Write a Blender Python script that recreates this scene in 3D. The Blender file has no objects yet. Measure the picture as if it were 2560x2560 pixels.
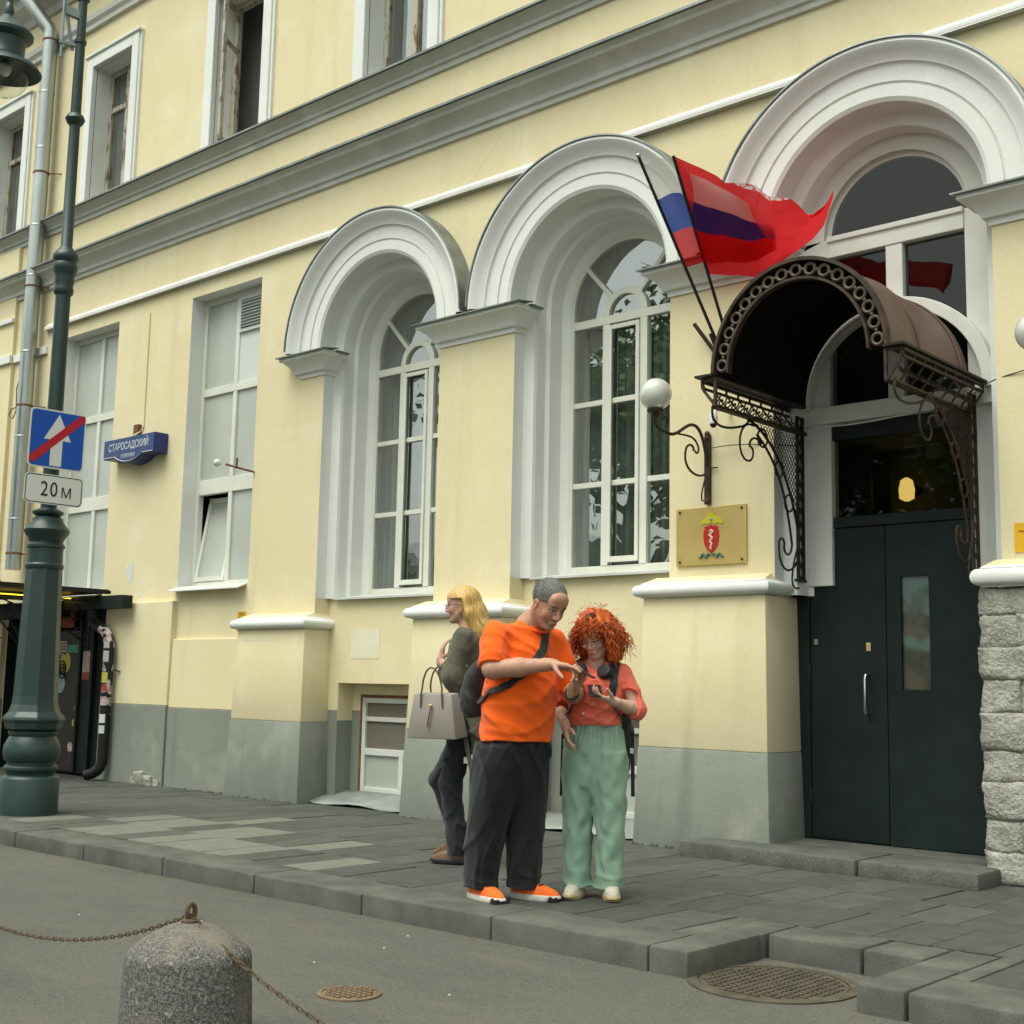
import bpy, bmesh, math, random
import numpy as np
from mathutils import Matrix, Vector
R = math.radians
random.seed(7)
sc = bpy.context.scene
col = sc.collection

# ---------------------------------------------------------------- camera
cam_d = bpy.data.cameras.new('camera')
cam = bpy.data.objects.new('camera', cam_d)
col.objects.link(cam)
cam_d.sensor_width = 36.0
cam_d.lens = 36.0 * 3234.0 / 2560.0
cam_d.clip_start = 0.05
cam_d.clip_end = 800
cam.matrix_world = Matrix(((0.74683644, 0.07458148, 0.66081233, 6.0),
                           (0.66470952, -0.11347817, -0.73843345, -8.2421),
                           (0.01991432, 0.99073725, -0.13432465, 1.16),
                           (0, 0, 0, 1)))
sc.camera = cam
# ---------------------------------------------------------------- light: overcast daylight
SUN_EL, SUN_AZ = 66.0, 192.0        # azimuth: degrees from +Y, clockwise
w = bpy.data.worlds.new('World')
sc.world = w
w.use_nodes = True
nt = w.node_tree
nt.nodes.clear()
sky = nt.nodes.new('ShaderNodeTexSky')
sky.sky_type = 'NISHITA'
sky.sun_disc = False
sky.sun_elevation = R(SUN_EL)
sky.sun_rotation = R(SUN_AZ)
sky.air_density = 1.0
sky.dust_density = 4.0
sky.ozone_density = 1.0
hs = nt.nodes.new('ShaderNodeHueSaturation')
hs.inputs['Saturation'].default_value = 0.22
tint = nt.nodes.new('ShaderNodeMixRGB')
tint.blend_type = 'MULTIPLY'
tint.inputs[0].default_value = 1.0
tint.inputs[2].default_value = (0.94, 1.0, 0.90, 1)
bg = nt.nodes.new('ShaderNodeBackground')
bg.inputs['Strength'].default_value = 0.15
wo = nt.nodes.new('ShaderNodeOutputWorld')
nt.links.new(sky.outputs[0], hs.inputs['Color'])
nt.links.new(hs.outputs[0], tint.inputs[1])
nt.links.new(tint.outputs[0], bg.inputs[0])
nt.links.new(bg.outputs[0], wo.inputs[0])
sd = bpy.data.lights.new('sun', 'SUN')
sd.energy = 1.5
sd.angle = R(50)
sd.color = (1.0, 0.97, 0.88)
sun = bpy.data.objects.new('sun', sd)
col.objects.link(sun)
az = R(SUN_AZ)
sdir = Vector((math.sin(az) * math.cos(R(SUN_EL)), math.cos(az) * math.cos(R(SUN_EL)), math.sin(R(SUN_EL))))
sun.rotation_euler = sdir.to_track_quat('Z', 'Y').to_euler()
sun.location = (0, -20, 30)
vs = sc.view_settings
vs.view_transform = 'Standard'
vs.look = 'None'
vs.gamma = 1.0
vs.use_curve_mapping = False
vs.exposure = 0.68
sc.cycles.max_bounces = 8
sc.cycles.transparent_max_bounces = 16
sc.cycles.caustics_reflective = False
sc.cycles.caustics_refractive = False
# ================================================================ helpers
def srgb(r, g, b):
    f = lambda c: (c / 255 / 12.92) if c / 255 <= .04045 else (((c / 255 + .055) / 1.055) ** 2.4)
    return (f(r), f(g), f(b))
class NT:
    def __init__(s, name):
        s.m = bpy.data.materials.new(name); s.m.use_nodes = True
        s.t = s.m.node_tree; s.t.nodes.clear()
        s.out = s.t.nodes.new('ShaderNodeOutputMaterial')
        g = s.t.nodes.new('ShaderNodeNewGeometry'); s.pos = g.outputs['Position']; s.geo = g
    def n(s, kind, **kw):
        nd = s.t.nodes.new('ShaderNode' + kind)
        for k, v in kw.items():
            if k in nd.inputs: s.put(nd.inputs[k], v)
            else: setattr(nd, k, v)
        return nd
    def put(s, sock, v):
        if isinstance(v, bpy.types.NodeSocket): s.t.links.new(v, sock)
        elif isinstance(v, (tuple, list)) and len(v) == 3 and sock.type == 'RGBA': sock.default_value = (*v, 1)
        else: sock.default_value = v
    def noise(s, scale, detail=4, rough=.55, vec=None, stretch=None, dist=0):
        v = vec if vec is not None else s.pos
        if stretch:
            mp = s.n('Mapping'); s.put(mp.inputs[0], v); mp.inputs['Scale'].default_value = stretch; v = mp.outputs[0]
        nd = s.n('TexNoise'); s.put(nd.inputs['Vector'], v)
        nd.inputs['Scale'].default_value = scale; nd.inputs['Detail'].default_value = detail; nd.inputs['Roughness'].default_value = rough
        nd.inputs['Distortion'].default_value = dist
        return nd.outputs['Fac']
    def ramp(s, fac, a, b, ca=(0, 0, 0), cb=(1, 1, 1)):
        nd = s.n('ValToRGB'); s.put(nd.inputs[0], fac)
        e = nd.color_ramp.elements; e[0].position = a; e[1].position = b; e[0].color = (*ca, 1); e[1].color = (*cb, 1)
        return nd.outputs[0]
    def mix(s, fac, a, b, mode='MIX'):
        nd = s.n('MixRGB', blend_type=mode); s.put(nd.inputs[0], fac); s.put(nd.inputs[1], a); s.put(nd.inputs[2], b)
        return nd.outputs[0]
    def math(s, op, a, b=0.0):
        nd = s.n('Math', operation=op); s.put(nd.inputs[0], a); s.put(nd.inputs[1], b); return nd.outputs[0]
    def sep(s, v):
        nd = s.n('SeparateXYZ'); s.put(nd.inputs[0], v); return nd.outputs
    def bump(s, h, strength=.3, dist=.01):
        nd = s.n('Bump'); s.put(nd.inputs['Height'], h); nd.inputs['Strength'].default_value = strength; nd.inputs['Distance'].default_value = dist
        return nd.outputs[0]
    def bsdf(s, colr, rough=.7, metal=0., spec=.3, normal=None, **kw):
        p = s.n('BsdfPrincipled'); s.put(p.inputs['Base Color'], colr); s.put(p.inputs['Roughness'], rough)
        p.inputs['Metallic'].default_value = metal; p.inputs['Specular IOR Level'].default_value = spec
        if normal is not None: s.put(p.inputs['Normal'], normal)
        for k, v in kw.items(): s.put(p.inputs[k.replace('_', ' ')], v)
        s.t.links.new(p.outputs[0], s.out.inputs[0]); return p
def mat(name, c1, c2=None, scale=4, rough=.7, bump=0., bscale=80, bdist=.004, metal=0., spec=.3, lo=.35, hi=.65, stretch=None, detail=5, grain=0.):
    k = NT(name)
    c = c1
    if c2 is not None: c = k.mix(k.ramp(k.noise(scale, detail, stretch=stretch), lo, hi), c1, c2)
    if grain: c = k.mix(grain, c, k.ramp(k.noise(bscale * 1.7, 2), .3, .7, (.2, .2, .2), (1.6, 1.6, 1.6)), 'MULTIPLY')
    nrm = k.bump(k.noise(bscale, 3), bump, bdist) if bump else None
    rg = k.math('ADD', k.math('MULTIPLY', k.noise(scale * 2.3, 3), .25), rough - .12)
    k.bsdf(c, rg, metal, spec, nrm)
    return k.m
class MB:
    def __init__(s): s.v = []; s.f = []; s.m = []; s.cur = 0
    def add(s, vs, fs):
        o = len(s.v); s.v += [tuple(v) for v in vs]
        for f in fs: s.f.append(tuple(i + o for i in f)); s.m.append(s.cur)
        return s
    def box(s, x0, x1, y0, y1, z0, z1):
        return s.add([(x0, y0, z0), (x1, y0, z0), (x1, y1, z0), (x0, y1, z0), (x0, y0, z1), (x1, y0, z1), (x1, y1, z1), (x0, y1, z1)],
                     [(0, 3, 2, 1), (4, 5, 6, 7), (0, 1, 5, 4), (1, 2, 6, 5), (2, 3, 7, 6), (3, 0, 4, 7)])
    def quad(s, a, b, c, d): return s.add([a, b, c, d], [(0, 1, 2, 3)])
    def obox(s, p, q, w, h, up=(0, 0, 1)):   # oriented bar from p to q
        p, q = Vector(p), Vector(q); d = (q - p).normalized(); u = Vector(up)
        if abs(d.dot(u)) > .98: u = Vector((1, 0, 0))
        a = d.cross(u).normalized() * w / 2; b = a.cross(d).normalized() * h / 2
        vs = [p - a - b, p + a - b, p + a + b, p - a + b, q - a - b, q + a - b, q + a + b, q - a + b]
        return s.add(vs, [(0, 1, 2, 3), (7, 6, 5, 4), (0, 4, 5, 1), (1, 5, 6, 2), (2, 6, 7, 3), (3, 7, 4, 0)])
    def prism_x(s, prof, x0, x1):      # closed (y,z) profile extruded along x
        n = len(prof)
        vs = [(x0, y, z) for y, z in prof] + [(x1, y, z) for y, z in prof]
        fs = [(i, (i + 1) % n, n + (i + 1) % n, n + i) for i in range(n)] + [tuple(range(n))[::-1], tuple(range(n, 2 * n))]
        return s.add(vs, fs)
    def prism(s, pts, axis, a, b):     # closed 2D polygon extruded along axis; pts in the two other axes (x,y,z order)
        n = len(pts); mk = {'x': lambda p, t: (t, p[0], p[1]), 'y': lambda p, t: (p[0], t, p[1]), 'z': lambda p, t: (p[0], p[1], t)}[axis]
        vs = [mk(p, a) for p in pts] + [mk(p, b) for p in pts]
        return s.add(vs, [(i, (i + 1) % n, n + (i + 1) % n, n + i) for i in range(n)] + [tuple(range(n))[::-1], tuple(range(n, 2 * n))])
    def tube(s, path, r, n=6, closed=False, cap=True):
        P = [Vector(p) for p in path]; N = len(P)
        rr = r if isinstance(r, (list, tuple)) else [r] * N
        rings = []; prev = None
        for i in range(N):
            if closed: d = P[(i + 1) % N] - P[i - 1]
            else: d = P[min(i + 1, N - 1)] - P[max(i - 1, 0)]
            if d.length < 1e-9: d = Vector((0, 0, 1))
            d.normalize()
            if prev is None:
                u = Vector((0, 0, 1)) if abs(d.z) < .9 else Vector((1, 0, 0))
                a = d.cross(u).normalized()
            else: a = (prev - d * prev.dot(d)).normalized()
            prev = a; b = d.cross(a)
            rings.append([P[i] + (a * math.cos(t * 2 * math.pi / n) + b * math.sin(t * 2 * math.pi / n)) * rr[i] for t in range(n)])
        vs = [v for ring in rings for v in ring]; fs = []
        for i in range(N if closed else N - 1):
            j = (i + 1) % N
            for t in range(n): fs.append((i * n + t, i * n + (t + 1) % n, j * n + (t + 1) % n, j * n + t))
        if cap and not closed: fs += [tuple(range(n))[::-1], tuple(range((N - 1) * n, N * n))]
        return s.add(vs, fs)
    def lathe(s, prof, c=(0, 0, 0), n=24, rot=0.0, cap=True):   # profile (r,z)
        vs = []; fs = []
        for r, z in prof:
            for t in range(n):
                a = rot + t * 2 * math.pi / n; vs.append((c[0] + r * math.cos(a), c[1] + r * math.sin(a), c[2] + z))
        for i in range(len(prof) - 1):
            for t in range(n): fs.append((i * n + t, i * n + (t + 1) % n, (i + 1) * n + (t + 1) % n, (i + 1) * n + t))
        if cap: fs += [tuple(range(n))[::-1], tuple(range((len(prof) - 1) * n, len(prof) * n))]
        return s.add(vs, fs)
    def sphere(s, c, r, n=16, m=10, sc_=(1, 1, 1)):
        prof = [(max(1e-4, math.sin(math.pi * i / m)), -math.cos(math.pi * i / m)) for i in range(m + 1)]
        vs = []; fs = []
        for q, z in prof:
            for t in range(n):
                a = t * 2 * math.pi / n; vs.append((c[0] + r * sc_[0] * q * math.cos(a), c[1] + r * sc_[1] * q * math.sin(a), c[2] + r * sc_[2] * z))
        for i in range(m):
            for t in range(n): fs.append((i * n + t, i * n + (t + 1) % n, (i + 1) * n + (t + 1) % n, (i + 1) * n + t))
        return s.add(vs, fs)
    def arch(s, prof, cx, cz, a0=0., a1=math.pi, n=40, close=False):   # profile (r,y) swept in XZ around (cx,cz)
        k = len(prof); vs = []; fs = []
        for i in range(n + 1):
            a = a0 + (a1 - a0) * i / n
            for r, y in prof: vs.append((cx + r * math.cos(a), y, cz + r * math.sin(a)))
        for i in range(n):
            for j in range(k if close else k - 1):
                fs.append((i * k + j, i * k + (j + 1) % k, (i + 1) * k + (j + 1) % k, (i + 1) * k + j))
        if close: fs += [tuple(range(k)), tuple(range(n * k, n * k + k))[::-1]]
        return s.add(vs, fs)
    def build(s, name, mats, parent=None, smooth=False, bevel=0., angle=35, fix=True, world=False):
        me = bpy.data.meshes.new(name); me.from_pydata([tuple(v) for v in s.v], [], s.f)
        ms = mats if isinstance(mats, (list, tuple)) else [mats]
        for m in ms: me.materials.append(m)
        if len(ms) > 1: me.polygons.foreach_set('material_index', s.m)
        bm = bmesh.new(); bm.from_mesh(me)
        if fix: bmesh.ops.recalc_face_normals(bm, faces=bm.faces)
        if bevel:
            ed = [e for e in bm.edges if len(e.link_faces) == 2 and e.calc_face_angle(0) > R(30)]
            bmesh.ops.bevel(bm, geom=ed, offset=bevel, segments=2, affect='EDGES', profile=.5, clamp_overlap=True)
        bm.to_mesh(me); bm.free()
        if smooth:
            me.polygons.foreach_set('use_smooth', [True] * len(me.polygons))
            try: me.set_sharp_from_angle(angle=R(angle))
            except Exception: pass
        o = bpy.data.objects.new(name, me); col.objects.link(o)
        if parent:
            o.parent = parent
            if world: o.matrix_parent_inverse = parent.matrix_basis.inverted()
        return o
def thing(name, label, cat, loc=(0, 0, 0), group=None, rotz=0.):
    o = bpy.data.objects.new(name, None); col.objects.link(o); o.location = loc; o.rotation_euler = (0, 0, rotz)
    o.empty_display_size = .1
    return tag(o, label, cat, group)
def tag(o, label=None, cat=None, group=None, kind=None):
    if label: o['label'] = label
    if cat: o['category'] = cat
    if group: o['group'] = group
    if kind: o['kind'] = kind
    return o
def spiral(cx, cy, r0, r1, a0, a1, n=18):
    return [(cx + (r0 + (r1 - r0) * i / n) * math.cos(a0 + (a1 - a0) * i / n), cy + (r0 + (r1 - r0) * i / n) * math.sin(a0 + (a1 - a0) * i / n)) for i in range(n + 1)]
def bez(p0, p1, p2, p3, n=14):
    out = []
    for i in range(n + 1):
        t = i / n; u = 1 - t
        out.append(tuple(u ** 3 * a + 3 * u * u * t * b + 3 * u * t * t * c + t ** 3 * d for a, b, c, d in zip(p0, p1, p2, p3)))
    return out
def text_mesh(name, txt, size, m, parent, matrix, thick=.002, sx=1., align='CENTER', spacing=1.):
    cu = bpy.data.curves.new(name, 'FONT'); cu.body = txt; cu.size = size; cu.extrude = thick; cu.align_x = align; cu.space_character = spacing
    cu.resolution_u = 3
    o = bpy.data.objects.new(name, cu); col.objects.link(o)
    bpy.context.view_layer.update()
    me = bpy.data.meshes.new_from_object(o.evaluated_get(bpy.context.evaluated_depsgraph_get()))
    bpy.data.objects.remove(o); bpy.data.curves.remove(cu)
    me.transform(matrix @ Matrix.Diagonal((sx, 1, 1, 1)))
    me.materials.clear(); me.materials.append(m); me.name = name
    t = bpy.data.objects.new(name, me); col.objects.link(t); t.parent = parent
    return t
# ================================================================ materials
def make_stucco(name, base, dark, light, stain=.3, bumpk=.24):
    k = NT(name)
    c = k.mix(k.ramp(k.noise(.55, 5, .6), .32, .68), base, dark)
    c = k.mix(k.ramp(k.noise(1.7, 4, .6), .52, .75), c, light)
    st = k.ramp(k.noise(2.2, 6, .65, stretch=(1.6, 1.6, .16)), .56, .8)
    c = k.mix(k.math('MULTIPLY', st, stain), c, tuple(x * .62 for x in dark))
    blot = k.ramp(k.noise(4.3, 7, .72), .60, .70); c = k.mix(k.math('MULTIPLY', blot, stain * .8), c, tuple(x * .80 for x in dark))
    vo = k.n('TexVoronoi', feature='DISTANCE_TO_EDGE'); k.put(vo.inputs['Vector'], k.mix(.12, k.pos, k.n('TexNoise', Scale=3.0).outputs[1])); vo.inputs['Scale'].default_value = .9
    crack = k.math('MULTIPLY', k.math('LESS_THAN', vo.outputs[0], .0035), k.ramp(k.noise(.7, 3), .55, .62)); c = k.mix(k.math('MULTIPLY', crack, .16), c, tuple(x * .45 for x in dark))
    c = k.mix(.13, c, k.ramp(k.noise(90, 2), .3, .7, (.55, .55, .55), (1.3, 1.3, 1.3)), 'MULTIPLY')
    h = k.math('ADD', k.noise(140, 3), k.math('MULTIPLY', k.noise(3.2, 4, .6), 2.5))
    k.bsdf(c, .88, 0, .2, k.bump(h, bumpk, .006))
    return k.m
M = {}
M['wall'] = make_stucco('yellow_stucco', (.75, .66, .43), (.715, .62, .39), (.78, .70, .485))
M['grey'] = make_stucco('grey_plinth_paint', (.265, .285, .245), (.215, .235, .20), (.33, .34, .295), .7, .5)
M['white'] = make_stucco('white_plaster', (.77, .78, .745), (.70, .715, .685), (.81, .81, .785), .16, .2)
M['patch'] = mat('patch_paint', (.74, .70, .54), (.70, .66, .48), 6, .85, .2, 120)
M['trimgrey'] = make_stucco('weathered_cornice_paint', (.57, .57, .52), (.47, .47, .43), (.66, .66, .61), .35, .2)
M['flash'] = mat('zinc_flashing', (.16, .18, .17), (.30, .32, .31), 2.5, .45, .1, 30, metal=.6, spec=.5)
M['pvc'] = mat('white_window_plastic', (.70, .70, .62), (.64, .64, .56), 3, .45, spec=.4)
M['sillw'] = mat('white_metal_sill', (.58, .59, .56), (.50, .51, .48), 3, .5)
def peeling(name, paint, wood, amt=.58):
    k = NT(name)
    f = k.ramp(k.noise(16, 8, .7, stretch=(1, 1, .28)), amt, amt + .06)
    c = k.mix(k.noise(5, 4), paint, tuple(x * .8 for x in paint)); c = k.mix(f, c, wood)
    k.bsdf(c, .75, 0, .25, k.bump(f, -.5, .004)); return k.m
M['oldframe'] = peeling('peeling_window_paint', (.50, .46, .37), (.17, .125, .08), .52)
M['oldwhite'] = peeling('peeling_white_wood', (.70, .70, .65), (.28, .25, .21), .66)
def glass(name, tintc=(.75, .82, .8), ior=1.65, rough=0.0, wob=.15):
    k = NT(name)
    fr = k.n('Fresnel'); bf = k.n('Mix'); bf.data_type = 'FLOAT'; k.put(bf.inputs[0], k.geo.outputs['Backfacing']); bf.inputs[2].default_value = ior; bf.inputs[3].default_value = 1 / ior; k.put(fr.inputs['IOR'], bf.outputs[0])
    nb = k.bump(k.noise(2.4, 2), wob, .01)
    k.put(fr.inputs['Normal'], nb)
    tr = k.n('BsdfTransparent'); k.put(tr.inputs[0], tintc)
    gl = k.n('BsdfGlossy'); gl.inputs['Roughness'].default_value = rough; k.put(gl.inputs['Normal'], nb)
    mx = k.n('MixShader'); k.put(mx.inputs[0], fr.outputs[0]); k.put(mx.inputs[1], tr.outputs[0]); k.put(mx.inputs[2], gl.outputs[0])
    k.t.links.new(mx.outputs[0], k.out.inputs[0]); return k.m
M['glass'] = glass('window_glass', (.74, .80, .77), 4.2)
M['darkglass'] = glass('dark_glass', (.40, .45, .42), 1.55, .02)
M['frost'] = mat('frosted_film_glass', (.40, .425, .385), (.46, .485, .44), 1.2, .22, spec=.6)
M['panelwhite'] = mat('white_infill_panel', (.62, .64, .62), None, 1, .5)
M['curtain'] = mat('grey_green_curtain', (.30, .335, .30), (.25, .285, .25), 6, .9)
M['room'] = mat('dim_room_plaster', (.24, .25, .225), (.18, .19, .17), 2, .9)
M['doorblk'] = mat('black_green_door_paint', (.008, .014, .0135), (.014, .022, .021), 3, .55, .05, 60, spec=.2)
M['iron'] = mat('rusty_brown_iron', (.030, .022, .017), (.075, .048, .032), 9, .6, .2, 90, metal=.3)
M['ironblk'] = mat('black_iron', (.012, .012, .012), (.03, .026, .022), 12, .5, .1, 90, metal=.4)
M['roofbrown'] = mat('brown_painted_sheet', (.115, .072, .052), (.155, .10, .078), 2.5, .5, .1, 25, metal=.15)
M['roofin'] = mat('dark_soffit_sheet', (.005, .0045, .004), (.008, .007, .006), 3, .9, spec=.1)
M['galv'] = mat('galvanised_steel', (.48, .51, .49), (.33, .36, .35), 2.2, .33, .05, 14, metal=.9, stretch=(1, 1, .3))
M['rust'] = mat('rust', (.12, .055, .025), (.22, .10, .045), 20, .85)
M['postgreen'] = mat('dark_green_cast_iron', (.013, .033, .031), (.020, .045, .042), 5, .42, .12, 40, spec=.5)
M['greyiron'] = mat('grey_paint_iron', (.28, .32, .33), (.22, .26, .27), 8, .5)
M['milk'] = None
M['brass'] = mat('brushed_brass', (.62, .45, .15), (.70, .53, .22), 3, .34, .03, 200, metal=.55, spec=.5)
M['steel'] = mat('brushed_steel', (.5, .5, .48), None, 1, .3, metal=1)
M['black'] = mat('black_plastic', (.012, .012, .013), (.02, .02, .021), 8, .5)
M['whitep'] = mat('white_plastic', (.72, .73, .70), None, 1, .4)
M['stone'] = mat('rough_limestone', (.42, .41, .355), (.29, .28, .24), 7, .95, 1.0, 38, .02, grain=.3)
M['granite'] = mat('grey_granite', (.085, .085, .078), (.15, .148, .135), 5, .85, .3, 120, grain=.35)
# ================================================================ ground
ZR = -0.115
def asphalt():
    k = NT('worn_asphalt')
    c = k.mix(k.ramp(k.noise(.45, 6, .62), .38, .66), (.086, .089, .076), (.122, .122, .104))
    c = k.mix(k.math('MULTIPLY', k.ramp(k.noise(1.7, 7, .7), .52, .66), .45), c, (.046, .048, .042))
    c = k.mix(k.math('MULTIPLY', k.ramp(k.noise(75, 3, .7), .50, .66), .75), c, (.165, .16, .14)); c = k.mix(k.math('MULTIPLY', k.ramp(k.noise(58, 3, .7), .56, .70), .8), c, (.028, .03, .027)); c = k.mix(k.ramp(k.noise(240, 2), .45, .7), c, (.15, .147, .128))
    dust = k.ramp(k.noise(2.6, 6, .7, stretch=(.4, 2, 1)), .54, .74); c = k.mix(k.math('MULTIPLY', dust, .4), c, (.185, .165, .12))
    h = k.math('ADD', k.noise(210, 3), k.math('MULTIPLY', k.noise(62, 3), 1.6))
    k.bsdf(c, .9, 0, .25, k.bump(h, .9, .008)); return k.m
M['asphalt'] = asphalt()
o = MB().quad((-90, -70, ZR), (60, -70, ZR), (60, -2.2, ZR), (-90, -2.2, ZR)).build('road', M['asphalt'], fix=False); tag(o, kind='structure')
def slabmat(name, a, b):
    k = NT(name)
    c = k.mix(k.ramp(k.noise(7, 6, .65), .35, .68), a, b)
    sc_ = k.ramp(k.noise(9, 7, .75, stretch=(.35, 1.6, 1)), .60, .72); c = k.mix(k.math('MULTIPLY', sc_, .55), c, (.19, .182, .152))
    c = k.mix(.3, c, k.ramp(k.noise(150, 2), .3, .7, (.4, .4, .4), (1.5, 1.5, 1.5)), 'MULTIPLY')
    k.bsdf(c, .8, 0, .3, k.bump(k.math('ADD', k.noise(120, 3), k.noise(14, 4)), .35, .004)); return k.m
M['slabd'] = slabmat('dark_paving_slab', (.052, .056, .050), (.078, .081, .071))
M['slabm'] = slabmat('mid_paving_slab', (.064, .068, .060), (.094, .096, .084))
M['slabl'] = slabmat('pale_paving_slab', (.135, .14, .118), (.17, .172, .144))
M['joint'] = mat('joint_sand', (.05, .05, .042), (.085, .08, .066), 9, .95, .5, 90)
pv = bpy.data.objects.new('pavement', None); col.objects.link(pv); tag(pv, kind='structure')
MB().quad((-60, -2.86, -.014), (2.40, -2.86, -.014), (2.40, .6, -.014), (-60, .6, -.014)).quad((2.40, -2.3, -.014), (3.52, -2.3, -.014), (3.52, .6, -.014), (2.40, .6, -.014)).quad((3.52, -2.86, -.014), (40, -2.86, -.014), (40, .6, -.014), (3.52, .6, -.014)).build('bedding', M['joint'], pv, fix=False)
slab_me = {}
def slab_mesh(kind, h):
    if (kind, h) not in slab_me:
        t = MB().box(-.147, .147, -h / 2 + .003, h / 2 - .003, -.06, 0).build('paving_slab', M[kind], None, bevel=.004)
        slab_me[(kind, h)] = t.data; bpy.data.objects.remove(t)
    return slab_me[(kind, h)]
rows = [(-2.845, -2.225), (-2.225, -1.605), (-1.605, -.985), (-.985, -.365), (-.365, .255)]
rs = random.Random(3)
pale = {(0, -4.2), (0, -3.3), (0, -3.0), (0, -2.4), (0, -1.8), (0, -.6), (1, -3.15), (1, -2.55), (1, -1.35), (1, -3.75), (0, -4.8), (2, -3.0)}
nslab = 0
for ri, (ya, yb) in enumerate(rows):
    off = 0. if ri % 2 == 0 else .15
    for i in range(-43, 18):
        x = i * .3 + off
        if x > 4.6 or x < -12.6: continue
        if ri == 0 and 2.36 < x < 3.75: continue
        if ri == 1 and 2.45 < x < 3.45 and yb < -2.3: continue
        ispale = any(abs(x - p) < .08 and ri == r for r, p in pale) or (-4.6 < x < -.8 and ri < 2 and rs.random() < .22)
        kd = 'slabl' if ispale else ('slabm' if rs.random() < .45 else 'slabd')
        s_ = bpy.data.objects.new('paving_slab', slab_mesh(kd, round(yb - ya, 3))); col.objects.link(s_); s_.parent = pv
        s_.location = (x, (ya + yb) / 2, rs.uniform(-.003, .003)); s_.rotation_euler = (rs.uniform(-.004, .004), rs.uniform(-.006, .006), rs.uniform(-.004, .004))
        nslab += 1
# the rest of the pavement, too far out to tell slabs apart
t = MB()
for xx in (list(np.arange(-40, -12.9, .6)) + list(np.arange(4.8, 24, .6))):
    for ya, yb in rows: t.box(xx, xx + .59, ya + .004, yb - .004, -.06, rs.uniform(-.003, .002))
tag(t.build('far_paving_slabs', M['slabm'], pv), kind='stuff')
# kerb
M['kerb'] = mat('kerb_granite', (.070, .073, .064), (.115, .116, .10), 4, .85, .4, 110, .004, grain=.35)
kb = bpy.data.objects.new('kerb', None); col.objects.link(kb); tag(kb, kind='structure')
def kerb_stone(x0, x1, y0=-3.225, y1=-2.85, zt=0.):
    t = MB(); nx = max(2, int((x1 - x0) / .07))
    for i in range(nx + 1):
        xx = x0 + .003 + (x1 - x0 - .006) * i / nx; t.v += [(xx, y0, -.3), (xx, y1, -.3), (xx, y1, zt), (xx, y0, zt)]
    for i in range(nx):
        for j in range(4): t.f.append((i * 4 + j, i * 4 + (j + 1) % 4, i * 4 + 4 + (j + 1) % 4, i * 4 + 4 + j)); t.m.append(0)
    t.f += [(3, 2, 1, 0), tuple(nx * 4 + j for j in range(4))]; t.m += [0, 0]
    o = t.build('kerb_stone', M['kerb'], kb, bevel=.016, smooth=True)
    from mathutils import noise as mn
    for v in o.data.vertices:
        d = mn.noise_vector(v.co * 5.1) * .006 + mn.noise_vector(v.co * 19.) * .003
        v.co += d
    return o
x = 2.40
while x > -14: kerb_stone(x - .98, x, zt=rs.uniform(-.004, .006)); x -= .98
kerb_stone(2.253, 2.397, -2.845, -2.228, .0); kerb_stone(3.645, 3.747, -2.845, -2.228, .0)
kerb_stone(2.40, 2.62, -3.225, -2.60, .004); kerb_stone(2.40, 2.62, -2.595, -2.24, .002)
kerb_stone(2.625, 3.12, -2.56, -2.24, .003); kerb_stone(3.125, 3.42, -2.56, -2.24, 0)
kerb_stone(3.425, 3.64, -2.66, -2.24, 0); kerb_stone(3.425, 3.64, -3.225, -2.665, .002)
x = 3.645
while x < 9: kerb_stone(x, x + .98, zt=rs.uniform(-.004, .005)); x += .98
# loose grit in the gutter
M['grit'] = mat('sand_grit', (.20, .168, .115), (.12, .105, .075), 30, .95)
t = MB()
for i in range(2600):
    xx = rs.uniform(-11, 3.6); d = abs(rs.gauss(0, .05))
    yy = -3.235 - d
    if 2.62 < xx < 3.42: yy = -2.57 - d
    r_ = rs.uniform(.002, .006); z = ZR + .001
    t.add([(xx - r_, yy, z), (xx, yy - r_, z), (xx + r_, yy, z), (xx, yy + r_, z), (xx, yy, z + r_)], [(0, 1, 4), (1, 2, 4), (2, 3, 4), (3, 0, 4)])
tag(t.build('gutter_grit', M['grit'], fix=False), 'sandy grit lying along the foot of the kerb', 'grit', kind='stuff')
# manhole covers
M['castiron'] = mat('worn_cast_iron', (.075, .066, .048), (.12, .105, .076), 10, .7, .2, 60, metal=.3)
M['castrust'] = mat('rusty_cast_iron', (.14, .095, .055), (.19, .135, .085), 14, .8, .2, 60)
def manhole(cx, cy, r, label, m, knob, z):
    th = thing('manhole_cover', label, 'manhole cover', (cx, cy, z))
    MB().lathe([(r * 1.16, 0.0), (r * 1.16, .006), (r * 1.02, .008), (r * 1.02, 0)], n=40, cap=False).build('rim', m, th, smooth=True)
    MB().lathe([(r, 0), (r, .005), (.001, .005)], n=40).build('lid', m, th)
    t = MB(); s_ = knob
    n = int(r / s_)
    for i in range(-n, n + 1):
        for j in range(-n, n + 1):
            if math.hypot(i * s_, j * s_) < r * .9: t.box(i * s_ - s_ * .36, i * s_ + s_ * .36, j * s_ - s_ * .3, j * s_ + s_ * .3, .005, .011)
    tag(t.build('tread_pattern', m, th), kind='stuff')
    return th
manhole(2.93, -3.02, .325, 'round cast iron manhole cover in the kerb notch', M['castiron'], .04, ZR + .001)
manhole(1.80, -4.50, .115, 'small rusty round cover flush with the asphalt', M['castrust'], .03, ZR + .001)
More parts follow.
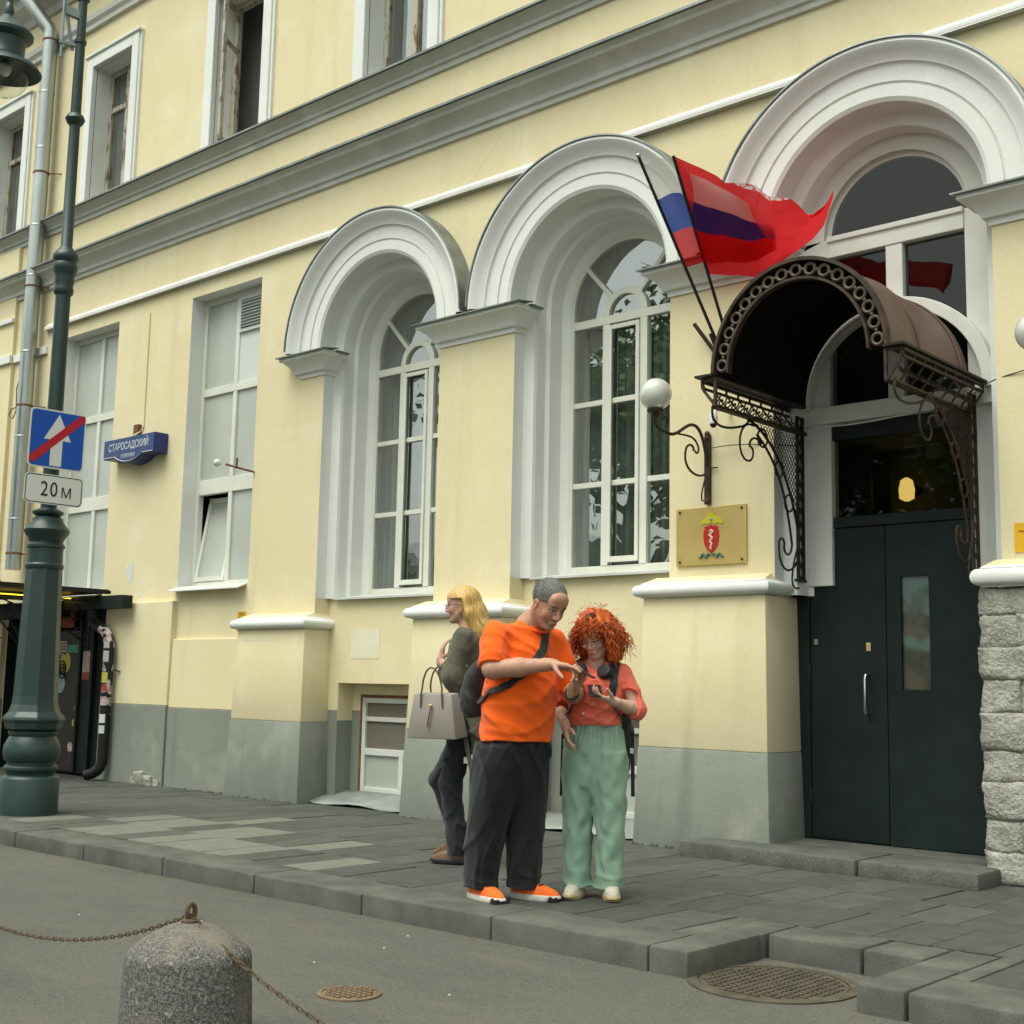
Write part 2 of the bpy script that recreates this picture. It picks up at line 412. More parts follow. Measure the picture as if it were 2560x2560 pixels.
# asphalt patch outlines, cigarette ends and litter flecks
M['litter'] = mat('paper_litter', (.7, .7, .66), None, 1, .8)
t = MB()
for i in range(14):
    xx, yy = rs.uniform(-5, 3), rs.uniform(-5.5, -3.3); a = rs.uniform(0, 3); l = rs.uniform(.005, .012)
    t.obox((xx, yy, ZR + .003), (xx + l * math.cos(a), yy + l * math.sin(a), ZR + .003), .007, .004)
tag(t.build('litter_flecks', M['litter']), 'tiny pale litter flecks scattered over the asphalt', 'litter', kind='stuff')
# ================================================================ the yellow building
YP = .14                      # plane of the piers and of the upper wall
HO = .84                      # half opening of the arched bays
BAY = [-3.29, -.67, 1.95]     # bay centres
ZS = 4.55                     # springing of the arches
X0, X1, ZT = -16., 8., 11.1
bl = thing('yellow_building', 'long pale yellow two storey building with white arched bays and grey plinth', 'building', (0, 0, 0))
# --- front wall with openings
RW = [(-9.45, -8.12), (-6.56, -5.25)]           # tall rectangular windows, z 2.2..5.58
UW = [-11.38, -8.62, -5.87, -3.18, -.45]        # upper windows, centres
t = MB()
def wall_cells(t, x0, x1, z0, z1, y, holes):
    xs = sorted({x0, x1, *[h[0] for h in holes], *[h[1] for h in holes]}); zs = sorted({z0, z1, *[h[2] for h in holes], *[h[3] for h in holes]})
    for a, b in zip(xs, xs[1:]):
        for c, d in zip(zs, zs[1:]):
            mx, mz = (a + b) / 2, (c + d) / 2
            if any(h[0] < mx < h[1] and h[2] < mz < h[3] for h in holes): continue
            t.quad((a, y, c), (b, y, c), (b, y, d), (a, y, d))
holes = [(a, b, 2.2, 5.58) for a, b in RW] + [(c - HO, c + HO, -.1, ZS + HO) for c in BAY] + [(c - .47, c + .47, 7.3, 9.22) for c in UW]
holes.append((-10.4, -7.92, -.1, 2.06))
wall_cells(t, X0, X1, -.1, ZT, YP, holes)
for c in BAY:      # spandrels over the arches
    n = 20
    for sgn in (-1, 1):
        for i in range(n):
            a0, a1 = math.pi / 2 * i / n, math.pi / 2 * (i + 1) / n
            p = lambda a: (c + sgn * HO * math.cos(a), YP, ZS + HO * math.sin(a)); q = lambda a: (c + sgn * HO * math.cos(a), YP, ZS + HO)
            t.quad(p(a0), p(a1), q(a1), q(a0))
t.quad((X1, YP, -.1), (X1, YP + 9, -.1), (X1, YP + 9, ZT), (X1, YP, ZT)); t.quad((X0, YP, -.1), (X0, YP + 9, -.1), (X0, YP + 9, ZT), (X0, YP, ZT))
t.quad((X0, YP + 9, -.1), (X1, YP + 9, -.1), (X1, YP + 9, ZT), (X0, YP + 9, ZT))
t.build('wall', M['wall'], bl, fix=False)
# dim rooms behind the windows
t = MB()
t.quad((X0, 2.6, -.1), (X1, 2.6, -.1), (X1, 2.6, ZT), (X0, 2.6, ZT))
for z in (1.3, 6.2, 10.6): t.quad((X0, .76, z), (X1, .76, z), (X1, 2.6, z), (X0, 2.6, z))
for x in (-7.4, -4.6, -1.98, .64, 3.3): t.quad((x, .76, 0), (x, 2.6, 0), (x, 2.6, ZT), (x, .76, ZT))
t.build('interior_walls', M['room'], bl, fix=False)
# --- lower, slightly proud wall with its grey plinth (left half)
def plinth_strip(x0, x1, y, zg, zt, name='lower_wall', lean=.0, m2=None):
    t = MB(); t.cur = 0
    prof = [(y, zg), (YP + .02, zg), (YP + .02, zt), (y, zt)]
    t.prism_x([(y, zg + .002), (YP + .05, zg + .002), (YP + .05, zt), (y + .012, zt)], x0, x1)
    o = t.build(name, M['wall'], bl, bevel=.008)
    MB().prism_x([(y - .006 - lean, -.1), (YP + .05, -.1), (YP + .05, zg), (y - .006, zg)], x0 + .001, x1 - .001).build('plinth', M['grey'], bl, bevel=.006)
    return o
plinth_strip(-7.90, -6.53, .06, .88, 2.05)
plinth_strip(-6.53, -5.22, .085, .86, 1.62)
plinth_strip(-16, -10.42, .06, .88, 2.05)
# pedestals under the piers
PED = [(-5.20, -4.11, .78, 1.70), (-2.57, -1.48, .77, 1.76), (.02, 1.112, .73, 1.87)]
for x0, x1, zg, zt in PED:
    t = MB()
    for (za, zb, e0, e1, mname, nm) in ((zg, zt, 0.0, .022, 'wall', 'pedestal'), (-.1, zg, .026, .055, 'grey', 'plinth')):
        b = MB(); e0_, e1_ = e0, e1
        vs = []
        for z, e in ((za, e1_), (zb, e0_)):
            yb = .47 if x1 > 1 else .40; vs += [(x0 - e, -e, z), (x1 + e, -e, z), (x1 + e, yb, z), (x0 - e, yb, z)]
        b.add(vs, [(0, 3, 2, 1), (4, 5, 6, 7), (0, 1, 5, 4), (1, 2, 6, 5), (2, 3, 7, 6), (3, 0, 4, 7)])
        b.build(nm, M[mname], bl, bevel=.012, smooth=True)
# white half-round mouldings on the pedestals
def torus_band(x0, x1, z0, z1, xr=None, left_end=True):
    # swept along a U path: left return, front, right return
    h = z1 - z0; prof = []
    for i in range(11):
        a = -math.pi / 2 + math.pi * i / 10
        prof.append((.022 + .05 * math.cos(a) if i not in (0, 10) else .012, z0 + h * .46 + h * .40 * math.sin(a)))
    prof = [(.0, z0), (.015, z0)] + prof + [(.02, z1 - h * .12), (.0, z1)]
    path = [((x0, .34), (-1, 0)), ((x0, .0), (-.9, -.9)), ((x1, .0), (.9, -.9)), ((x1, .34), (1, 0))]
    t = MB(); k = len(prof); vs = []; fs = []
    for (px, py), (dx, dy) in path:
        for d, z in prof: vs.append((px + dx * d, py + dy * d, z))
    for i in range(3):
        for j in range(k - 1): fs.append((i * k + j, i * k + j + 1, (i + 1) * k + j + 1, (i + 1) * k + j))
    t.add(vs, fs)
    o_ = t.build('base_moulding', M['white'], bl, smooth=True, angle=50); t = MB()
    # sloped plaster top back to the pier
    t.quad((x0, 0, z1), (x1, 0, z1), (x1 - .03, YP, z1 + .05), (x0 + .03, YP, z1 + .05))
    t.quad((x1, 0, z1), (x1, .34, z1), (x1 - .03, .34, z1 + .05), (x1 - .03, YP, z1 + .05))
    return t.build('moulding_slope', M['wall'], bl, fix=False)
for (x0, x1, zg, zt) in PED: torus_band(x0 - .0, x1 + .0, zt, zt + .118)
# --- recessed panels under the arched windows, with basement niches
PY = .33
DZ = [-.05, .05]
for bi, c in enumerate(BAY[:2]):
    zb = 2.06 + DZ[bi]
    nx0, nx1, nz1 = c - .66, c + .76, 1.17
    t = MB(); wall_cells(t, c - HO - .1, c + HO + .1, .80, zb, PY, [(nx0, nx1, -.1, nz1)]); 
    t.quad((nx0, PY, .80), (nx0, PY + .2, .80), (nx0, PY + .2, nz1), (nx0, PY, nz1)); t.quad((nx0, PY, nz1), (nx1, PY, nz1), (nx1, PY + .2, nz1), (nx0, PY + .2, nz1)); t.quad((nx1, PY, .8), (nx1, PY, nz1), (nx1, PY + .2, nz1), (nx1, PY + .2, .8))
    wall_cells(t, nx0, nx1, .80, nz1, PY + .2, [(nx0 + .16, nx1 - .12, -.1, 1.03)])
    t.build('recessed_panel', M['wall'], bl, fix=False)
    t = MB(); wall_cells(t, c - HO - .1, c + HO + .1, -.1, .80, PY - .002, [(nx0, nx1, -.1, .9)])
    t.quad((nx0, PY, -.1), (nx0, PY + .2, -.1), (nx0, PY + .2, .8), (nx0, PY, .8)); t.quad((nx1, PY, -.1), (nx1, PY, .8), (nx1, PY + .2, .8), (nx1, PY + .2, -.1))
    wall_cells(t, nx0, nx1, -.1, .80, PY + .198, [(nx0 + .16, nx1 - .12, .1, .9)])
    t.build('panel_plinth', M['grey'], bl, fix=False)
    # basement window
    wx0, wx1, wz0, wz1, wy = nx0 + .16, nx1 - .12, .10, 1.03, PY + .2
    wn = MB(); 
    for a in ((wx0, wx0 + .05, wz0, wz1), (wx1 - .05, wx1, wz0, wz1)): wn.box(a[0], a[1], wy - .01, wy + .05, a[2], a[3])
    for z, h in ((wz0, .06), (.47, .065), (.80, .045), (wz1 - .05, .05)): wn.box(wx0 + .05, wx1 - .05, wy - .006, wy + .045, z, z + h)
    wn.box((wx0 + wx1) / 2 - .03, (wx0 + wx1) / 2 + .03, wy - .008, wy + .045, .16, .47)
    wf = wn.build('basement_window', M['oldwhite'], bl, bevel=.004)
    rust = MB().box(wx0 - .03, wx0 - .002, wy - .012, wy + .03, wz0, wz1).box(wx0 - .03, wx1, wy - .012, wy + .03, wz1 + .002, wz1 + .03).build('rusty_edging', M['rust'], wf)
    xm = (wx0 + wx1) / 2
    for (a, b, z0, z1, mm) in ((wx0 + .05, xm - .03, .16, .47, 'frost'), (xm + .03, wx1 - .05, .16, .47, 'frost'), (wx0 + .05, wx1 - .05, .535, .80, 'meshbrown'), (wx0 + .05, wx1 - .05, .845, .98, 'meshbrown')):
        if mm not in M: M[mm] = mat('dusty_brown_pane', (.15, .135, .105), (.19, .175, .14), 40, .6, .5, 160)
        MB().box(a, b, wy + .02, wy + .026, z0, z1).build('pane', M[mm], wf)
    MB().obox((xm + .04, wy + .01, .56), (xm + .05, wy + .01, .97), .006, .006).build('wire', M['pvc'], wf)
    # bent tin sheet in front of the basement window
    t = MB(); n = 10
    vs = []; fs = []
    for i in range(n + 1):
        u = i / n; xx = nx0 - .16 + u * (nx1 - nx0 + .14)
        for v in range(4):
            vv = v / 3; yy = PY + .19 - vv * (.42 + .02 * math.sin(u * 9)); zz = .115 - .10 * vv + .012 * math.sin(u * 11 + vv * 3) * vv
            vs.append((xx + .05 * (1 - vv), yy, zz))
    for i in range(n):
        for v in range(3): fs.append((i * 4 + v, i * 4 + v + 1, i * 4 + v + 5, i * 4 + v + 4))
    t.add(vs, fs); M.setdefault('tin', mat('dull_tin_sheet', (.30, .32, .30), (.22, .24, .225), 5, .55, .1, 20, metal=.3))
    o = t.build('tin_apron', M['tin'], bl, smooth=True); md = o.modifiers.new('s', 'SOLIDIFY'); md.thickness = .004
# whitewashed paint patches over old graffiti
MB().box(-3.78, -3.36, PY - .003, PY + .01, 1.41, 1.70).build('paint_patch', M['patch'], bl)
MB().box(-5.10, -4.55, -.003, .01, 1.33, 1.60).build('paint_patch', M['patch'], bl)
t = MB(); pts = [(0, 0), (.07, .01), (.11, .12), (.10, .22), (.07, .19), (.06, .26), (.035, .20), (.01, .24), (-.02, .17), (-.07, .22), (-.05, .13), (-.03, .10)]
t.prism([(-7.58 + a, 2.30 + b) for a, b in pts], 'y', YP - .003, YP + .005); t.build('paint_patch', M['panelwhite'], bl)  # plain mint band round the top of the trousers
# --- stepped reveals and arches
INNER = [(.84, YP), (.84, .27), (.80, .285), (.745, .30), (.735, .33), (.735, .45), (.70, .47), (.69, .62), (.625, .66)]
ARCHI = [(1.262, YP), (1.262, -.045), (1.235, -.055), (1.215, -.045), (1.195, -.02), (1.165, .0), (1.14, .02), (1.12, .025), (1.115, .045), (1.10, .05), (.985, .052), (.98, .068), (.968, .07), (.965, .056), (.875, .058), (.845, .075), (.84, YP)]
for bi, c in enumerate(BAY):
    zlow = 1.2 if bi < 2 else .1
    dzz = (2.06 + DZ[bi]) if bi < 2 else 1.88
    prof = INNER if bi < 2 else INNER[:7] + [(.70, .50)]
    t = MB(); t.arch(prof, c, ZS, n=48)
    for sgn in (-1, 1):
        for (r0, y0), (r1, y1) in zip(prof, prof[1:]): t.quad((c + sgn * r0, y0, dzz), (c + sgn * r1, y1, dzz), (c + sgn * r1, y1, ZS), (c + sgn * r0, y0, ZS))
    t.build('window_reveal' if bi < 2 else 'door_reveal', M['white'], bl, smooth=True, angle=28)
    # side returns below the white reveal
    if bi < 2:
        t = MB()
        for sgn in (-1, 1): t.quad((c + sgn * .842, YP, 1.6), (c + sgn * .842, PY, 1.6), (c + sgn * .842, PY, dzz), (c + sgn * .842, YP, dzz))
        t.quad((c - .842, PY, dzz), (c + .842, PY, dzz), (c + .842, .68, dzz), (c - .842, .68, dzz)); t.build('sill_ledge', M['wall'], bl, fix=False)
    t = MB(); t.arch(ARCHI, c, ZS, n=56); o = t.build('archivolt', M['white'], bl, smooth=True, angle=28)
    t = MB(); t.arch([(1.262, YP - .004), (1.276, YP - .004), (1.276, -.062), (1.262, -.064)], c, ZS, .02, math.pi - .02, n=48, close=True); t.build('arch_flashing', M['flash'], o, smooth=True, angle=30)
# imposts
def impost(x0, x1, ret_left=None, ret_right=None):
    z0, z1 = 4.31, ZS
    prof = [(YP + .002, z0), (.125, z0), (.12, z0 + .045), (.09, z0 + .05), (.075, z0 + .085), (.05, z0 + .12), (.0, z0 + .165), (-.03, z0 + .175), (-.03, z0 + .215), (YP + .002, z1 - .004)]
    depth = [(YP - y) for y, z in prof]
    path = []
    if ret_left is not None: path.append(((x0, ret_left), (-1, 0)))
    path += [((x0, YP), (-1, -1)), ((x1, YP), (1, -1))]
    if ret_right is not None: path.append(((x1, ret_right), (1, 0)))
    k = len(prof); vs = []; fs = []
    for (px, py), (dx, dy) in path:
        for d, (y, z) in zip(depth, prof):
            d = max(d, .001)
            vs.append((px + dx * d * (1 if abs(dx) < 2 else 0), py + dy * d, z))
    for i in range(len(path) - 1):
        for j in range(k - 1): fs.append((i * k + j, i * k + j + 1, (i + 1) * k + j + 1, (i + 1) * k + j))
    t = MB(); t.add(vs, fs)
    t.add([vs[j] for j in range(k)], [tuple(range(k))]); t.add([vs[(len(path) - 1) * k + j] for j in range(k)], [tuple(range(k))])
    o = t.build('impost', M['white'], bl, smooth=True, angle=25)
    # zinc cap
    e = .19
    f = MB(); f.prism_x([(YP + .01, ZS + .012), (YP - e - .012, ZS - .022), (YP - e - .012, ZS - .034), (YP - e + .02, ZS - .03), (YP + .01, ZS + .002)], x0 - e - .012, x1 + e + .012)
    if ret_right is not None: f.prism([(x1 - .0, YP + .001), (x1 + e + .01, YP + .001), (x1 + e + .01, ret_right), (x1, ret_right)], 'z', ZS - .03, ZS - .012)
    f.build('zinc_cap', M['flash'], o)
impost(-4.50, -4.13, None, .30)
impost(-2.45, -1.51, .30, .30)
impost(.17, 1.11, .30, .30)
impost(2.79, 3.73, .30, .30)
# --- horizontal cornices
def cornice(prof, x0, x1, name, flash_pts):
    o = MB().prism_x(prof, x0, x1).build(name, M['trimgrey'], bl, smooth=True, angle=25)
    MB().prism_x(flash_pts, x0, x1).build('zinc_cap', M['flash'], o)
cornice([(YP + .01, 7.10), (.115, 7.10), (.11, 7.15), (.085, 7.16), (.08, 7.19), (.05, 7.22), (.01, 7.245), (-.005, 7.25), (-.005, 7.275), (YP + .01, 7.275)], X0, X1, 'sill_cornice', [(YP + .01, 7.32), (-.03, 7.285), (-.03, 7.262), (-.02, 7.27), (YP + .01, 7.28)])
cornice([(YP + .01, 6.33), (.11, 6.33), (.105, 6.38), (.08, 6.385), (.075, 6.43), (.05, 6.47), (.0, 6.51), (-.04, 6.525), (-.05, 6.56), (-.08, 6.58), (-.08, 6.60), (YP + .01, 6.60)], X0, X1, 'storey_cornice', [(YP + .01, 6.655), (-.105, 6.612), (-.105, 6.588), (-.095, 6.596), (YP + .01, 6.61)])
o = MB().prism_x([(YP + .01, 5.76), (.085, 5.775), (.085, 5.80), (YP + .01, 5.86)], -9.9, X1).build('thin_band', M['white'], bl)
MB().prism_x([(YP + .01, 5.755), (.08, 5.755), (.085, 5.772), (YP + .01, 5.772)], -9.9, X1).build('band_edge', M['trimgrey'], o)
MB().prism_x([(YP + .01, 9.80), (.09, 9.80), (.085, 9.86), (.05, 9.90), (.04, 9.97), (YP + .01, 9.97)], X0, X1).build('frieze_band', M['trimgrey'], bl, smooth=True, angle=25)
MB().prism_x([(YP + .01, 10.42), (.10, 10.42), (.06, 10.50), (-.05, 10.56), (-.10, 10.60), (-.12, 10.72), (-.30, 10.78), (-.38, 10.86), (-.38, 10.95), (YP + .01, 11.0)], X0, X1).build('eaves_cornice', M['trimgrey'], bl, smooth=True, angle=25)
MB().add([(X0, -.45, 10.96), (X1, -.45, 10.96), (X1, 4.7, 12.4), (X0, 4.7, 12.4), (X0, 9.2, 10.96), (X1, 9.2, 10.96)], [(0, 1, 2, 3), (3, 2, 5, 4)]).build('roof', M['flash'], bl, fix=False)
# pier left of the drainpipe with its extra bands
MB().box(-16, -10.75, .09, YP + .02, 2.3, 7.09).build('corner_pier', M['wall'], bl)
MB().box(-16, -10.74, .05, .095, 5.44, 5.56).box(-16, -10.74, .05, .095, 6.02, 6.08).box(-10.74, -9.86, .10, YP + .02, 5.44, 5.55).build('pier_bands', M['white'], bl, bevel=.006)
# --- upper-storey windows
def gpane(x0, x1, y, z0, z1, par, m='glass'): return MB().quad((x0, y, z0), (x1, y, z0), (x1, y, z1), (x0, y, z1)).build('pane', M[m], par, fix=False)
def upper_window(c, kind):
    zb, zt = 7.30, 9.22
    ca = MB()
    for s_ in (-1, 1): ca.box(c + s_ * .47 if s_ > 0 else c - .62, c + .62 if s_ > 0 else c - .47, .085, YP + .02, zb, zt + .15)
    ca.box(c - .47, c + .47, .085, YP + .02, zt, zt + .15)
    ca.box(c - .66, c + .66, .06, YP + .02, zt + .152, zt + .19)
    for s_ in (-1, 1): ca.box(c + s_ * .64 - .02, c + s_ * .64 + .02, .105, YP + .02, zb, zt + .15)
    cas = ca.build('window_casing', M['white'], bl, bevel=.01)
    rv = MB()
    for s_ in (-1, 1): rv.quad((c + s_ * .47, .161, zb), (c + s_ * .47, .43, zb), (c + s_ * .47, .43, zt), (c + s_ * .47, .161, zt))
    rv.quad((c - .47, .161, zt), (c + .47, .161, zt), (c + .47, .43, zt), (c - .47, .43, zt)); rv.quad((c - .47, .09, zb), (c + .47, .09, zb), (c + .47, .43, zb), (c - .47, .43, zb))
    rv.build('reveal', M['white'], cas, fix=False)
    y = .36
    fr = MB()
    fr.box(c - .47, c - .40, y, y + .08, zb, zt).box(c + .40, c + .47, y, y + .08, zb, zt).box(c - .40, c + .40, y, y + .08, zt - .07, zt).box(c - .40, c + .40, y, y + .08, zb, zb + .07)
    if kind != 'open':
        fr.box(c - .05, c + .05, y - .012, y + .07, zb + .07, zt - .07).box(c - .40, c - .05, y - .004, y + .06, zt - .58, zt - .51).box(c + .05, c + .40, y - .004, y + .06, zt - .58, zt - .51)
    f = fr.build('window', M['oldframe'], bl, bevel=.006)
    ps = [(c - .40, c - .05), (c + .05, c + .40)]
    if kind != 'open':
        for a, b in ps:
            gpane(a, b, y + .03, zb + .07, zt - .58, f); gpane(a, b, y + .03, zt - .51, zt - .07, f)
    else:   # casement leaf swung inward-outward and a dark room behind
        for s_, hx in ((-1, c - .40), (1, c + .40)):
            lf = MB(); d = Vector((.16, -.30, 0)) if s_ < 0 else Vector((-.10, .34, 0))
            p0 = Vector((hx, y + .02, 0)); p1 = p0 + d
            for z, h in ((zb + .10, .05), (zt - .6, .04), (zt - .12, .05)): lf.obox(p0 + Vector((0, 0, z)), p1 + Vector((0, 0, z)), .04, h)
            for p in (p0, p1): lf.obox(p + Vector((0, 0, zb + .08)), p + Vector((0, 0, zt - .08)), .045, .045)
            lo = lf.build('casement_leaf', M['oldframe'], f)
            pn = MB(); q = d.normalized().cross(Vector((0, 0, 1))) * .003
            for z0, z1 in ((zb + .125, zt - .62), (zt - .58, zt - .145)): pn.quad(p0 + Vector((0, 0, z0)), p1 + Vector((0, 0, z0)), p1 + Vector((0, 0, z1)), p0 + Vector((0, 0, z1)))
            if s_ > 0: pn.build('pane', M['glass'], f, fix=False)
    if kind == 'open': MB().box(c - 1.3, c + .40, y + .42, y + .44, zb, zt + .7).build('added_backing', M['frost'], f)  # pale sheet added behind the opening so the unlit room looks grey
    if kind in ('curtain', 'lace'):
        n = 40; vs = []; fs = []
        xa, xb = (c - .40, c + .40) if kind == 'curtain' else (c - .28, c + .40)
        for i in range(n + 1):
            xx = xa + (xb - xa) * i / n; yy = y + .10 + .018 * math.sin(i * 1.3); vs += [(xx, yy, zb), (xx, yy, zt)]
        for i in range(n): fs.append((2 * i, 2 * i + 2, 2 * i + 3, 2 * i + 1))
        if kind == 'curtain': m_ = M['curtain']
        else:
            if 'lace' not in M: M['lace'] = mat('white_lace_net', (.62, .65, .62), (.42, .46, .44), 22, .9)
            m_ = M['lace']
        MB().add(vs, fs).build('curtain', m_, f, smooth=True, fix=False)
upper_window(UW[0], 'curtain'); upper_window(UW[1], 'curtain'); upper_window(UW[2], 'open'); upper_window(UW[3], 'lace'); upper_window(UW[4], 'curtain')
# rusty old flag hook under the eaves side
o = MB(); o.tube([(-4.62, .12, 8.99), (-4.62, -.02, 8.99), (-4.62, -.02, 8.90)], .012).tube([(-4.62 + .03 * math.cos(a), -.02, 8.86 + .04 * math.sin(a)) for a in np.linspace(1.6, 7.9, 14)], .008, closed=False)
o.build('wall_hook', M['ironblk'], bl)
# --- tall rectangular windows
def tall_window(x0, x1, vent, tilt):
    z0, z1, y = 2.2, 5.58, .32
    rv = MB()
    rv.quad((x0, YP, z0), (x0, .43, z0), (x0, .43, z1), (x0, YP, z1)); rv.quad((x1, YP, z0), (x1, .43, z0), (x1, .43, z1), (x1, YP, z1)); rv.quad((x0, YP, z1), (x1, YP, z1), (x1, .43, z1), (x0, .43, z1)); rv.quad((x0, YP, z0), (x1, YP, z0), (x1, .43, z0), (x0, .43, z0))
    rv.build('window_reveal', M['white'], bl, fix=False)
    fr = MB(); xm = (x0 + x1) / 2; fw = .06
    fr.box(x0, x0 + fw, y, y + .07, z0, z1).box(x1 - fw, x1, y, y + .07, z0, z1)
    tr = [(z0, .07), (3.27, .17), (4.42, .09), (z1 - .07, .07)]
    for z, h in tr: fr.box(x0 + fw, x1 - fw, y + .002, y + .068, z, z + h)
    segs = [(z0 + .07, 3.27), (3.44, 4.42), (4.51, z1 - .07)]
    for a, b in segs: fr.box(xm - .035, xm + .035, y + .004, y + .066, a, b)
    f = fr.build('window', M['pvc'], bl, bevel=.005)
    for si, (a, b) in enumerate(segs):
        for pi, (xa, xb) in enumerate(((x0 + fw, xm - .035), (xm + .035, x1 - fw))):
            if tilt and si == 0 and pi == 0:
                dark = MB().box(xa, xb, y + .30, y + .305, a, b).build('pane', M['room'], f)
                lf = MB(); T = lambda z: y - .005 + (0.17 * (z - a) / (b - a))
                fwv = .05
                for xc in (xa + .025, xb - .025): lf.obox((xc, T(a) + .02, a), (xc, T(b) + .02, b - .02), fwv, .05, up=(0, 1, 0))
                for z in (a + .03, b - .05): lf.obox((xa + .05, T(z) + .02, z), (xb - .05, T(z) + .02, z), .05, .05)
                l = lf.build('tilted_sash', M['pvc'], f)
                MB().quad((xa + .05, T(a + .05) + .02, a + .05), (xb - .05, T(a + .05) + .02, a + .05), (xb - .05, T(b - .07) + .02, b - .07), (xa + .05, T(b - .07) + .02, b - .07)).build('pane', M['frost'], f, fix=False)
                continue
            if vent and si == 2 and pi == 1:
                MB().box(xa, xb, y + .02, y + .03, a, b).build('infill_panel', M['panelwhite'], f)
                vt = MB().box(xa, xb, y - .012, y + .019, b - .42, b)
                v = vt.build('vent_grille', M['panelwhite'], f)
                sl = MB().box(xa + .04, xb - .04, y - .016, y - .0125, b - .38, b - .05); sl.build('grille_back', M['room'], f)
                for q in range(9):
                    z = b - .375 + q * .036; MB().obox((xa + .035, y - .022, z + .01), (xb - .035, y - .022, z + .01), .018, .010, up=(0, -.5, 1)).build('slat', M['panelwhite'], f)
                continue
            MB().box(xa, xb, y + .03, y + .036, a, b).build('pane', M['frost'], f)
    sl = MB(); sl.prism_x([(YP + .02, z0 + .012), (.02, z0 - .045), (.02, z0 - .055), (YP + .02, z0 - .005)], x0 - .03, x1 - .02); sl.prism_x([(y, z0 + .02), (YP + .02, z0 + .012), (YP + .02, z0 - .005), (y, z0)], x0 + .002, x1 - .002)
    sl.build('window_sill', M['sillw'], f)
tall_window(*RW[0], False, False)
tall_window(*RW[1], True, True)
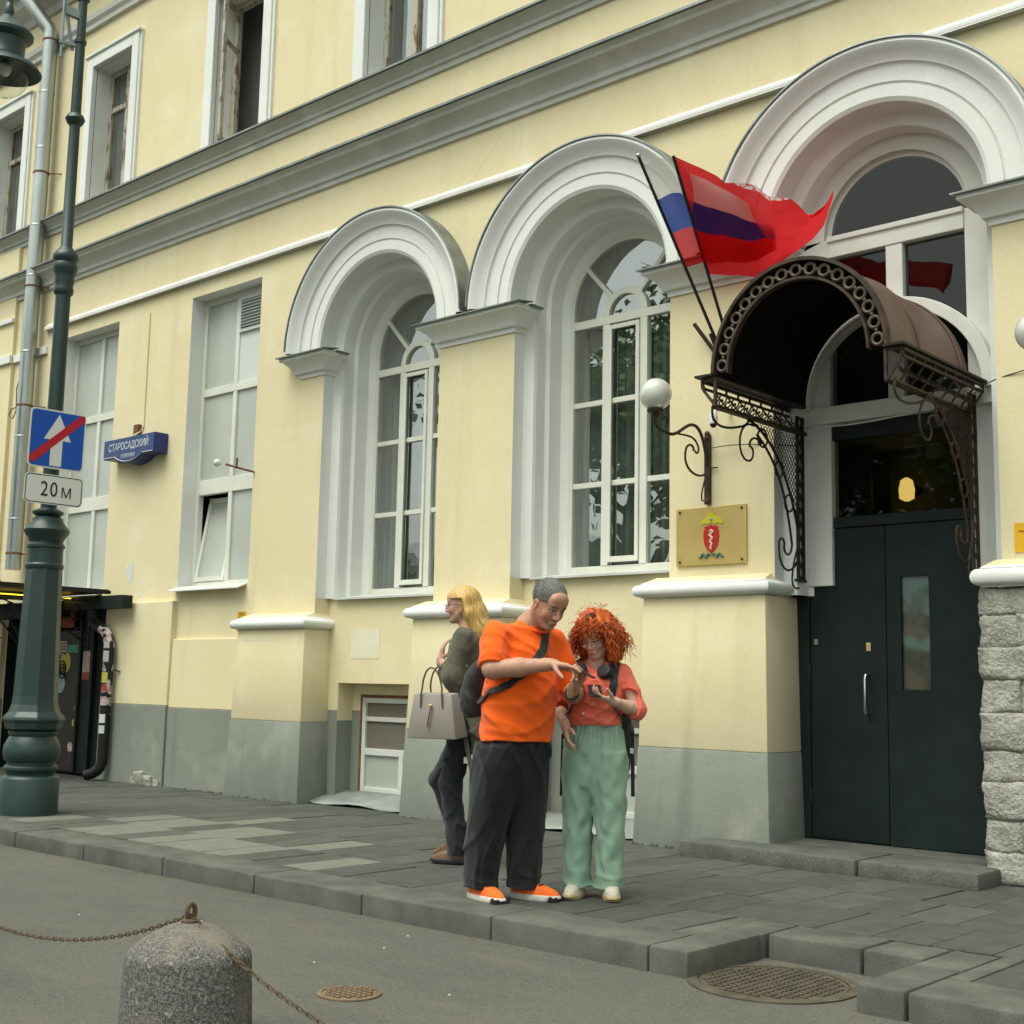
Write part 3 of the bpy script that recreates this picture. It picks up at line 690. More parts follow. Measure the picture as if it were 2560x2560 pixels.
# --- arched windows
def arched_window(c, dz):
    z0, zt, y = 2.10 + dz, 4.36 + dz * .5, .655
    rad = .625; fr = MB()
    fr.box(c - rad, c - rad + .05, y, y + .07, z0, ZS).box(c + rad - .05, c + rad, y, y + .07, z0, ZS).box(c - rad + .05, c + rad - .05, y + .002, y + .068, z0, z0 + .075)
    fr.arch([(rad - .05, y), (rad, y), (rad, y + .07), (rad - .05, y + .07)], c, ZS, n=36, close=True)
    fr.box(c - rad + .05, c + rad - .05, y - .006, y + .072, zt, zt + .075)
    m = .205
    for s_ in (-1, 1): fr.box(c + s_ * m - .038, c + s_ * m + .038, y - .004, y + .066, z0 + .075, zt)
    bars = [2.915 + dz * .7, 3.655 + dz * .6]
    for z in bars:
        for a, b in ((c - rad + .05, c - m - .038), (c - m + .038, c + m - .038), (c + m + .038, c + rad - .05)): fr.box(a, b, y + .006, y + .06, z - .024, z + .024)
    # opening leaf in the middle stands proud
    for s_ in (-1, 1): fr.box(c + s_ * (m - .038) - (.036 if s_ > 0 else 0), c + s_ * (m - .038) + (.0 if s_ > 0 else .036), y - .022, y - .0045, z0 + .10, zt - .02)
    fr.box(c - m + .074, c + m - .074, y - .02, y + .004, zt - .06, zt - .02).box(c - m + .074, c + m - .074, y - .02, y - .003, z0 + .10, z0 + .15)
    fr.arch([(m - .03, y - .004), (m + .035, y - .004), (m + .035, y + .066), (m - .03, y + .066)], c, zt + .075, n=24, close=True)
    for a in (R(48), R(132)):
        ca, sa = math.cos(a), math.sin(a); zc = zt + .075
        rr = .0
        for q in range(200):
            if math.hypot(c + rr * ca - c, zc + rr * sa - ZS) >= rad - .045: break
            rr += .005
        fr.obox((c + (m + .03) * ca, y + .03, zc + (m + .03) * sa), (c + rr * ca, y + .03, zc + rr * sa), .045, .06, up=(0, 1, 0)) if False else fr.obox((c + (m + .03) * ca, y + .03, zc + (m + .03) * sa), (c + rr * ca, y + .03, zc + rr * sa), .06, .04, up=(-sa, 0, ca))
    f = fr.build('arched_window', M['pvc'], bl, bevel=.004)
    gy = y + .03
    zz = [z0 + .075, bars[0] - .024, bars[0] + .024, bars[1] - .024, bars[1] + .024, zt]
    tl = random.Random(int(c * 100))
    for a, b in ((c - rad + .05, c - m - .038), (c - m + .038, c + m - .038), (c + m + .038, c + rad - .05)):
        for i in range(3):
            e = [tl.uniform(-.002, .002) for _ in range(3)]
            p = MB().quad((a, gy, zz[2 * i]), (b, gy + e[0], zz[2 * i]), (b, gy + e[0] + e[1], zz[2 * i + 1]), (a, gy + e[1], zz[2 * i + 1]))
            p.build('pane', M['glass'], f, fix=False)
    # fanlight panes: centre half-disc and three outer sectors
    zc = zt + .075
    g = MB(); n = 20
    g.add([(c + (m - .03) * math.cos(math.pi * i / n), gy, zc + (m - .03) * math.sin(math.pi * i / n)) for i in range(n + 1)], [tuple(range(n + 1))]); g.build('pane', M['glass'], f, fix=False)
    def outer(a):
        rr = .2
        while math.hypot(rr * math.cos(a), zc + rr * math.sin(a) - ZS) < rad - .04 and rr < 1.2 and not (zc + rr * math.sin(a) < ZS and abs(rr * math.cos(a)) > rad - .05): rr += .004
        return rr
    for A, B in ((0, R(46)), (R(50), R(130)), (R(134), math.pi)):
        g = MB(); vs = []
        for i in range(13):
            a = A + (B - A) * i / 12; r1 = outer(a)
            vs += [(c + (m + .03) * math.cos(a), gy + .001, zc + (m + .03) * math.sin(a)), (c + r1 * math.cos(a), gy + .001, zc + r1 * math.sin(a))]
        g.add(vs, [(2 * i, 2 * i + 1, 2 * i + 3, 2 * i + 2) for i in range(12)]); g.build('pane', M['glass'], f, fix=False)
    # curtain drawn to the left, inside
    n = 90; vs = []; fs = []
    for i in range(n + 1):
        xx = c - .80 + 1.6 * i / n; yy = y + .13 + .02 * math.sin(i * 1.15) + .01 * math.sin(i * 2.7); vs += [(xx, yy, z0), (xx, yy, 5.3)]
    for i in range(n): fs.append((2 * i, 2 * i + 2, 2 * i + 3, 2 * i + 1))
    MB().add(vs, fs).build('curtain', M['curtain'], f, smooth=True, fix=False)
    # white metal sill
    sl = MB(); sl.prism_x([(y, z0 + .02), (PY - .06, z0 - .035), (PY - .06, z0 - .055), (PY - .05, z0 - .05), (y, z0)], c - .73, c + .80)
    sl.build('window_sill', M['sillw'], f)
arched_window(BAY[0], DZ[0]); arched_window(BAY[1], DZ[1])
# --- the doorway bay
c = BAY[2]
y = .44
fr = MB()      # big white timber surround filling the arch
n = 40
def ring_face(ri, ro, cz, yy, t):
    vs = []
    for i in range(n + 1):
        a = math.pi * i / n; vs += [(c + ri * math.cos(a), yy, cz + ri * math.sin(a)), (c + ro * math.cos(a), yy, ZS + ro * math.sin(a))]
    t.add(vs, [(2 * i, 2 * i + 1, 2 * i + 3, 2 * i + 2) for i in range(n)])
FZ = 4.60
ring_face(.565, .74, FZ, y, fr)
fr.arch([(.565, y), (.565, y + .05), (.53, y + .05), (.53, y + .09)], c, FZ, n=n)
fr.box(c - .74, c - .53, y, y + .12, 1.95, FZ).box(c + .53, c + .74, y, y + .12, 1.95, FZ)
fr.box(c - .53, c + .53, y - .012, y + .10, FZ - .15, FZ - .0)        # rail under fanlight
fr.box(c - .53, c + .53, y - .03, y + .05, FZ - .03, FZ + .012)
fr.box(c - .065, c + .065, y - .004, y + .10, 3.30, FZ - .15)          # mullion
fr.box(c - .74, c + .74, y - .05, y + .10, 3.16, 3.29)                 # rail over the door
fr.arch([(.66, y - .09), (.75, y - .09), (.75, y - .002), (.66, y - .002)], c, 3.27, .0, math.pi, n=36, close=True)   # white arch over the rail
ds = fr.build('door_surround', M['oldwhite'], bl, bevel=.006)
g = MB(); g.add([(c + .53 * math.cos(math.pi * i / n), y + .06, FZ + .53 * math.sin(math.pi * i / n)) for i in range(n + 1)], [tuple(range(n + 1))]); g.build('fanlight_pane', M['darkglass'], ds, fix=False)
for a, b in ((c - .53, c - .065), (c + .065, c + .53)): gpane(a, b, y + .05, 3.29, FZ - .15, ds, 'darkglass')
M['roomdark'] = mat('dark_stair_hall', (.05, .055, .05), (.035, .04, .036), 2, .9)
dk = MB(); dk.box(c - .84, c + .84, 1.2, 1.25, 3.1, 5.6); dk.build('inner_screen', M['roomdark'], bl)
# dark lobby transom and steel door
lob = MB()
lob.box(c - .84, c - .74, y + .02, y + .12, .1, 3.16).box(c - .84, c + .84, y + .02, y + .10, 3.04, 3.158).box(c - .74, c - .62, y + .025, y + .10, 2.46, 3.04).box(c + .66, c + .84, y + .02, y + .12, .1, 3.04).box(c - .62, c + .66, y + .022, y + .10, 2.38, 2.46)
df = lob.build('door_frame', M['doorblk'], bl, bevel=.006)
gpane(c - .62, c + .66, y + .06, 2.46, 3.04, df, 'darkglass')
dd = MB().box(c - .738, c - .135, y + .035, y + .09, .115, 2.375)
dr = dd.build('door', M['doorblk'], bl, bevel=.006)
# fixed leaf with a tall narrow pane set back in a frame
lf = MB().box(c - .129, c - .02, y + .037, y + .09, .115, 2.375).box(c + .19, c + .655, y + .037, y + .09, .115, 2.375).box(c - .02, c + .19, y + .0375, y + .089, .115, 1.20).box(c - .02, c + .19, y + .0375, y + .089, 2.0, 2.375)
fl = lf.build('door_leaf', M['doorblk'], bl)
if True:
    k = NT('lobby_poster_behind_glass'); zc_ = k.sep(k.pos)[2]
    cc = k.mix(k.ramp(k.noise(6, 5), .4, .6), (.045, .05, .035), (.09, .08, .055)); cc = k.mix(k.ramp(k.noise(3.1, 3), .52, .6), cc, (.10, .16, .14))
    k.bsdf(cc, .12, 0, .5); M['doorpane'] = k.m
MB().box(c - .02, c + .19, y + .062, y + .068, 1.20, 2.0).build('pane', M['doorpane'], fl)
for hz in (.35, 1.25, 2.15): MB().lathe([(.011, 0), (.013, .01), (.013, .11), (.011, .12)], (c - .742, y + .03, hz), 8).build('hinge', M['ironblk'], dr, smooth=True)
MB().box(c - .734, c - .14, y + .0315, y + .0345, .13, .34).build('kick_plate', M['doorblk'], dr)
h = MB(); hx = c - .27
h.tube([(hx, y + .035, 1.02), (hx, y - .025, 1.025), (hx, y - .035, 1.05), (hx, y - .035, 1.27), (hx, y - .025, 1.295), (hx, y + .035, 1.30)], .011, 8); h.build('handle', M['steel'], dr, smooth=True)
MB().box(hx - .018, hx + .018, y + .028, y + .0345, 1.47, 1.53).build('lock_plate', M['brass'], dr, bevel=.003)
MB().box(c - .70, c - .67, y + .024, y + .0345, 1.52, 1.56).build('intercom', M['steel'], dr)
lamp_e = NT('warm_lamp_glow'); e = lamp_e.n('Emission'); e.inputs[0].default_value = (1, .62, .16, 1); e.inputs[1].default_value = 1.1; lamp_e.t.links.new(e.outputs[0], lamp_e.out.inputs[0])
ll = thing('lobby_lamp', 'warm yellow wall lamp glowing behind the glass above the black door', 'lamp', (c - .22, 1.05, 2.72))
MB().lathe([(.02, -.09), (.055, -.07), (.06, .0), (.045, .07), (.015, .09)], n=16).build('shade', lamp_e.m, ll, smooth=True)
MB().box(-.05, .05, .03, .17, -.03, .03).build('bracket', M['ironblk'], ll)
M['lobby'] = mat('ochre_lobby_wall', (.10, .09, .03), (.07, .065, .022), 2, .9)
MB().box(c - .42, c + .84, 1.20, 1.26, 2.3, 3.09).build('lobby_wall', M['lobby'], bl)
MB().box(c - .84, c - .42, .86, .90, 2.3, 3.06).build('lobby_partition', M['doorblk'], bl)
MB().box(c - .84, c + .84, y + .13, 2.5, .09, .11).build('lobby_floor', M['room'], bl)
MB().box(c - .84, c + .84, y + .16, 1.3, 3.07, 3.10).build('lobby_ceiling', M['room'], bl)
# yellow returns of the doorway below the white reveal
MB().quad((c - .842, YP, .1), (c - .842, y + .02, .1), (c - .842, y + .02, 1.87), (c - .842, YP, 1.87)).build('jamb_return', M['wall'], bl, fix=False)
# entrance step
M['stepst'] = mat('dark_worn_step_stone', (.075, .08, .072), (.12, .12, .10), 5, .8, .5, 50, .008, grain=.3)
st = tag(MB().box(.62, 1.98, -.38, .18, -.05, .105).build('entrance_step', M['stepst'], None, bevel=.018, smooth=True), 'dark stone slab step in front of the black door, its left half', 'step')
st2 = tag(MB().box(1.985, 2.78, -.36, .18, -.05, .10).build('entrance_step', M['stepst'], None, bevel=.02, smooth=True), 'dark stone slab step beside the rough stone pier, its right half', 'step')
MB().box(c - .842, c + .842, .185, .55, -.05, .108).build('threshold', M['stepst'], bl, bevel=.008)
# --- right-hand pier with exposed rough stone
def rough_block(x0, x1, y0, y1, z0, z1, seed, m):
    rr = random.Random(seed); bm = bmesh.new(); bmesh.ops.create_cube(bm, size=1)
    bmesh.ops.subdivide_edges(bm, edges=bm.edges, cuts=7, use_grid_fill=True)
    for v in bm.verts:
        p = Vector((x0 + (v.co.x + .5) * (x1 - x0), y0 + (v.co.y + .5) * (y1 - y0), z0 + (v.co.z + .5) * (z1 - z0)))
        from mathutils import noise as mn
        d = mn.noise_vector(p * 5) * .022 + mn.noise_vector(p * 17) * .012 + mn.noise_vector(p * 41) * .006
        e = max(abs(v.co.x), abs(v.co.z)) > .46
        p += d + (Vector((0, .006 + .012 * max(0, mn.noise(p * 6)), 0)) if e and v.co.y < -.4 else Vector())
        v.co = p
    me = bpy.data.meshes.new('stone_block'); bm.to_mesh(me); bm.free(); me.materials.append(m)
    me.polygons.foreach_set('use_smooth', [True] * len(me.polygons))
    o = bpy.data.objects.new('stone_block', me); col.objects.link(o); o.parent = bl
    return o
z = .0; ri = 0
for hh in (.20, .21, .22, .20, .23, .21, .20, .21, .17):
    z1 = min(z + hh, 1.86)
    cuts = [2.685, 3.16, 3.66, 4.2] if ri % 2 == 0 else [2.69, 2.93, 3.42, 4.2]
    for a, b in zip(cuts, cuts[1:]): rough_block(a - .004, b + .004, .0 + rs.uniform(-.012, .012), .4, z - .002, z1 + .002, ri * 7 + int(a * 10), M['stone'])
    z = z1; ri += 1
MB().box(2.70, 4.2, .03, .38, -.1, 1.85).build('mortar_core', M['joint'], bl)
torus_band(2.72, 4.25, 1.86, 2.0)
# broken plaster and rubble at the foot of the wall
M['rubble'] = mat('crumbled_grey_plaster', (.17, .17, .145), (.11, .11, .095), 20, .95)
def rubble(n, xa, xb, y, seed):
    t = MB(); rr = random.Random(seed)
    for i in range(n):
        x = rr.uniform(xa, xb); s_ = rr.uniform(.004, .018); yy = y - rr.uniform(0, .03)
        vs = [(x + rr.uniform(-s_, s_) * 1.6, yy - rr.uniform(0, s_), rr.uniform(-.01, s_ * 1.5)) for _ in range(6)]
        t.add(vs, [(0, 1, 2), (0, 2, 3), (0, 3, 4), (1, 2, 5), (2, 3, 5), (3, 4, 5), (0, 1, 5), (0, 4, 5)])
    return t.build('crumbled_plaster', M['rubble'], bl, fix=False)
for o in (rubble(70, -6.9, -5.3, .05, 1), rubble(50, -5.2, -4.1, -.055, 2), rubble(40, -.02, .62, -.055, 4), rubble(30, -2.57, -1.5, -.055, 5)): tag(o, kind='stuff')
for (x, z, s_) in ((-6.95, .10, .10), (-6.78, .07, .07), (-6.62, .05, .05), (-7.05, .06, .06)):
    rough_block(x - s_, x + s_, .01, .10, -.02, z + s_ * .4, int(-x * 50), M['stone'])
# ================================================================ entrance canopy
CC, CW, CZ, CF, CB = 1.89, .63, 3.30, -.90, .34      # centre, half width, spring height, front, back
cn = thing('entrance_canopy', 'brown barrel vaulted iron canopy over the black door with ring pattern arch', 'canopy', (CC, .14, 2.0))
def cpt(a, r, y): return (CC + r * CW * math.cos(a), y, CZ + r * (CW + .05) * math.sin(a))
t = MB(); n = 36; vs = []; fs = []
ys = [CF + .02, CF + .45, CF + .46, CB]
for y in ys:
    for i in range(n + 1):
        a = math.pi * i / n; k = 1.006 if y == CF + .45 else 1.0; vs.append(cpt(a, k, y))
m_ = n + 1
for j in range(len(ys) - 1):
    for i in range(n): fs.append((j * m_ + i, j * m_ + i + 1, (j + 1) * m_ + i + 1, (j + 1) * m_ + i))
t.add(vs, fs)
roof = t.build('roof_sheet', M['roofbrown'], cn, smooth=True, fix=False, world=True)
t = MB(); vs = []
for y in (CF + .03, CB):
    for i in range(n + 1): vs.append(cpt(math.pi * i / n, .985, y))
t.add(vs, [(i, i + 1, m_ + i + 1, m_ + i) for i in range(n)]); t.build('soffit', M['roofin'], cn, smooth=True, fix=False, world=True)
sm = MB(); sm.tube([cpt(math.pi * i / n, 1.012, CF + .47) for i in range(n + 1)], .008, 5); sm.tube([cpt(math.pi * i / n, 1.012, CB - .12) for i in range(n + 1)], .008, 5); sm.build('standing_seams', M['roofbrown'], roof)
def flatarch(r0, r1, y0, y1, m, name):
    t = MB(); vs = []
    for i in range(n + 1):
        a = math.pi * i / n; vs += [cpt(a, r0, y0), cpt(a, r1, y0), cpt(a, r1, y1), cpt(a, r0, y1)]
    fs = []
    for i in range(n):
        for j in range(4): fs.append((i * 4 + j, i * 4 + (j + 1) % 4, (i + 1) * 4 + (j + 1) % 4, (i + 1) * 4 + j))
    t.add(vs, fs + [(0, 1, 2, 3), (n * 4 + 3, n * 4 + 2, n * 4 + 1, n * 4)])
    return t.build(name, m, cn, smooth=True, angle=30, world=True)
flatarch(.985, 1.02, CF - .03, CF + .03, M['iron'], 'outer_arch_band')
flatarch(.80, .825, CF - .03, CF + .02, M['iron'], 'inner_arch_band')
M['ringiron'] = mat('worn_brown_ring_iron', (.085, .062, .045), (.13, .10, .075), 14, .6, .1, 90, metal=.2)
NR = 17
for i in range(NR):
    a = math.pi * (i + .5) / NR
    pc = cpt(a, .903, CF); rr = .036
    MB().tube([(pc[0] + rr * math.cos(q), pc[1], pc[2] + rr * math.sin(q)) for q in np.linspace(0, 2 * math.pi, 17)[:-1]], .011, 6, closed=True).build('ring', M['ringiron'], cn, smooth=True, world=True)
    if i < NR - 1:
        pd = cpt(math.pi * (i + 1.0) / NR, .903, CF); MB().sphere(pd, .013, 8, 6).build('bead', M['ringiron'], cn, world=True)
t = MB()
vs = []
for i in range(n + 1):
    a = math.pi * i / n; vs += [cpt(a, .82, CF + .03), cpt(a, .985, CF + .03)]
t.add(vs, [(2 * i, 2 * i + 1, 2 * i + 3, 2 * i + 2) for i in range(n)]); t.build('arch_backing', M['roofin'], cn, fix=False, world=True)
# side friezes: gutter strip and lattice between two rails, and the bracket below
for sgn in (-1, 1):
    xa = CC + sgn * CW; xo = CC + sgn * (CW + .10); xb_ = CC + sgn * (CW - .01)
    # little pointed side boxes with gutter lip
    MB().box(min(xb_, xo + sgn * .03), max(xb_, xo + sgn * .03), CF - .05, CB + .02, CZ - .012, CZ + .004).build('gutter_lip', M['ironblk'], cn, world=True)
    fz = MB()
    fz.obox((xo, CF, CZ - .03), (xo, CB, CZ - .03), .02, .02).obox((xo, CF, CZ - .075), (xo, CB, CZ - .075), .016, .016)
    fz.obox((xb_, CF, CZ - .215), (xb_, CB, CZ - .215), .022, .022).obox((xo - sgn * .01, CF, CZ - .09), (xb_, CF, CZ - .215), .016, .016).obox((xo, CF - .005, CZ - .03), (xb_, CF - .005, CZ - .02), .018, .018)
    fz.obox((xo, CF - .002, CZ - .03), (xo - sgn * .02, CF - .002, CZ - .09), .016, .016).obox((xb_, CF - .002, CZ - .02), (xb_, CF - .002, CZ - .215), .02, .02)
    for i in range(9):
        yy = CF + (CB - CF) * i / 8; fz.obox((xo, yy, CZ - .03), (xo, yy, CZ - .075), .012, .012)
        fz.obox((xo - sgn * .002, yy, CZ - .075), (xb_, yy, CZ - .215), .010, .010)
    fr = fz.build('side_frieze', M['iron'], cn, world=True)
    # sloping lattice of S scrolls
    sc_ = MB(); ns = 14
    for i in range(ns):
        yc = CF + .05 + (CB - CF - .1) * (i + .5) / ns
        pts = spiral(0, 0, .004, .045, 0, 2.4 * math.pi, 16)
        sc_.tube([(xo - sgn * (.05 + q * .65), yc + p, CZ - .145 + q * .8) for p, q in pts], .006, 5)
    sc_.build('scroll_lattice', M['iron'], fr)
    # bracket in the plane x = const
    xp = CC + sgn * (CW + .03); br = MB()
    P = lambda yz: (xp, yz[0], yz[1])
    # perforated flat post on the wall
    for yy in (.275, .355): br.obox((xp, yy, 1.99), (xp, yy, 3.22), .016, .022)
    for i in range(12):
        zc = 2.05 + i * .102; br.tube([(xp, .315 + .030 * math.cos(q), zc + .045 * math.sin(q)) for q in np.linspace(0, 2 * math.pi, 11)[:-1]], .008, 5, closed=True)
    br.obox((xp, .24, 1.985), (xp, .375, 1.985), .03, .02)
    br.obox((xp, .30, 3.085), (xp, CF + .02, 3.085), .018, .014)
    arcA = bez((-.42, 3.08), (-.08, 3.02), (.16, 2.72), (.265, 2.38), 18)
    arcB = bez((-.30, 2.99), (-.06, 2.86), (.10, 2.66), (.185, 2.24), 18)
    br.tube([P(p) for p in arcA], .011, 6); br.tube([P(p) for p in arcB], .010, 6)
    for tpos in (3, 9, 14):
        a, b = arcA[tpos], arcB[tpos]; cc_ = ((a[0] + b[0]) / 2, (a[1] + b[1]) / 2); rr = math.hypot(a[0] - b[0], a[1] - b[1]) / 2
        br.tube([P((cc_[0] + rr * math.cos(q), cc_[1] + rr * math.sin(q))) for q in np.linspace(0, 2 * math.pi, 13)[:-1]], .008, 5, closed=True)
    # scrolls: outer tip, inner curl, lower curls
    br.tube([P(p) for p in bez((CF + .03, 3.10), (CF - .02, 2.98), (CF + .10, 2.93), (-.52, 3.01), 12) + bez((-.52, 3.01), (-.47, 3.02), (-.43, 3.04), (-.40, 3.08), 4)[1:]], .009, 6)
    br.tube([P(p) for p in bez((-.34, 3.045), (-.56, 3.08), (-.58, 2.80), (-.44, 2.78), 12) + bez((-.44, 2.78), (-.33, 2.77), (-.33, 2.90), (-.40, 2.89), 8)[1:]], .008, 6)
    br.tube([P(p) for p in bez((-.40, 2.89), (-.40, 2.96), (-.30, 2.98), (-.24, 2.93), 8)], .008, 6)
    br.tube([P(p) for p in bez((.185, 2.24), (.17, 2.12), (.06, 2.16), (.07, 2.22), 8) + bez((.07, 2.22), (.09, 2.27), (.03, 2.30), (.0, 2.25), 6)[1:] + bez((.0, 2.25), (-.03, 2.05), (.14, 1.98), (.255, 2.12), 10)[1:]], .008, 6)
    br.tube([P(p) for p in bez((.26, 2.22), (.14, 1.98), (.17, 1.90), (.285, 1.93), 10)], .007, 6)
    bo = br.build('bracket', M['ironblk'] if sgn < 0 else M['iron'], cn, world=True)
    # diamond mesh in the corner
    ms = MB()
    def inside(p): 
        yv, zv = p
        if yv > .27 or zv > 3.075: return False
        best = min(arcA, key=lambda q: (q[0] - yv) ** 2 + (q[1] - zv) ** 2)
        return (yv - best[0]) + (zv - best[1]) > 0.005
    for fam in (1, -1):
        for q in np.arange(-3, 8, .05):
            seg = []
            for s_ in np.arange(-.45, .28, .012):
                p = (s_, 2.3 + q + fam * s_ * 1.25)
                if inside(p): seg.append(p)
                elif len(seg) > 1: ms.tube([P(a) for a in (seg[0], seg[-1])], .0035, 4); seg = []
                else: seg = []
            if len(seg) > 1: ms.tube([P(a) for a in (seg[0], seg[-1])], .0035, 4)
    ms.build('mesh_infill', M['ironblk'] if sgn < 0 else M['iron'], bo)
# ================================================================ globe wall lamps
def milkglass():
    k = NT('opal_globe_glass'); k.bsdf(k.mix(k.noise(4, 3), (.74, .76, .70), (.62, .64, .58)), .06, 0, .7, Coat_Weight=.8, Alpha=.80); return k.m
M['milk'] = milkglass()
def wall_lamp(wx, wy, wz, label):
    L = thing('wall_lamp', label, 'lamp', (wx, wy, wz - .5), 'globe lamps beside the entrance')
    t = MB(); t.obox((wx, wy - .02, wz - .52), (wx, wy - .02, wz + .02), .05, .022, up=(0, 1, 0)); 
    for z in (wz - .5, wz, wz + .03): t.sphere((wx, wy - .025, z), .024, 8, 6)
    t.tube([(wx + .02, wy - .02, wz - .24), (wx + .09, wy - .02, wz - .24)], .006)
    t.build('wall_plate', M['iron'], L, world=True)
    P = lambda p: (wx - p[0] * .10, wy - .03 - p[0], wz + p[1])   # arm runs out from the wall
    gy = .60
    arm = bez((.0, -.22), (.03, .0), (.10, .10), (.20, .07), 12) + bez((.20, .07), (.30, .04), (.36, -.06), (.48, -.03), 10)[1:] + bez((.48, -.03), (.60, -.02), (.62, .03), (gy, .07), 8)[1:]
    t = MB(); t.tube([P(p) for p in arm], .013, 7)
    t.tube([P(p) for p in bez((.36, -.02), (.22, -.02), (.14, .0), (.10, -.10), 10)], .008, 6)
    t.tube([P(p) for p in bez((.10, -.10), (.10, -.15), (.14, -.15), (.14, -.12), 6)], .008, 6)
    t.tube([P(p) for p in bez((.02, -.28), (.05, -.34), (.28, -.32), (.26, -.16), 10) + bez((.26, -.16), (.25, -.06), (.15, -.07), (.16, -.13), 8)[1:]], .009, 6)
    t.tube([P(p) for p in bez((.01, -.30), (.06, -.40), (.09, -.52), (.04, -.50), 8)], .006, 6)
    t.tube([P(p) for p in spiral(.50, .06, .012, .045, 0, 4.5, 12)], .007, 6)
    t.build('arm', M['iron'], L, smooth=True, world=True)
    g = P((gy, .0)); gz = wz + .095
    MB().lathe([(.012, -.04), (.022, -.02), (.03, .0), (.062, .012), (.066, .03), (.05, .04)], (g[0], g[1], gz), 16).build('globe_holder', M['iron'], L, smooth=True, world=True)
    MB().sphere((g[0], g[1], gz + .145), .122, 28, 18).build('globe', M['milk'], L, smooth=True, angle=180, world=True)
wall_lamp(.54, YP, 3.11, 'white globe lamp on a scrolled iron arm left of the canopy')
wall_lamp(3.34, YP, 3.11, 'white globe lamp on a scrolled arm cut by the right edge of the photo')
# ================================================================ flags
def cloth_mat(name, fn, transp=.3, transl=.5):
    k = NT(name); c = fn(k)
    d = k.n('BsdfDiffuse'); k.put(d.inputs[0], c)
    tl = k.n('BsdfTranslucent'); k.put(tl.inputs[0], c)
    tr = k.n('BsdfTransparent'); k.put(tr.inputs[0], k.mix(.15, c, (1, 1, 1)))
    m1 = k.n('MixShader'); m1.inputs[0].default_value = transl; k.put(m1.inputs[1], d.outputs[0]); k.put(m1.inputs[2], tl.outputs[0])
    m2 = k.n('MixShader'); m2.inputs[0].default_value = transp; k.put(m2.inputs[1], m1.outputs[0]); k.put(m2.inputs[2], tr.outputs[0])
    k.t.links.new(m2.outputs[0], k.out.inputs[0]); return k.m
def tri(k):
    uv = k.n('UVMap'); v = k.sep(uv.outputs[0])[1]
    nd = k.n('ValToRGB'); k.put(nd.inputs[0], v); cr = nd.color_ramp; cr.interpolation = 'CONSTANT'
    cr.elements[0].position = 0; cr.elements[0].color = (.62, .012, .014, 1); cr.elements[1].position = .333; cr.elements[1].color = (.003, .050, .34, 1)
    e = cr.elements.new(.666); e.color = (.74, .74, .72, 1); return nd.outputs[0]
def redf(k):
    uv = k.n('UVMap'); u, v, _ = k.sep(uv.outputs[0])
    n1 = k.ramp(k.noise(26, 4, .7, vec=uv.outputs[0]), .46, .54)
    du = k.math('MULTIPLY', k.math('SUBTRACT', u, .56), 6.0); dv = k.math('MULTIPLY', k.math('SUBTRACT', v, 1.0), 24.)
    rr = k.math('ADD', k.math('MULTIPLY', du, du), k.math('MULTIPLY', dv, dv))
    f = k.math('MULTIPLY', k.math('LESS_THAN', k.math('ADD', rr, k.noise(9, 2, vec=uv.outputs[0])), 1.35), n1)
    return k.mix(f, (.80, .032, .042), (.80, .80, .80))
M['tricolour'] = cloth_mat('white_blue_red_flag_cloth', tri, .48, .55); M['redflag'] = cloth_mat('red_flag_cloth', redf, .15, .4)
def flag(label, base, top, fa, fb, fn, m, mpole, finial):
    F = thing('flag', label, 'flag', base)
    B, T = Vector(base), Vector(top)
    MB().tube([B, T], .0125, 8).build('pole', mpole, F, smooth=True, world=True)
    if finial: MB().sphere(T + Vector((0, 0, .008)), .022, 12, 8, (1, 1, .8)).build('finial', M['steel'], F, smooth=True, world=True)
    nu, nv = 48, 30; vs = []; fs = []; uvs = []
    for i in range(nu + 1):
        for j in range(nv + 1):
            u, v = i / nu, j / nv
            vs.append(fn(u, v, B + (T - B) * (fa + (fb - fa) * v)))
    for i in range(nu):
        for j in range(nv): fs.append((i * (nv + 1) + j, (i + 1) * (nv + 1) + j, (i + 1) * (nv + 1) + j + 1, i * (nv + 1) + j + 1))
    o = MB().add(vs, fs).build('cloth', m, F, smooth=True, angle=180, fix=False, world=True)
    uvl = o.data.uv_layers.new(name='UVMap')
    for lp in o.data.loops: i, j = divmod(lp.vertex_index, nv + 1); uvl.data[lp.index].uv = (i / nu, j / nv)
    return F
mount = Vector((.66, .05, 3.86))
FD = Vector((.95, .30, 0)).normalized(); TOCAM = Vector((.62, -.76, .12)).normalized()
def tri_fn(u, v, p):
    top = np.interp(u, [0, .12, .2, .28, .5, .75, 1], [0, .02, -.01, -.09, -.22, -.42, -.56]); bot = np.interp(u, [0, .2, .28, .5, .8, 1], [0, -.03, -.05, -.03, -.06, .0])
    q = p + FD * (u * (.68 + .28 * v)) + Vector((0, 0, bot + (top - bot) * v))
    return q + TOCAM * (.10 * min(1, u * 5) + .03 * math.sin(u * 8 + v * 2) * min(1, u * 4) + .012 * math.sin(u * 17 - v * 5) * u)
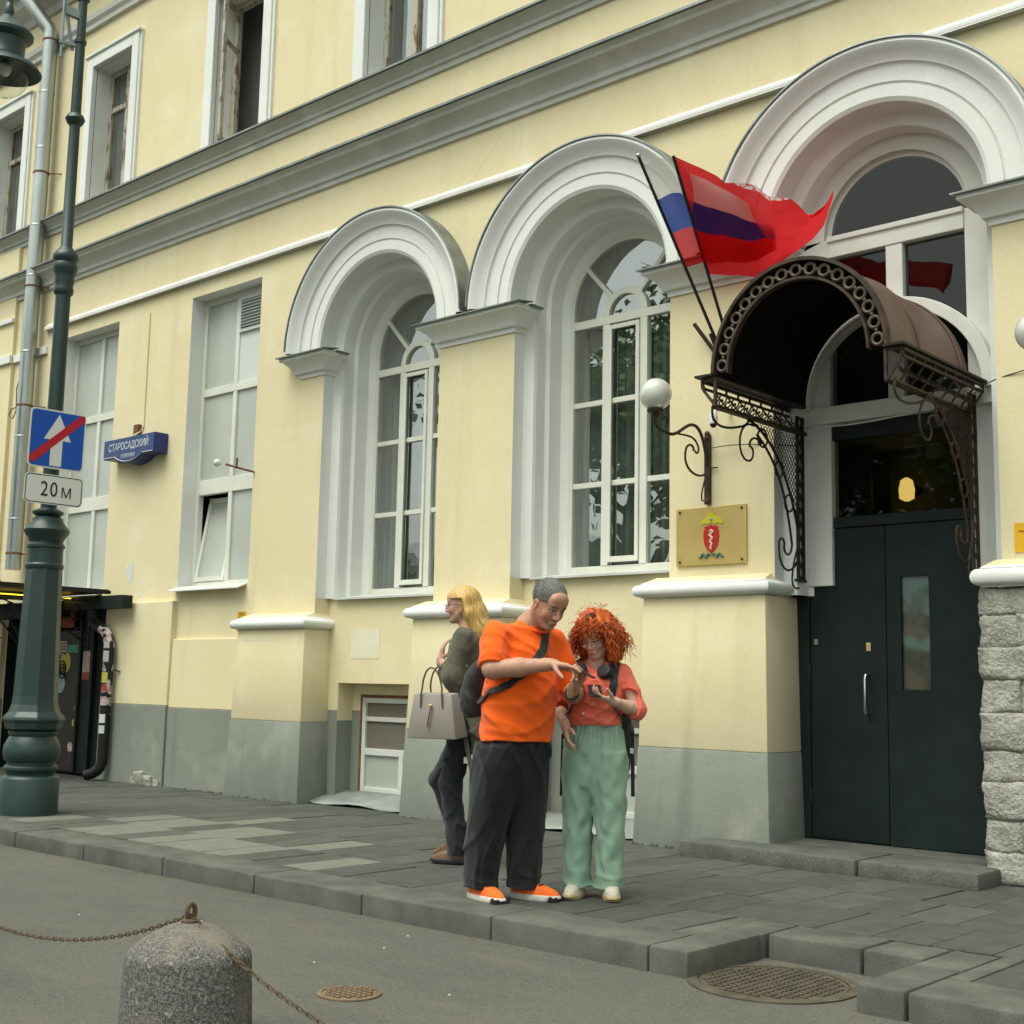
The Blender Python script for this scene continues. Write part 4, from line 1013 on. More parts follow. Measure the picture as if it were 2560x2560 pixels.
def red_fn(u, v, p):
    top = np.interp(u, [0, .2, .3, .45, .6, .72, .85, .93, 1], [0, -.08, -.16, -.34, -.52, -.58, -.72, -.66, -.52]); bot = np.interp(u, [0, .3, .5, .62, .72, .85, 1], [0, .01, -.05, .03, .10, .16, .24])
    q = p + FD * (u * (.86 + .26 * v)) + Vector((0, 0, bot + (top - bot) * v))
    k_ = max(0., min(1., (u - .36 - .58 * (1 - v)) / .16))
    return q + TOCAM * (-.09 * min(1, u * 5) + .32 * k_ + (.05 * math.sin(u * 15 + v * 9) + .03 * math.sin(v * 17 - u * 6)) * min(1, u * 2.2) * (.25 + .75 * k_))
flag('white blue and red tricolour flag on the outer pole by the canopy', mount, (.46, -.70, 5.15), .40, .945, tri_fn, M['tricolour'], M['black'], True)
flag('red flag with a white emblem blowing behind the tricolour', mount + Vector((.10, .0, .0)), (.79, -.72, 5.06), .36, 1.0, red_fn, M['redflag'], M['black'], False)
hd = thing('flag_holder', 'short iron flag holder bracket fixed on the yellow pier', 'bracket', mount)
MB().box(mount.x - .04, mount.x + .14, YP - .012, YP, mount.z - .10, mount.z + .04).build('plate', M['iron'], hd, world=True)
MB().tube([mount + Vector((-.02, .08, -.10)), mount + Vector((-.03, -.02, .05))], .02, 8).tube([mount + Vector((.10, .08, -.1)), mount + Vector((.10, -.02, .05))], .02, 8).tube([mount + Vector((-.04, .08, -.1)), mount + Vector((-.20, .0, .16))], .016, 8).build('sockets', M['iron'], hd, world=True)
# ================================================================ small things on the wall
# brass plaque with the emblem
pq = thing('brass_plaque', 'square brass plaque with red shield emblem beside the entrance', 'plaque', (.57, YP - .02, 2.11))
px0, px1, pz0, pz1, py = .25, .88, 2.12, 2.57, YP - .022
MB().box(px0, px1, py, YP - .004, pz0, pz1).build('plate', M['brass'], pq, bevel=.003, world=True)
for xx in (px0 + .035, px1 - .035):
    for zz in (pz0 + .03, pz1 - .03): MB().sphere((xx, py - .004, zz), .010, 8, 6).build('screw', M['iron'], pq, world=True)
M['emred'] = mat('red_enamel', (.42, .02, .02), None, 1, .4); M['emyel'] = mat('yellow_green_enamel', (.50, .45, .03), None, 1, .4); M['emgrn'] = mat('green_ribbon_enamel', (.06, .14, .10), None, 1, .5); M['emwht'] = mat('cream_enamel', (.66, .60, .42), None, 1, .4); M['emblue'] = mat('pale_blue_enamel', (.25, .36, .46), None, 1, .4)
ex, ez = .575, 2.335
sh = [(0, -.125), (.035, -.10), (.06, -.06), (.07, .0), (.068, .045), (.055, .06), (.062, .075), (.04, .085), (.02, .083), (0, .092)]
shp = sh + [(-a, b) for a, b in sh[::-1][1:-1]]
MB().prism([(ex + a, ez + b) for a, b in shp], 'y', py - .006, py - .0005).build('shield', M['emred'], pq, world=True)
t = MB(); t.tube([(ex, py - .008, ez - .10), (ex, py - .008, ez + .06)], .004, 6).tube([(ex + .022 * math.sin(q * 1.9) * (1 - q / 14), py - .009, ez + .05 - q * .0145) for q in np.linspace(0, 10, 40)], .005, 6).tube([(ex - .02, py - .008, ez + .045), (ex + .02, py - .008, ez + .045)], .004, 6)
t.build('snake_and_sword', M['emwht'], pq, world=True)
wing = [(0, .03), (.018, .05), (.02, .078), (.012, .10), (0, .108)]
eagle = [(0, .012), (.03, .0), (.06, .008), (.085, -.004), (.105, .006), (.085, .03), (.06, .055), (.035, .06), (.028, .075), (.035, .085), (.02, .09), (.012, .075), (.008, .10), (0, .12)]
ep = eagle + [(-a, b) for a, b in eagle[::-1][1:-1]]
MB().prism([(ex + a, ez + .098 + b) for a, b in ep], 'y', py - .0055, py - .0005).build('eagle', M['emyel'], pq, world=True)
MB().sphere((ex, py - .006, ez + .135), .012, 10, 6).build('crest', M['emblue'], pq, world=True)
t = MB()
for s_ in (-1, 1): t.tube([(ex + s_ * (.01 + .012 * q), py - .006, ez - .145 + .014 * math.sin(q * 1.5)) for q in np.linspace(0, 8, 24)], .0085, 6)
t.build('ribbon', M['emgrn'], pq, world=True)
# street name sign
ns = thing('street_name_sign', 'blue street name box on the wall between the tall windows', 'sign', (-7.55, YP, 3.8))
k = NT('blue_sign_face'); k.bsdf((.018, .045, .155), .35, 0, .4); M['signblue'] = k.m; k = NT('blue_sign_side'); k.bsdf((.015, .03, .16), .4, 0, .4); M['signside'] = k.m
sx0, sx1, sz0, sz1 = -7.98, -6.90, 3.78, 4.01; fy = -.05
mid = (sx0 + sx1) / 2
low = [(mid + .30 * math.cos(a) if False else mid + d, sz0 - .085 * (1 - (d / .30) ** 2) ** 1.0 * 1.0) for d in np.linspace(.30, -.30, 17)]
poly = [(sx0, sz1), (sx0, sz0)] + [(a, b) for a, b in low[::-1]] + [(sx1, sz0), (sx1, sz1)]
MB().prism(poly, 'y', fy + .006, YP - .004).build('housing', M['signside'], ns, bevel=.003, world=True)
MB().prism([((a - mid) * .985 + mid, (b - 3.88) * .95 + 3.88) for a, b in poly], 'y', fy, fy + .005).build('face', M['signblue'], ns, world=True)
M['signtxt'] = mat('white_sign_paint', (.62, .66, .68), None, 1, .5)
t = MB(); bp = [((a - mid) * .965 + mid, fy - .0015, (b - 3.88) * .87 + 3.88) for a, b in poly]; t.tube([bp[i] for i in range(1, len(bp) - 1)], .0045, 4); t.build('border_line', M['signtxt'], ns, world=True)
RX = Matrix.Rotation(R(90), 4, 'X')
def wtext(name, s_, size, m, parent, x, y, z, sx=1., sp=1.):
    o = text_mesh(name, s_, size, m, parent, Matrix.Translation((x, y, z)) @ RX, .001, sx, spacing=sp); o.matrix_parent_inverse = parent.matrix_basis.inverted(); return o
wtext('lettering', 'СТАРОСАДСКИЙ', .125, M['signtxt'], ns, mid, fy - .002, 3.865, .80)
wtext('lettering', 'ПЕРЕУЛОК', .062, M['signtxt'], ns, mid, fy - .002, 3.765, .9)
MB().tube([(-7.43, YP - .008, 5.56), (-7.43, YP - .008, 4.16), (-7.48, YP - .02, 4.10), (-7.48, -.0, 4.02)], .009, 6).build('conduit', M['wall'], ns, world=True)
MB().box(-7.58, -7.48, YP - .05, YP, 4.08, 4.19).build('junction_box', M['rust'], ns, world=True)
# little yellow hydrant tags
M['tagy'] = mat('yellow_tag_enamel', (.72, .40, .02), None, 1, .4); M['tagk'] = mat('tag_print_black', (.03, .02, .01), None, 1, .5)
def ytag(x, y, z, w, h, label, lines):
    T = thing('wall_tag', label, 'sign', (x, y, z)); MB().box(x, x + w, y - .008, y, z, z + h).build('plate', M['tagy'], T, world=True)
    b = MB().box(x + w * .12, x + w * .88, y - .0095, y - .0082, z + h * .70, z + h * .73)
    b.box(x + w * .48, x + w * .52, y - .0095, y - .0082, z + h * .42, z + h * .70); b.build('print_bars', M['tagk'], T, world=True)
    for s_, zz, sz in lines: wtext('lettering', s_, sz, M['tagk'], T, x + w / 2, y - .009, z + h * zz)
ytag(-5.39, .137, 1.69, .13, .21, 'narrow yellow gas marker tag beside the first pedestal moulding', [('ГАЗ', .80, .05), ('3', .2, .06)])
ytag(2.88, YP, 2.09, .24, .19, 'yellow marker tag on the right pier above the white moulding', [('ПГ', .78, .06), ('2', .3, .06)])
# security camera
cv = thing('security_camera', 'small white dome security camera under the left end of the canopy', 'camera', (.70, YP, 3.2))
MB().lathe([(.001, 0), (.03, 0), (.033, .05), (.026, .085), (.012, .10)], (.735, -.10, 3.16), 14).build('housing', M['whitep'], cv, smooth=True, world=True)
MB().lathe([(.001, 0), (.018, .006), (.029, .03)], (.735, -.10, 3.129), 14).build('lens', M['black'], cv, smooth=True, world=True)
MB().tube([(.735, -.10, 3.25), (.735, -.02, 3.29), (.735, YP, 3.29)], .012, 8).build('mount', M['whitep'], cv, world=True)
# cables
cb = thing('lamp_cable', 'thin cable strung from the left globe lamp to the canopy bracket', 'cable', (.6, .1, 3.0))
MB().tube(bez((.57, .10, 3.02), (.8, .08, 3.03), (1.0, .1, 3.015), (1.22, .26, 2.99)), .004, 5).build('wire', M['black'], cb, world=True)
cb = thing('lamp_cable', 'thin cable from the right canopy corner toward the right globe lamp', 'cable', (2.7, .1, 3.2))
MB().tube(bez((2.60, .24, 3.20), (2.75, .1, 3.27), (3.0, .12, 3.29), (3.9, .125, 3.36)), .004, 5).build('wire', M['black'], cb, world=True)
cb = thing('sagging_cable', 'loose cable sagging along the white rail under the canopy', 'cable', (1.3, .3, 3.1))
MB().tube(bez((1.22, .36, 3.165), (1.5, .36, 3.10), (1.8, .36, 3.12), (2.5, .37, 3.19)), .006, 5).build('wire', M['pvc'], cb, world=True)
# outdoor flood sensor on a rusty rod by the tilted window
sn = thing('rod_lamp', 'rusty rod with a pale bulb fixed by the tall window', 'lamp', (-5.2, .13, 3.4))
MB().tube([(-5.23, .135, 3.40), (-5.34, -.02, 3.44), (-5.42, -.10, 3.47)], .012, 6).tube([(-5.33, -.02, 3.44), (-5.33, -.02, 3.54)], .012, 6).build('rod', M['rust'], sn, world=True)
MB().sphere((-5.50, -.15, 3.485), .042, 14, 10).build('bulb', M['pvc'], sn, smooth=True, world=True)
# ================================================================ street lamp
LX, LY = -4.66, -2.50
lp = thing('street_lamp', 'dark green cast iron street lamp post with octagonal pedestal', 'street lamp', (LX, LY, 0))
MB().lathe([(.245, 0), (.245, .30), (.235, .315), (.20, .335), (.205, .36), (.225, .38), (.225, .40), (.20, .42), (.20, .44), (.225, .46), (.238, .52), (.232, .58), (.205, .635), (.19, .66), (.205, .68), (.205, .70), (.185, .715), (.19, .73)], n=28).build('base', M['postgreen'], lp, smooth=True, angle=40)
MB().lathe([(.235, .72), (.245, .775), (.262, .80), (.255, .825), (.215, .87), (.195, .93), (.187, 1.0), (.155, 2.08), (.150, 2.12)], n=8, rot=R(22.5)).build('octagonal_pedestal', M['postgreen'], lp, bevel=.006)
MB().lathe([(.155, 2.11), (.163, 2.125), (.163, 2.145), (.15, 2.16), (.15, 2.29), (.163, 2.30), (.163, 2.32), (.14, 2.345), (.16, 2.39), (.19, 2.43), (.195, 2.455), (.165, 2.49), (.135, 2.53), (.13, 2.56), (.10, 2.58), (.13, 2.60), (.135, 2.62), (.08, 2.65)], n=24).build('capital', M['postgreen'], lp, smooth=True, angle=40)
MB().lathe([(.07, 2.6), (.066, 4.60), (.085, 4.62), (.088, 4.66), (.078, 4.69), (.088, 4.72), (.085, 4.76), (.092, 4.80), (.108, 4.84), (.112, 4.88), (.095, 4.91), (.115, 4.94), (.112, 4.98), (.08, 5.02), (.052, 5.06), (.048, 6.22), (.075, 6.25), (.09, 6.285), (.075, 6.32), (.048, 6.34), (.044, 7.02), (.056, 7.03), (.056, 7.06), (.042, 7.07), (.040, 7.44), (.06, 7.46), (.06, 7.52), (.04, 7.54), (.038, 8.2), (.02, 8.25)], n=18).build('pole', M['postgreen'], lp, smooth=True, angle=40)
# grey brackets strapped to the pole (for banners)
t = MB(); t.obox((-.03, -.06, 6.95), (-.05, -.16, 7.45), .012, .03).obox((-.05, -.16, 6.86), (-.05, -.16, 7.5), .012, .03).obox((0, 0, 7.0), (-.05, -.18, 7.0), .03, .03).obox((0, 0, 7.30), (-.04, -.14, 7.32), .05, .08); t.build('banner_bracket', M['greyiron'], lp)
t = MB(); t.tube([(0, 0, 7.9)] + [tuple(p) for p in bez((0, 0, 8.0), (-.25, -.2, 8.3), (-.62, -.33, 8.2), (-.70, -.37, 7.52))], .03, 8); t.build('arm', M['postgreen'], lp, smooth=True)
lx, ly, lz = -.70, -.37, 6.74
MB().lathe([(.012, .80), (.03, .78), (.05, .70), (.04, .66), (.09, .60), (.20, .52), (.24, .47), (.235, .44), (.21, .42), (.175, .40), (.165, .26), (.18, .235), (.19, .22), (.30, .15), (.335, .10), (.32, .095), (.19, .17), (.17, .18)], (lx, ly, lz), 32).build('lamp_hood', M['postgreen'], lp, smooth=True, angle=40)
gg = glass('clear_lamp_glass', (.92, .95, .94), 1.45, .02, .3)
MB().lathe([(.20, .15), (.225, .08), (.215, .0), (.17, -.08), (.10, -.13), (.001, -.15)], (lx, ly, lz), 24, cap=False).build('lamp_glass', gg, lp, smooth=True, angle=180, fix=False)
MB().sphere((lx, ly, lz + .12), .06, 14, 10, (1, 1, 1.2)).build('bulb', M['milk'], lp, smooth=True)
# traffic signs on the lamp post
M['rblue'] = mat('sign_blue_foil', (.006, .085, .46), None, 1, .35, spec=.4); M['rwhite'] = mat('sign_white_foil', (.72, .74, .70), None, 1, .4); M['rred'] = mat('sign_red_foil', (.50, .015, .03), None, 1, .4); M['rblack'] = mat('sign_black_foil', (.015, .015, .015), None, 1, .5)
def rrect(w, h, r, n=5):
    pts = []
    for cx, cy, a0 in ((w / 2 - r, h / 2 - r, 0), (-w / 2 + r, h / 2 - r, 90), (-w / 2 + r, -h / 2 + r, 180), (w / 2 - r, -h / 2 + r, 270)):
        for i in range(n + 1): a = R(a0 + 90 * i / n); pts.append((cx + r * math.cos(a), cy + r * math.sin(a)))
    return pts
def sign_layer(pts, d0, d1, m, name, parent): return MB().prism(pts, 'x', d0, d1).build(name, m, parent, fix=True)
SZ = .02
sg = thing('road_sign', 'square blue end of one way road sign with white arrow and red stripe', 'road sign', (-4.45, -2.575, 3.235)); sg.rotation_euler = (0, SZ, R(-2))
sign_layer(rrect(.52, .52, .045), -.004, .0, M['rwhite'], 'plate', sg); sign_layer(rrect(.492, .492, .035), .0005, .002, M['rblue'], 'blue_field', sg)
arrow = [(-.058, -.235), (.05, -.235), (.05, -.005), (.125, -.005), (0.005, .225), (-.125, -.005), (-.058, -.005)]
sign_layer(arrow, .0025, .0035, M['rwhite'], 'arrow', sg)
sign_layer([(-.246, -.215), (-.246, -.165), (.205, .246), (.246, .246), (.246, .195), (-.20, -.215 + .0)], .004, .005, M['rred'], 'red_stripe', sg)
t = MB(); t.box(-.10, -.004, -.02, .02, .16, .19).box(-.10, -.004, -.02, .02, -.19, -.16); t.build('clamp', M['galv'], sg)
sp = thing('distance_plate', 'white distance plate reading 20 m below the blue road sign', 'road sign', (-4.45, -2.575, 2.79)); sp.rotation_euler = (0, SZ, R(-2))
sign_layer(rrect(.54, .262, .045), -.004, 0, M['rwhite'], 'plate', sp)
ring = rrect(.525, .247, .04); inn = rrect(.510, .232, .034)
t = MB(); N_ = len(ring); t.add([(.001, a, b) for a, b in ring] + [(.001, a, b) for a, b in inn], [(i, (i + 1) % N_, N_ + (i + 1) % N_, N_ + i) for i in range(N_)]); t.build('border', M['rblack'], sp, fix=False)
MY = Matrix(((0, 0, 1, 0), (1, 0, 0, 0), (0, 1, 0, 0), (0, 0, 0, 1)))
text_mesh('lettering', '20', .185, M['rblack'], sp, Matrix.Translation((.002, -.045, -.06)) @ MY, .0008, .82, spacing=1.15)
text_mesh('lettering', 'М', .125, M['rblack'], sp, Matrix.Translation((.002, .115, -.06)) @ MY, .0008, .95)
MB().box(-.12, -.004, -.02, .02, .02, .05).box(-.12, -.004, -.02, .02, -.10, -.07).build('clamp', M['galv'], sp)
# ================================================================ galvanised drainpipe
gp = thing('drainpipe', 'shiny galvanised drainpipe running down the wall at the left', 'drainpipe', (-10.2, -.05, 0))
px_, py_ = -10.08, -.02
t = MB(); t.tube([(px_, py_, 2.55), (px_, py_, 9.95)], .10, 20); t.build('lower_pipe', M['galv'], gp, smooth=True, angle=50, world=True)
MB().tube([(px_, py_, 9.90), (px_, py_, 10.0), (px_ - .02, py_ - .02, 10.05), (px_ - .30, py_ - .28, 10.55), (px_ - .32, py_ - .30, 10.62), (px_ - .32, py_ - .30, 11.0)], .098, 18).build('elbow', M['galv'], gp, smooth=True, angle=50, world=True)
for z in (3.2, 4.3, 5.45, 6.5, 7.2, 8.3, 9.1): MB().lathe([(.1005, 0), (.104, .004), (.104, .02), (.1005, .026)], (px_, py_, z), 20, cap=False).build('pipe_joint', M['galv'], gp, smooth=True, world=True)
for z in (2.75, 4.72, 6.35, 7.95, 9.86): MB().lathe([(.101, 0), (.108, .002), (.108, .026), (.101, .028)], (px_, py_, z), 20, cap=False).tube([(px_ + .08, py_ + .06, z + .01), (px_ + .26, YP, z - .01)], .008).build('rusty_clip', M['rust'], gp, world=True)
MB().tube([(px_ - .1, py_, 4.75), (px_ - .3, py_ - .02, 4.73), (px_ - .42, py_, 4.66), (px_ - .30, py_, 4.60), (px_ - .22, py_, 4.70), (px_ - .25, py_, 5.0), (px_ - .12, py_, 5.3)], .008, 5).build('loose_strap', M['rust'], gp, world=True)
# ================================================================ bar entrance at the left
be = thing('basement_bar_porch', 'dark projecting porch roof with scrolled brackets and yellow light strips', 'porch', (-9.2, 0, 0))
MB().box(-11.2, -7.80, -1.33, .03, 2.17, 2.215).box(-11.2, -7.78, -1.36, -1.33, 2.13, 2.235).build('roof_sheet', M['ironblk'], be, world=True)
MB().prism([(-7.80, -1.33), (-7.80, .02), (-7.74, .02), (-7.74, -.2), (-7.79, -1.33)], 'z', 2.16, 2.20).build('roof_edge', M['ironblk'], be, world=True)
MB().box(-8.6, -7.28, -.10, .03, 1.98, 2.13).box(-10.6, -8.6, -.12, .0, 1.90, 2.10).build('beam', M['doorblk'], be, world=True)
E_ = NT('yellow_led_strip'); e = E_.n('Emission'); e.inputs[0].default_value = (1, .66, .03, 1); e.inputs[1].default_value = 2.2; E_.t.links.new(e.outputs[0], E_.out.inputs[0])
MB().box(-9.35, -8.35, -.165, -.145, 2.10, 2.122).build('light_strip', E_.m, be, world=True)
MB().box(-8.55, -8.53, -1.25, -.55, 2.115, 2.135).build('light_strip', E_.m, be, world=True)
def porch_bracket(x, ya, yb):
    t = MB(); P = lambda p: (x, p[0], p[1])
    t.obox((x, ya, 2.08), (x, yb, 2.08), .02, .02).obox((x, yb, 2.08), (x, yb, 1.5), .02, .02)
    t.tube([P(p) for p in bez((ya + .05, 2.06), (ya + .3, 1.95), (yb - .25, 1.8), (yb - .02, 1.52))], .010, 6)
    t.tube([P(p) for p in spiral(yb - .2, 1.92, .02, .11, 0, 8, 20)], .008, 6); t.tube([P(p) for p in spiral(yb - .12, 1.68, .02, .09, 2, 9, 20)], .008, 6)
    t.tube([P(p) for p in bez((ya + .1, 1.9), (ya + .3, 1.75), (ya + .25, 1.6), (ya + .45, 1.62))], .008, 6)
    t.build('bracket', M['ironblk'], be, world=True)
porch_bracket(-8.05, -1.25, -.05); porch_bracket(-8.6, -1.30, -.6); porch_bracket(-10.3, -1.25, -.05)
# recessed dark doorway
dw = thing('basement_bar_door', 'black sticker covered bar doorway recessed under the porch roof', 'door', (-9.2, .3, 0))
t = MB(); t.quad((-10.4, YP, -.1), (-10.4, .9, -.1), (-10.4, .9, 2.06), (-10.4, YP, 2.06)); t.quad((-7.92, YP, -.1), (-7.92, .9, -.1), (-7.92, .9, 2.06), (-7.92, YP, 2.06)); t.quad((-10.4, YP, 2.06), (-7.92, YP, 2.06), (-7.92, .9, 2.06), (-10.4, .9, 2.06)); t.quad((-10.4, YP, .03), (-7.92, YP, .03), (-7.92, .9, .03), (-10.4, .9, .03)); t.build('reveal', M['doorblk'], dw, fix=False, world=True)
M['bardoor'] = mat('black_brown_door_paint', (.022, .016, .014), (.035, .024, .02), 6, .5)
MB().box(-10.4, -9.75, .25, .30, .03, 2.06).box(-8.72, -7.92, .25, .30, .03, 2.06).build('side_panel', M['doorblk'], dw, bevel=.004, world=True)
MB().box(-9.75, -8.72, .262, .29, .03, 1.76).build('door_leaf', M['bardoor'], dw, bevel=.004, world=True)
MB().box(-8.74, -8.69, .22, .2485, .03, 1.9).box(-8.42, -8.36, .20, .2485, .03, 2.05).build('door_post', M['doorblk'], dw, world=True)
MB().tube([(-9.6, .262, .33), (-9.6, .20, .33), (-9.12, .20, .33), (-9.12, .262, .33)], .014, 8).build('push_bar', M['steel'], dw, world=True)
M['stred'] = mat('red_sticker', (.30, .035, .03), (.42, .10, .08), 30, .6); M['styel'] = mat('yellow_sticker', (.55, .47, .08), None, 1, .5); M['stblue'] = mat('blue_sticker', (.05, .28, .55), (.55, .5, .35), 9, .5); M['stgrn'] = mat('green_sticker', (.04, .25, .16), (.10, .35, .22), 30, .5); M['stwht'] = mat('white_sticker', (.60, .60, .56), (.5, .2, .2), 40, .6); M['storg'] = mat('orange_sign_panel', (.30, .05, .03), (.40, .12, .06), 7, .6); M['stblk'] = mat('black_print', (.01, .01, .01), None, 1, .6); M['wstk'] = mat('pale_torn_sticker', (.6, .58, .55), (.35, .3, .32), 60, .7)
MB().box(-9.5, -8.86, .20, .22, 1.79, 2.0).build('sign_panel', M['storg'], dw, world=True)
MB().box(-9.48, -8.88, .196, .1995, 1.84, 1.95).build('sign_print', M['stred'], dw, world=True)
def disc(cx, cz, r, y, m, name, n=20): MB().prism([(cx + r * math.cos(2 * math.pi * i / n), cz + r * math.sin(2 * math.pi * i / n)) for i in range(n)], 'y', y - .004, y).build(name, m, dw, world=True)
sy = .2615
disc(-9.10, 1.36, .13, sy, M['styel'], 'sticker'); disc(-9.19, 1.09, .115, sy, M['stblue'], 'sticker'); disc(-8.86, .32, .06, sy, M['stwht'], 'sticker')
MB().tube([(p, sy - .006, q) for p, q in spiral(-9.16, 1.28, .01, .12, 0, 18, 60)], .011, 5).build('spiral_sticker', M['stblk'], dw, world=True)
MB().box(-9.30, -9.09, sy - .004, sy, 1.46, 1.63).build('sticker', M['stwht'], dw, world=True); MB().box(-9.07, -8.80, sy - .004, sy, 1.48, 1.58).build('sticker', M['stgrn'], dw, world=True)
for i in range(4): MB().box(-9.28, -9.11, sy - .0055, sy - .0042, 1.475 + i * .038, 1.49 + i * .038).build('print_line', M['stred'], dw, world=True)
MB().box(-8.66, -8.47, .245, .2495, 1.15, 1.50).build('sticker', M['stwht'], dw, world=True)
MB().box(-8.66, -8.47, .2425, .2447, 1.15, 1.24).build('print_block', M['stred'], dw, world=True)
for i, zz in enumerate((.62, .80, .50)): disc(-8.80 + .03 * i, zz, .05, sy, (M['styel'], M['stwht'], M['signside'])[i], 'sticker', 10)
# sticker-covered black downspout
dp = thing('black_downspout', 'black sticker covered downspout with a kinked top beside the bar doorway', 'drainpipe', (-7.6, -.02, 0))
path = [(-8.02, -.03, 2.0), (-8.02, -.03, 1.92)] + bez((-8.02, -.03, 1.9), (-8.0, -.03, 1.80), (-7.9, -.03, 1.78), (-7.78, -.03, 1.74), 6) + bez((-7.76, -.03, 1.73), (-7.66, -.03, 1.70), (-7.62, -.03, 1.62), (-7.62, -.03, 1.5), 6) + [(-7.62, -.03, .28)] + bez((-7.62, -.03, .26), (-7.62, -.03, .12), (-7.68, -.08, .08), (-7.78, -.14, .06), 6)
def stickered():
    k = NT('black_pipe_with_stickers')
    vo = k.n('TexVoronoi'); k.put(vo.inputs['Vector'], k.pos); vo.inputs['Scale'].default_value = 13; 
    f = k.ramp(k.sep(vo.outputs['Color'])[0], .70, .72); z = k.sep(k.pos)[2]
    band = k.math('MULTIPLY', k.math('GREATER_THAN', z, .75), k.math('LESS_THAN', z, 1.78))
    c = k.mix(k.math('MULTIPLY', f, band), (.013, .013, .014), k.mix(k.ramp(k.noise(30, 2), .45, .55), (.5, .48, .46), (.30, .18, .16)))
    k.bsdf(c, .5, 0, .3); return k.m
MB().tube(path, .062, 16).build('pipe', stickered(), dp, smooth=True, angle=50, world=True)
for z, h, m in ((1.36, .13, 'wstk'), (1.12, .12, 'styel'), (1.02, .08, 'stred'), (.86, .10, 'stwht'), (.66, .10, 'whitep'), (.54, .09, 'panelwhite'), (1.52, .07, 'wstk')):
    t = MB(); vs = []
    for i in range(7):
        a = R(-150 + 20 * i); vs += [(-7.62 + .064 * math.cos(a), -.03 + .064 * math.sin(a), z), (-7.62 + .064 * math.cos(a), -.03 + .064 * math.sin(a), z + h)]
    t.add(vs, [(2 * i, 2 * i + 2, 2 * i + 3, 2 * i + 1) for i in range(6)]); t.build('sticker', M[m], dp, fix=False, world=True)
MB().tube([(-7.62, -.03, 1.27), (-7.55, .02, 1.27), (-7.50, .06, 1.25)], .01).build('wall_clip', M['ironblk'], dp, world=True)
# ================================================================ granite bollards and chain
def bolmat():
    k = NT('speckled_granite')
    vo = k.n('TexVoronoi'); k.put(vo.inputs['Vector'], k.pos); vo.inputs['Scale'].default_value = 190
    c = k.mix(k.ramp(k.sep(vo.outputs['Color'])[0], .3, .7), (.065, .063, .060), (.16, .152, .14)); c = k.mix(k.ramp(k.noise(85, 3), .56, .66), c, (.055, .055, .055)); c = k.mix(k.ramp(k.noise(60, 3), .60, .70), c, (.30, .285, .26)); c = k.mix(k.ramp(k.noise(5, 4), .5, .75), c, (.20, .17, .13))
    k.bsdf(c, .85, 0, .3, k.bump(k.noise(110, 4), .7, .006)); return k.m
M['bol'] = bolmat(); M['chain'] = mat('rusty_chain_iron', (.085, .055, .032), (.14, .095, .055), 30, .7, metal=.3)
def bollard(x, y, label, h=.415, r=.222):
    b = thing('stone_bollard', label, 'bollard', (x, y, ZR), 'granite bollards linked by a chain')
    MB().lathe([(r * 1.06, 0), (r * 1.0, h - .115), (r * .985, h - .10), (r * .93, h - .085), (r * .70, h - .045), (r * .42, h - .012), (r * .2, h + .004), (.001, h + .008)], n=36).build('shaft', M['bol'], b, smooth=True, angle=60)
    MB().lathe([(.035, h), (.035, h + .012), (.018, h + .018)], n=12).tube([(.0, .017 * math.cos(q), h + .040 + .028 * math.sin(q)) for q in np.linspace(-.9, math.pi + .9, 14)], .009, 8).build('ring_bolt', M['chain'], b, smooth=True)
    return Vector((x, y, ZR + h + .03))
c1 = bollard(1.97, -5.42, 'grey speckled granite bollard at the lower left with a ring bolt on top')
c2 = bollard(4.17, -5.13, 'granite bollard at the bottom edge of which only the ring shows', .325)
c0 = c1 + Vector((-2.1, -.15, 0))
bollard(c0.x, c0.y, 'granite bollard past the left edge at the far end of the rusty chain')
def chain(a, b, sag, label):
    ch = thing('chain', label, 'chain', a); L = (b - a).length * 1.04; nl = int(L / .024); t = MB()
    pts = [a.lerp(b, i / nl) - Vector((0, 0, sag * 4 * (i / nl) * (1 - i / nl))) for i in range(nl + 1)]
    for i in range(nl):
        p, q = pts[i], pts[i + 1]; d = (q - p); ln = d.length * 1.35; d.normalize(); mid_ = (p + q) / 2
        u = d.cross(Vector((0, 0, 1))).normalized(); v = u.cross(d)
        s_ = u if i % 2 == 0 else v
        t.tube([mid_ + d * (ln / 2 * math.cos(k_)) + s_ * (.0068 * math.sin(k_)) for k_ in np.linspace(0, 2 * math.pi, 9)[:-1]], .0027, 5, closed=True)
    t.build('links', M['chain'], ch, smooth=True, world=True)
chain(c1, c0, .20, 'rusty chain sagging from the granite bollard toward the left edge')
chain(c1, c2, .30, 'rusty chain running from the granite bollard to the bottom edge')
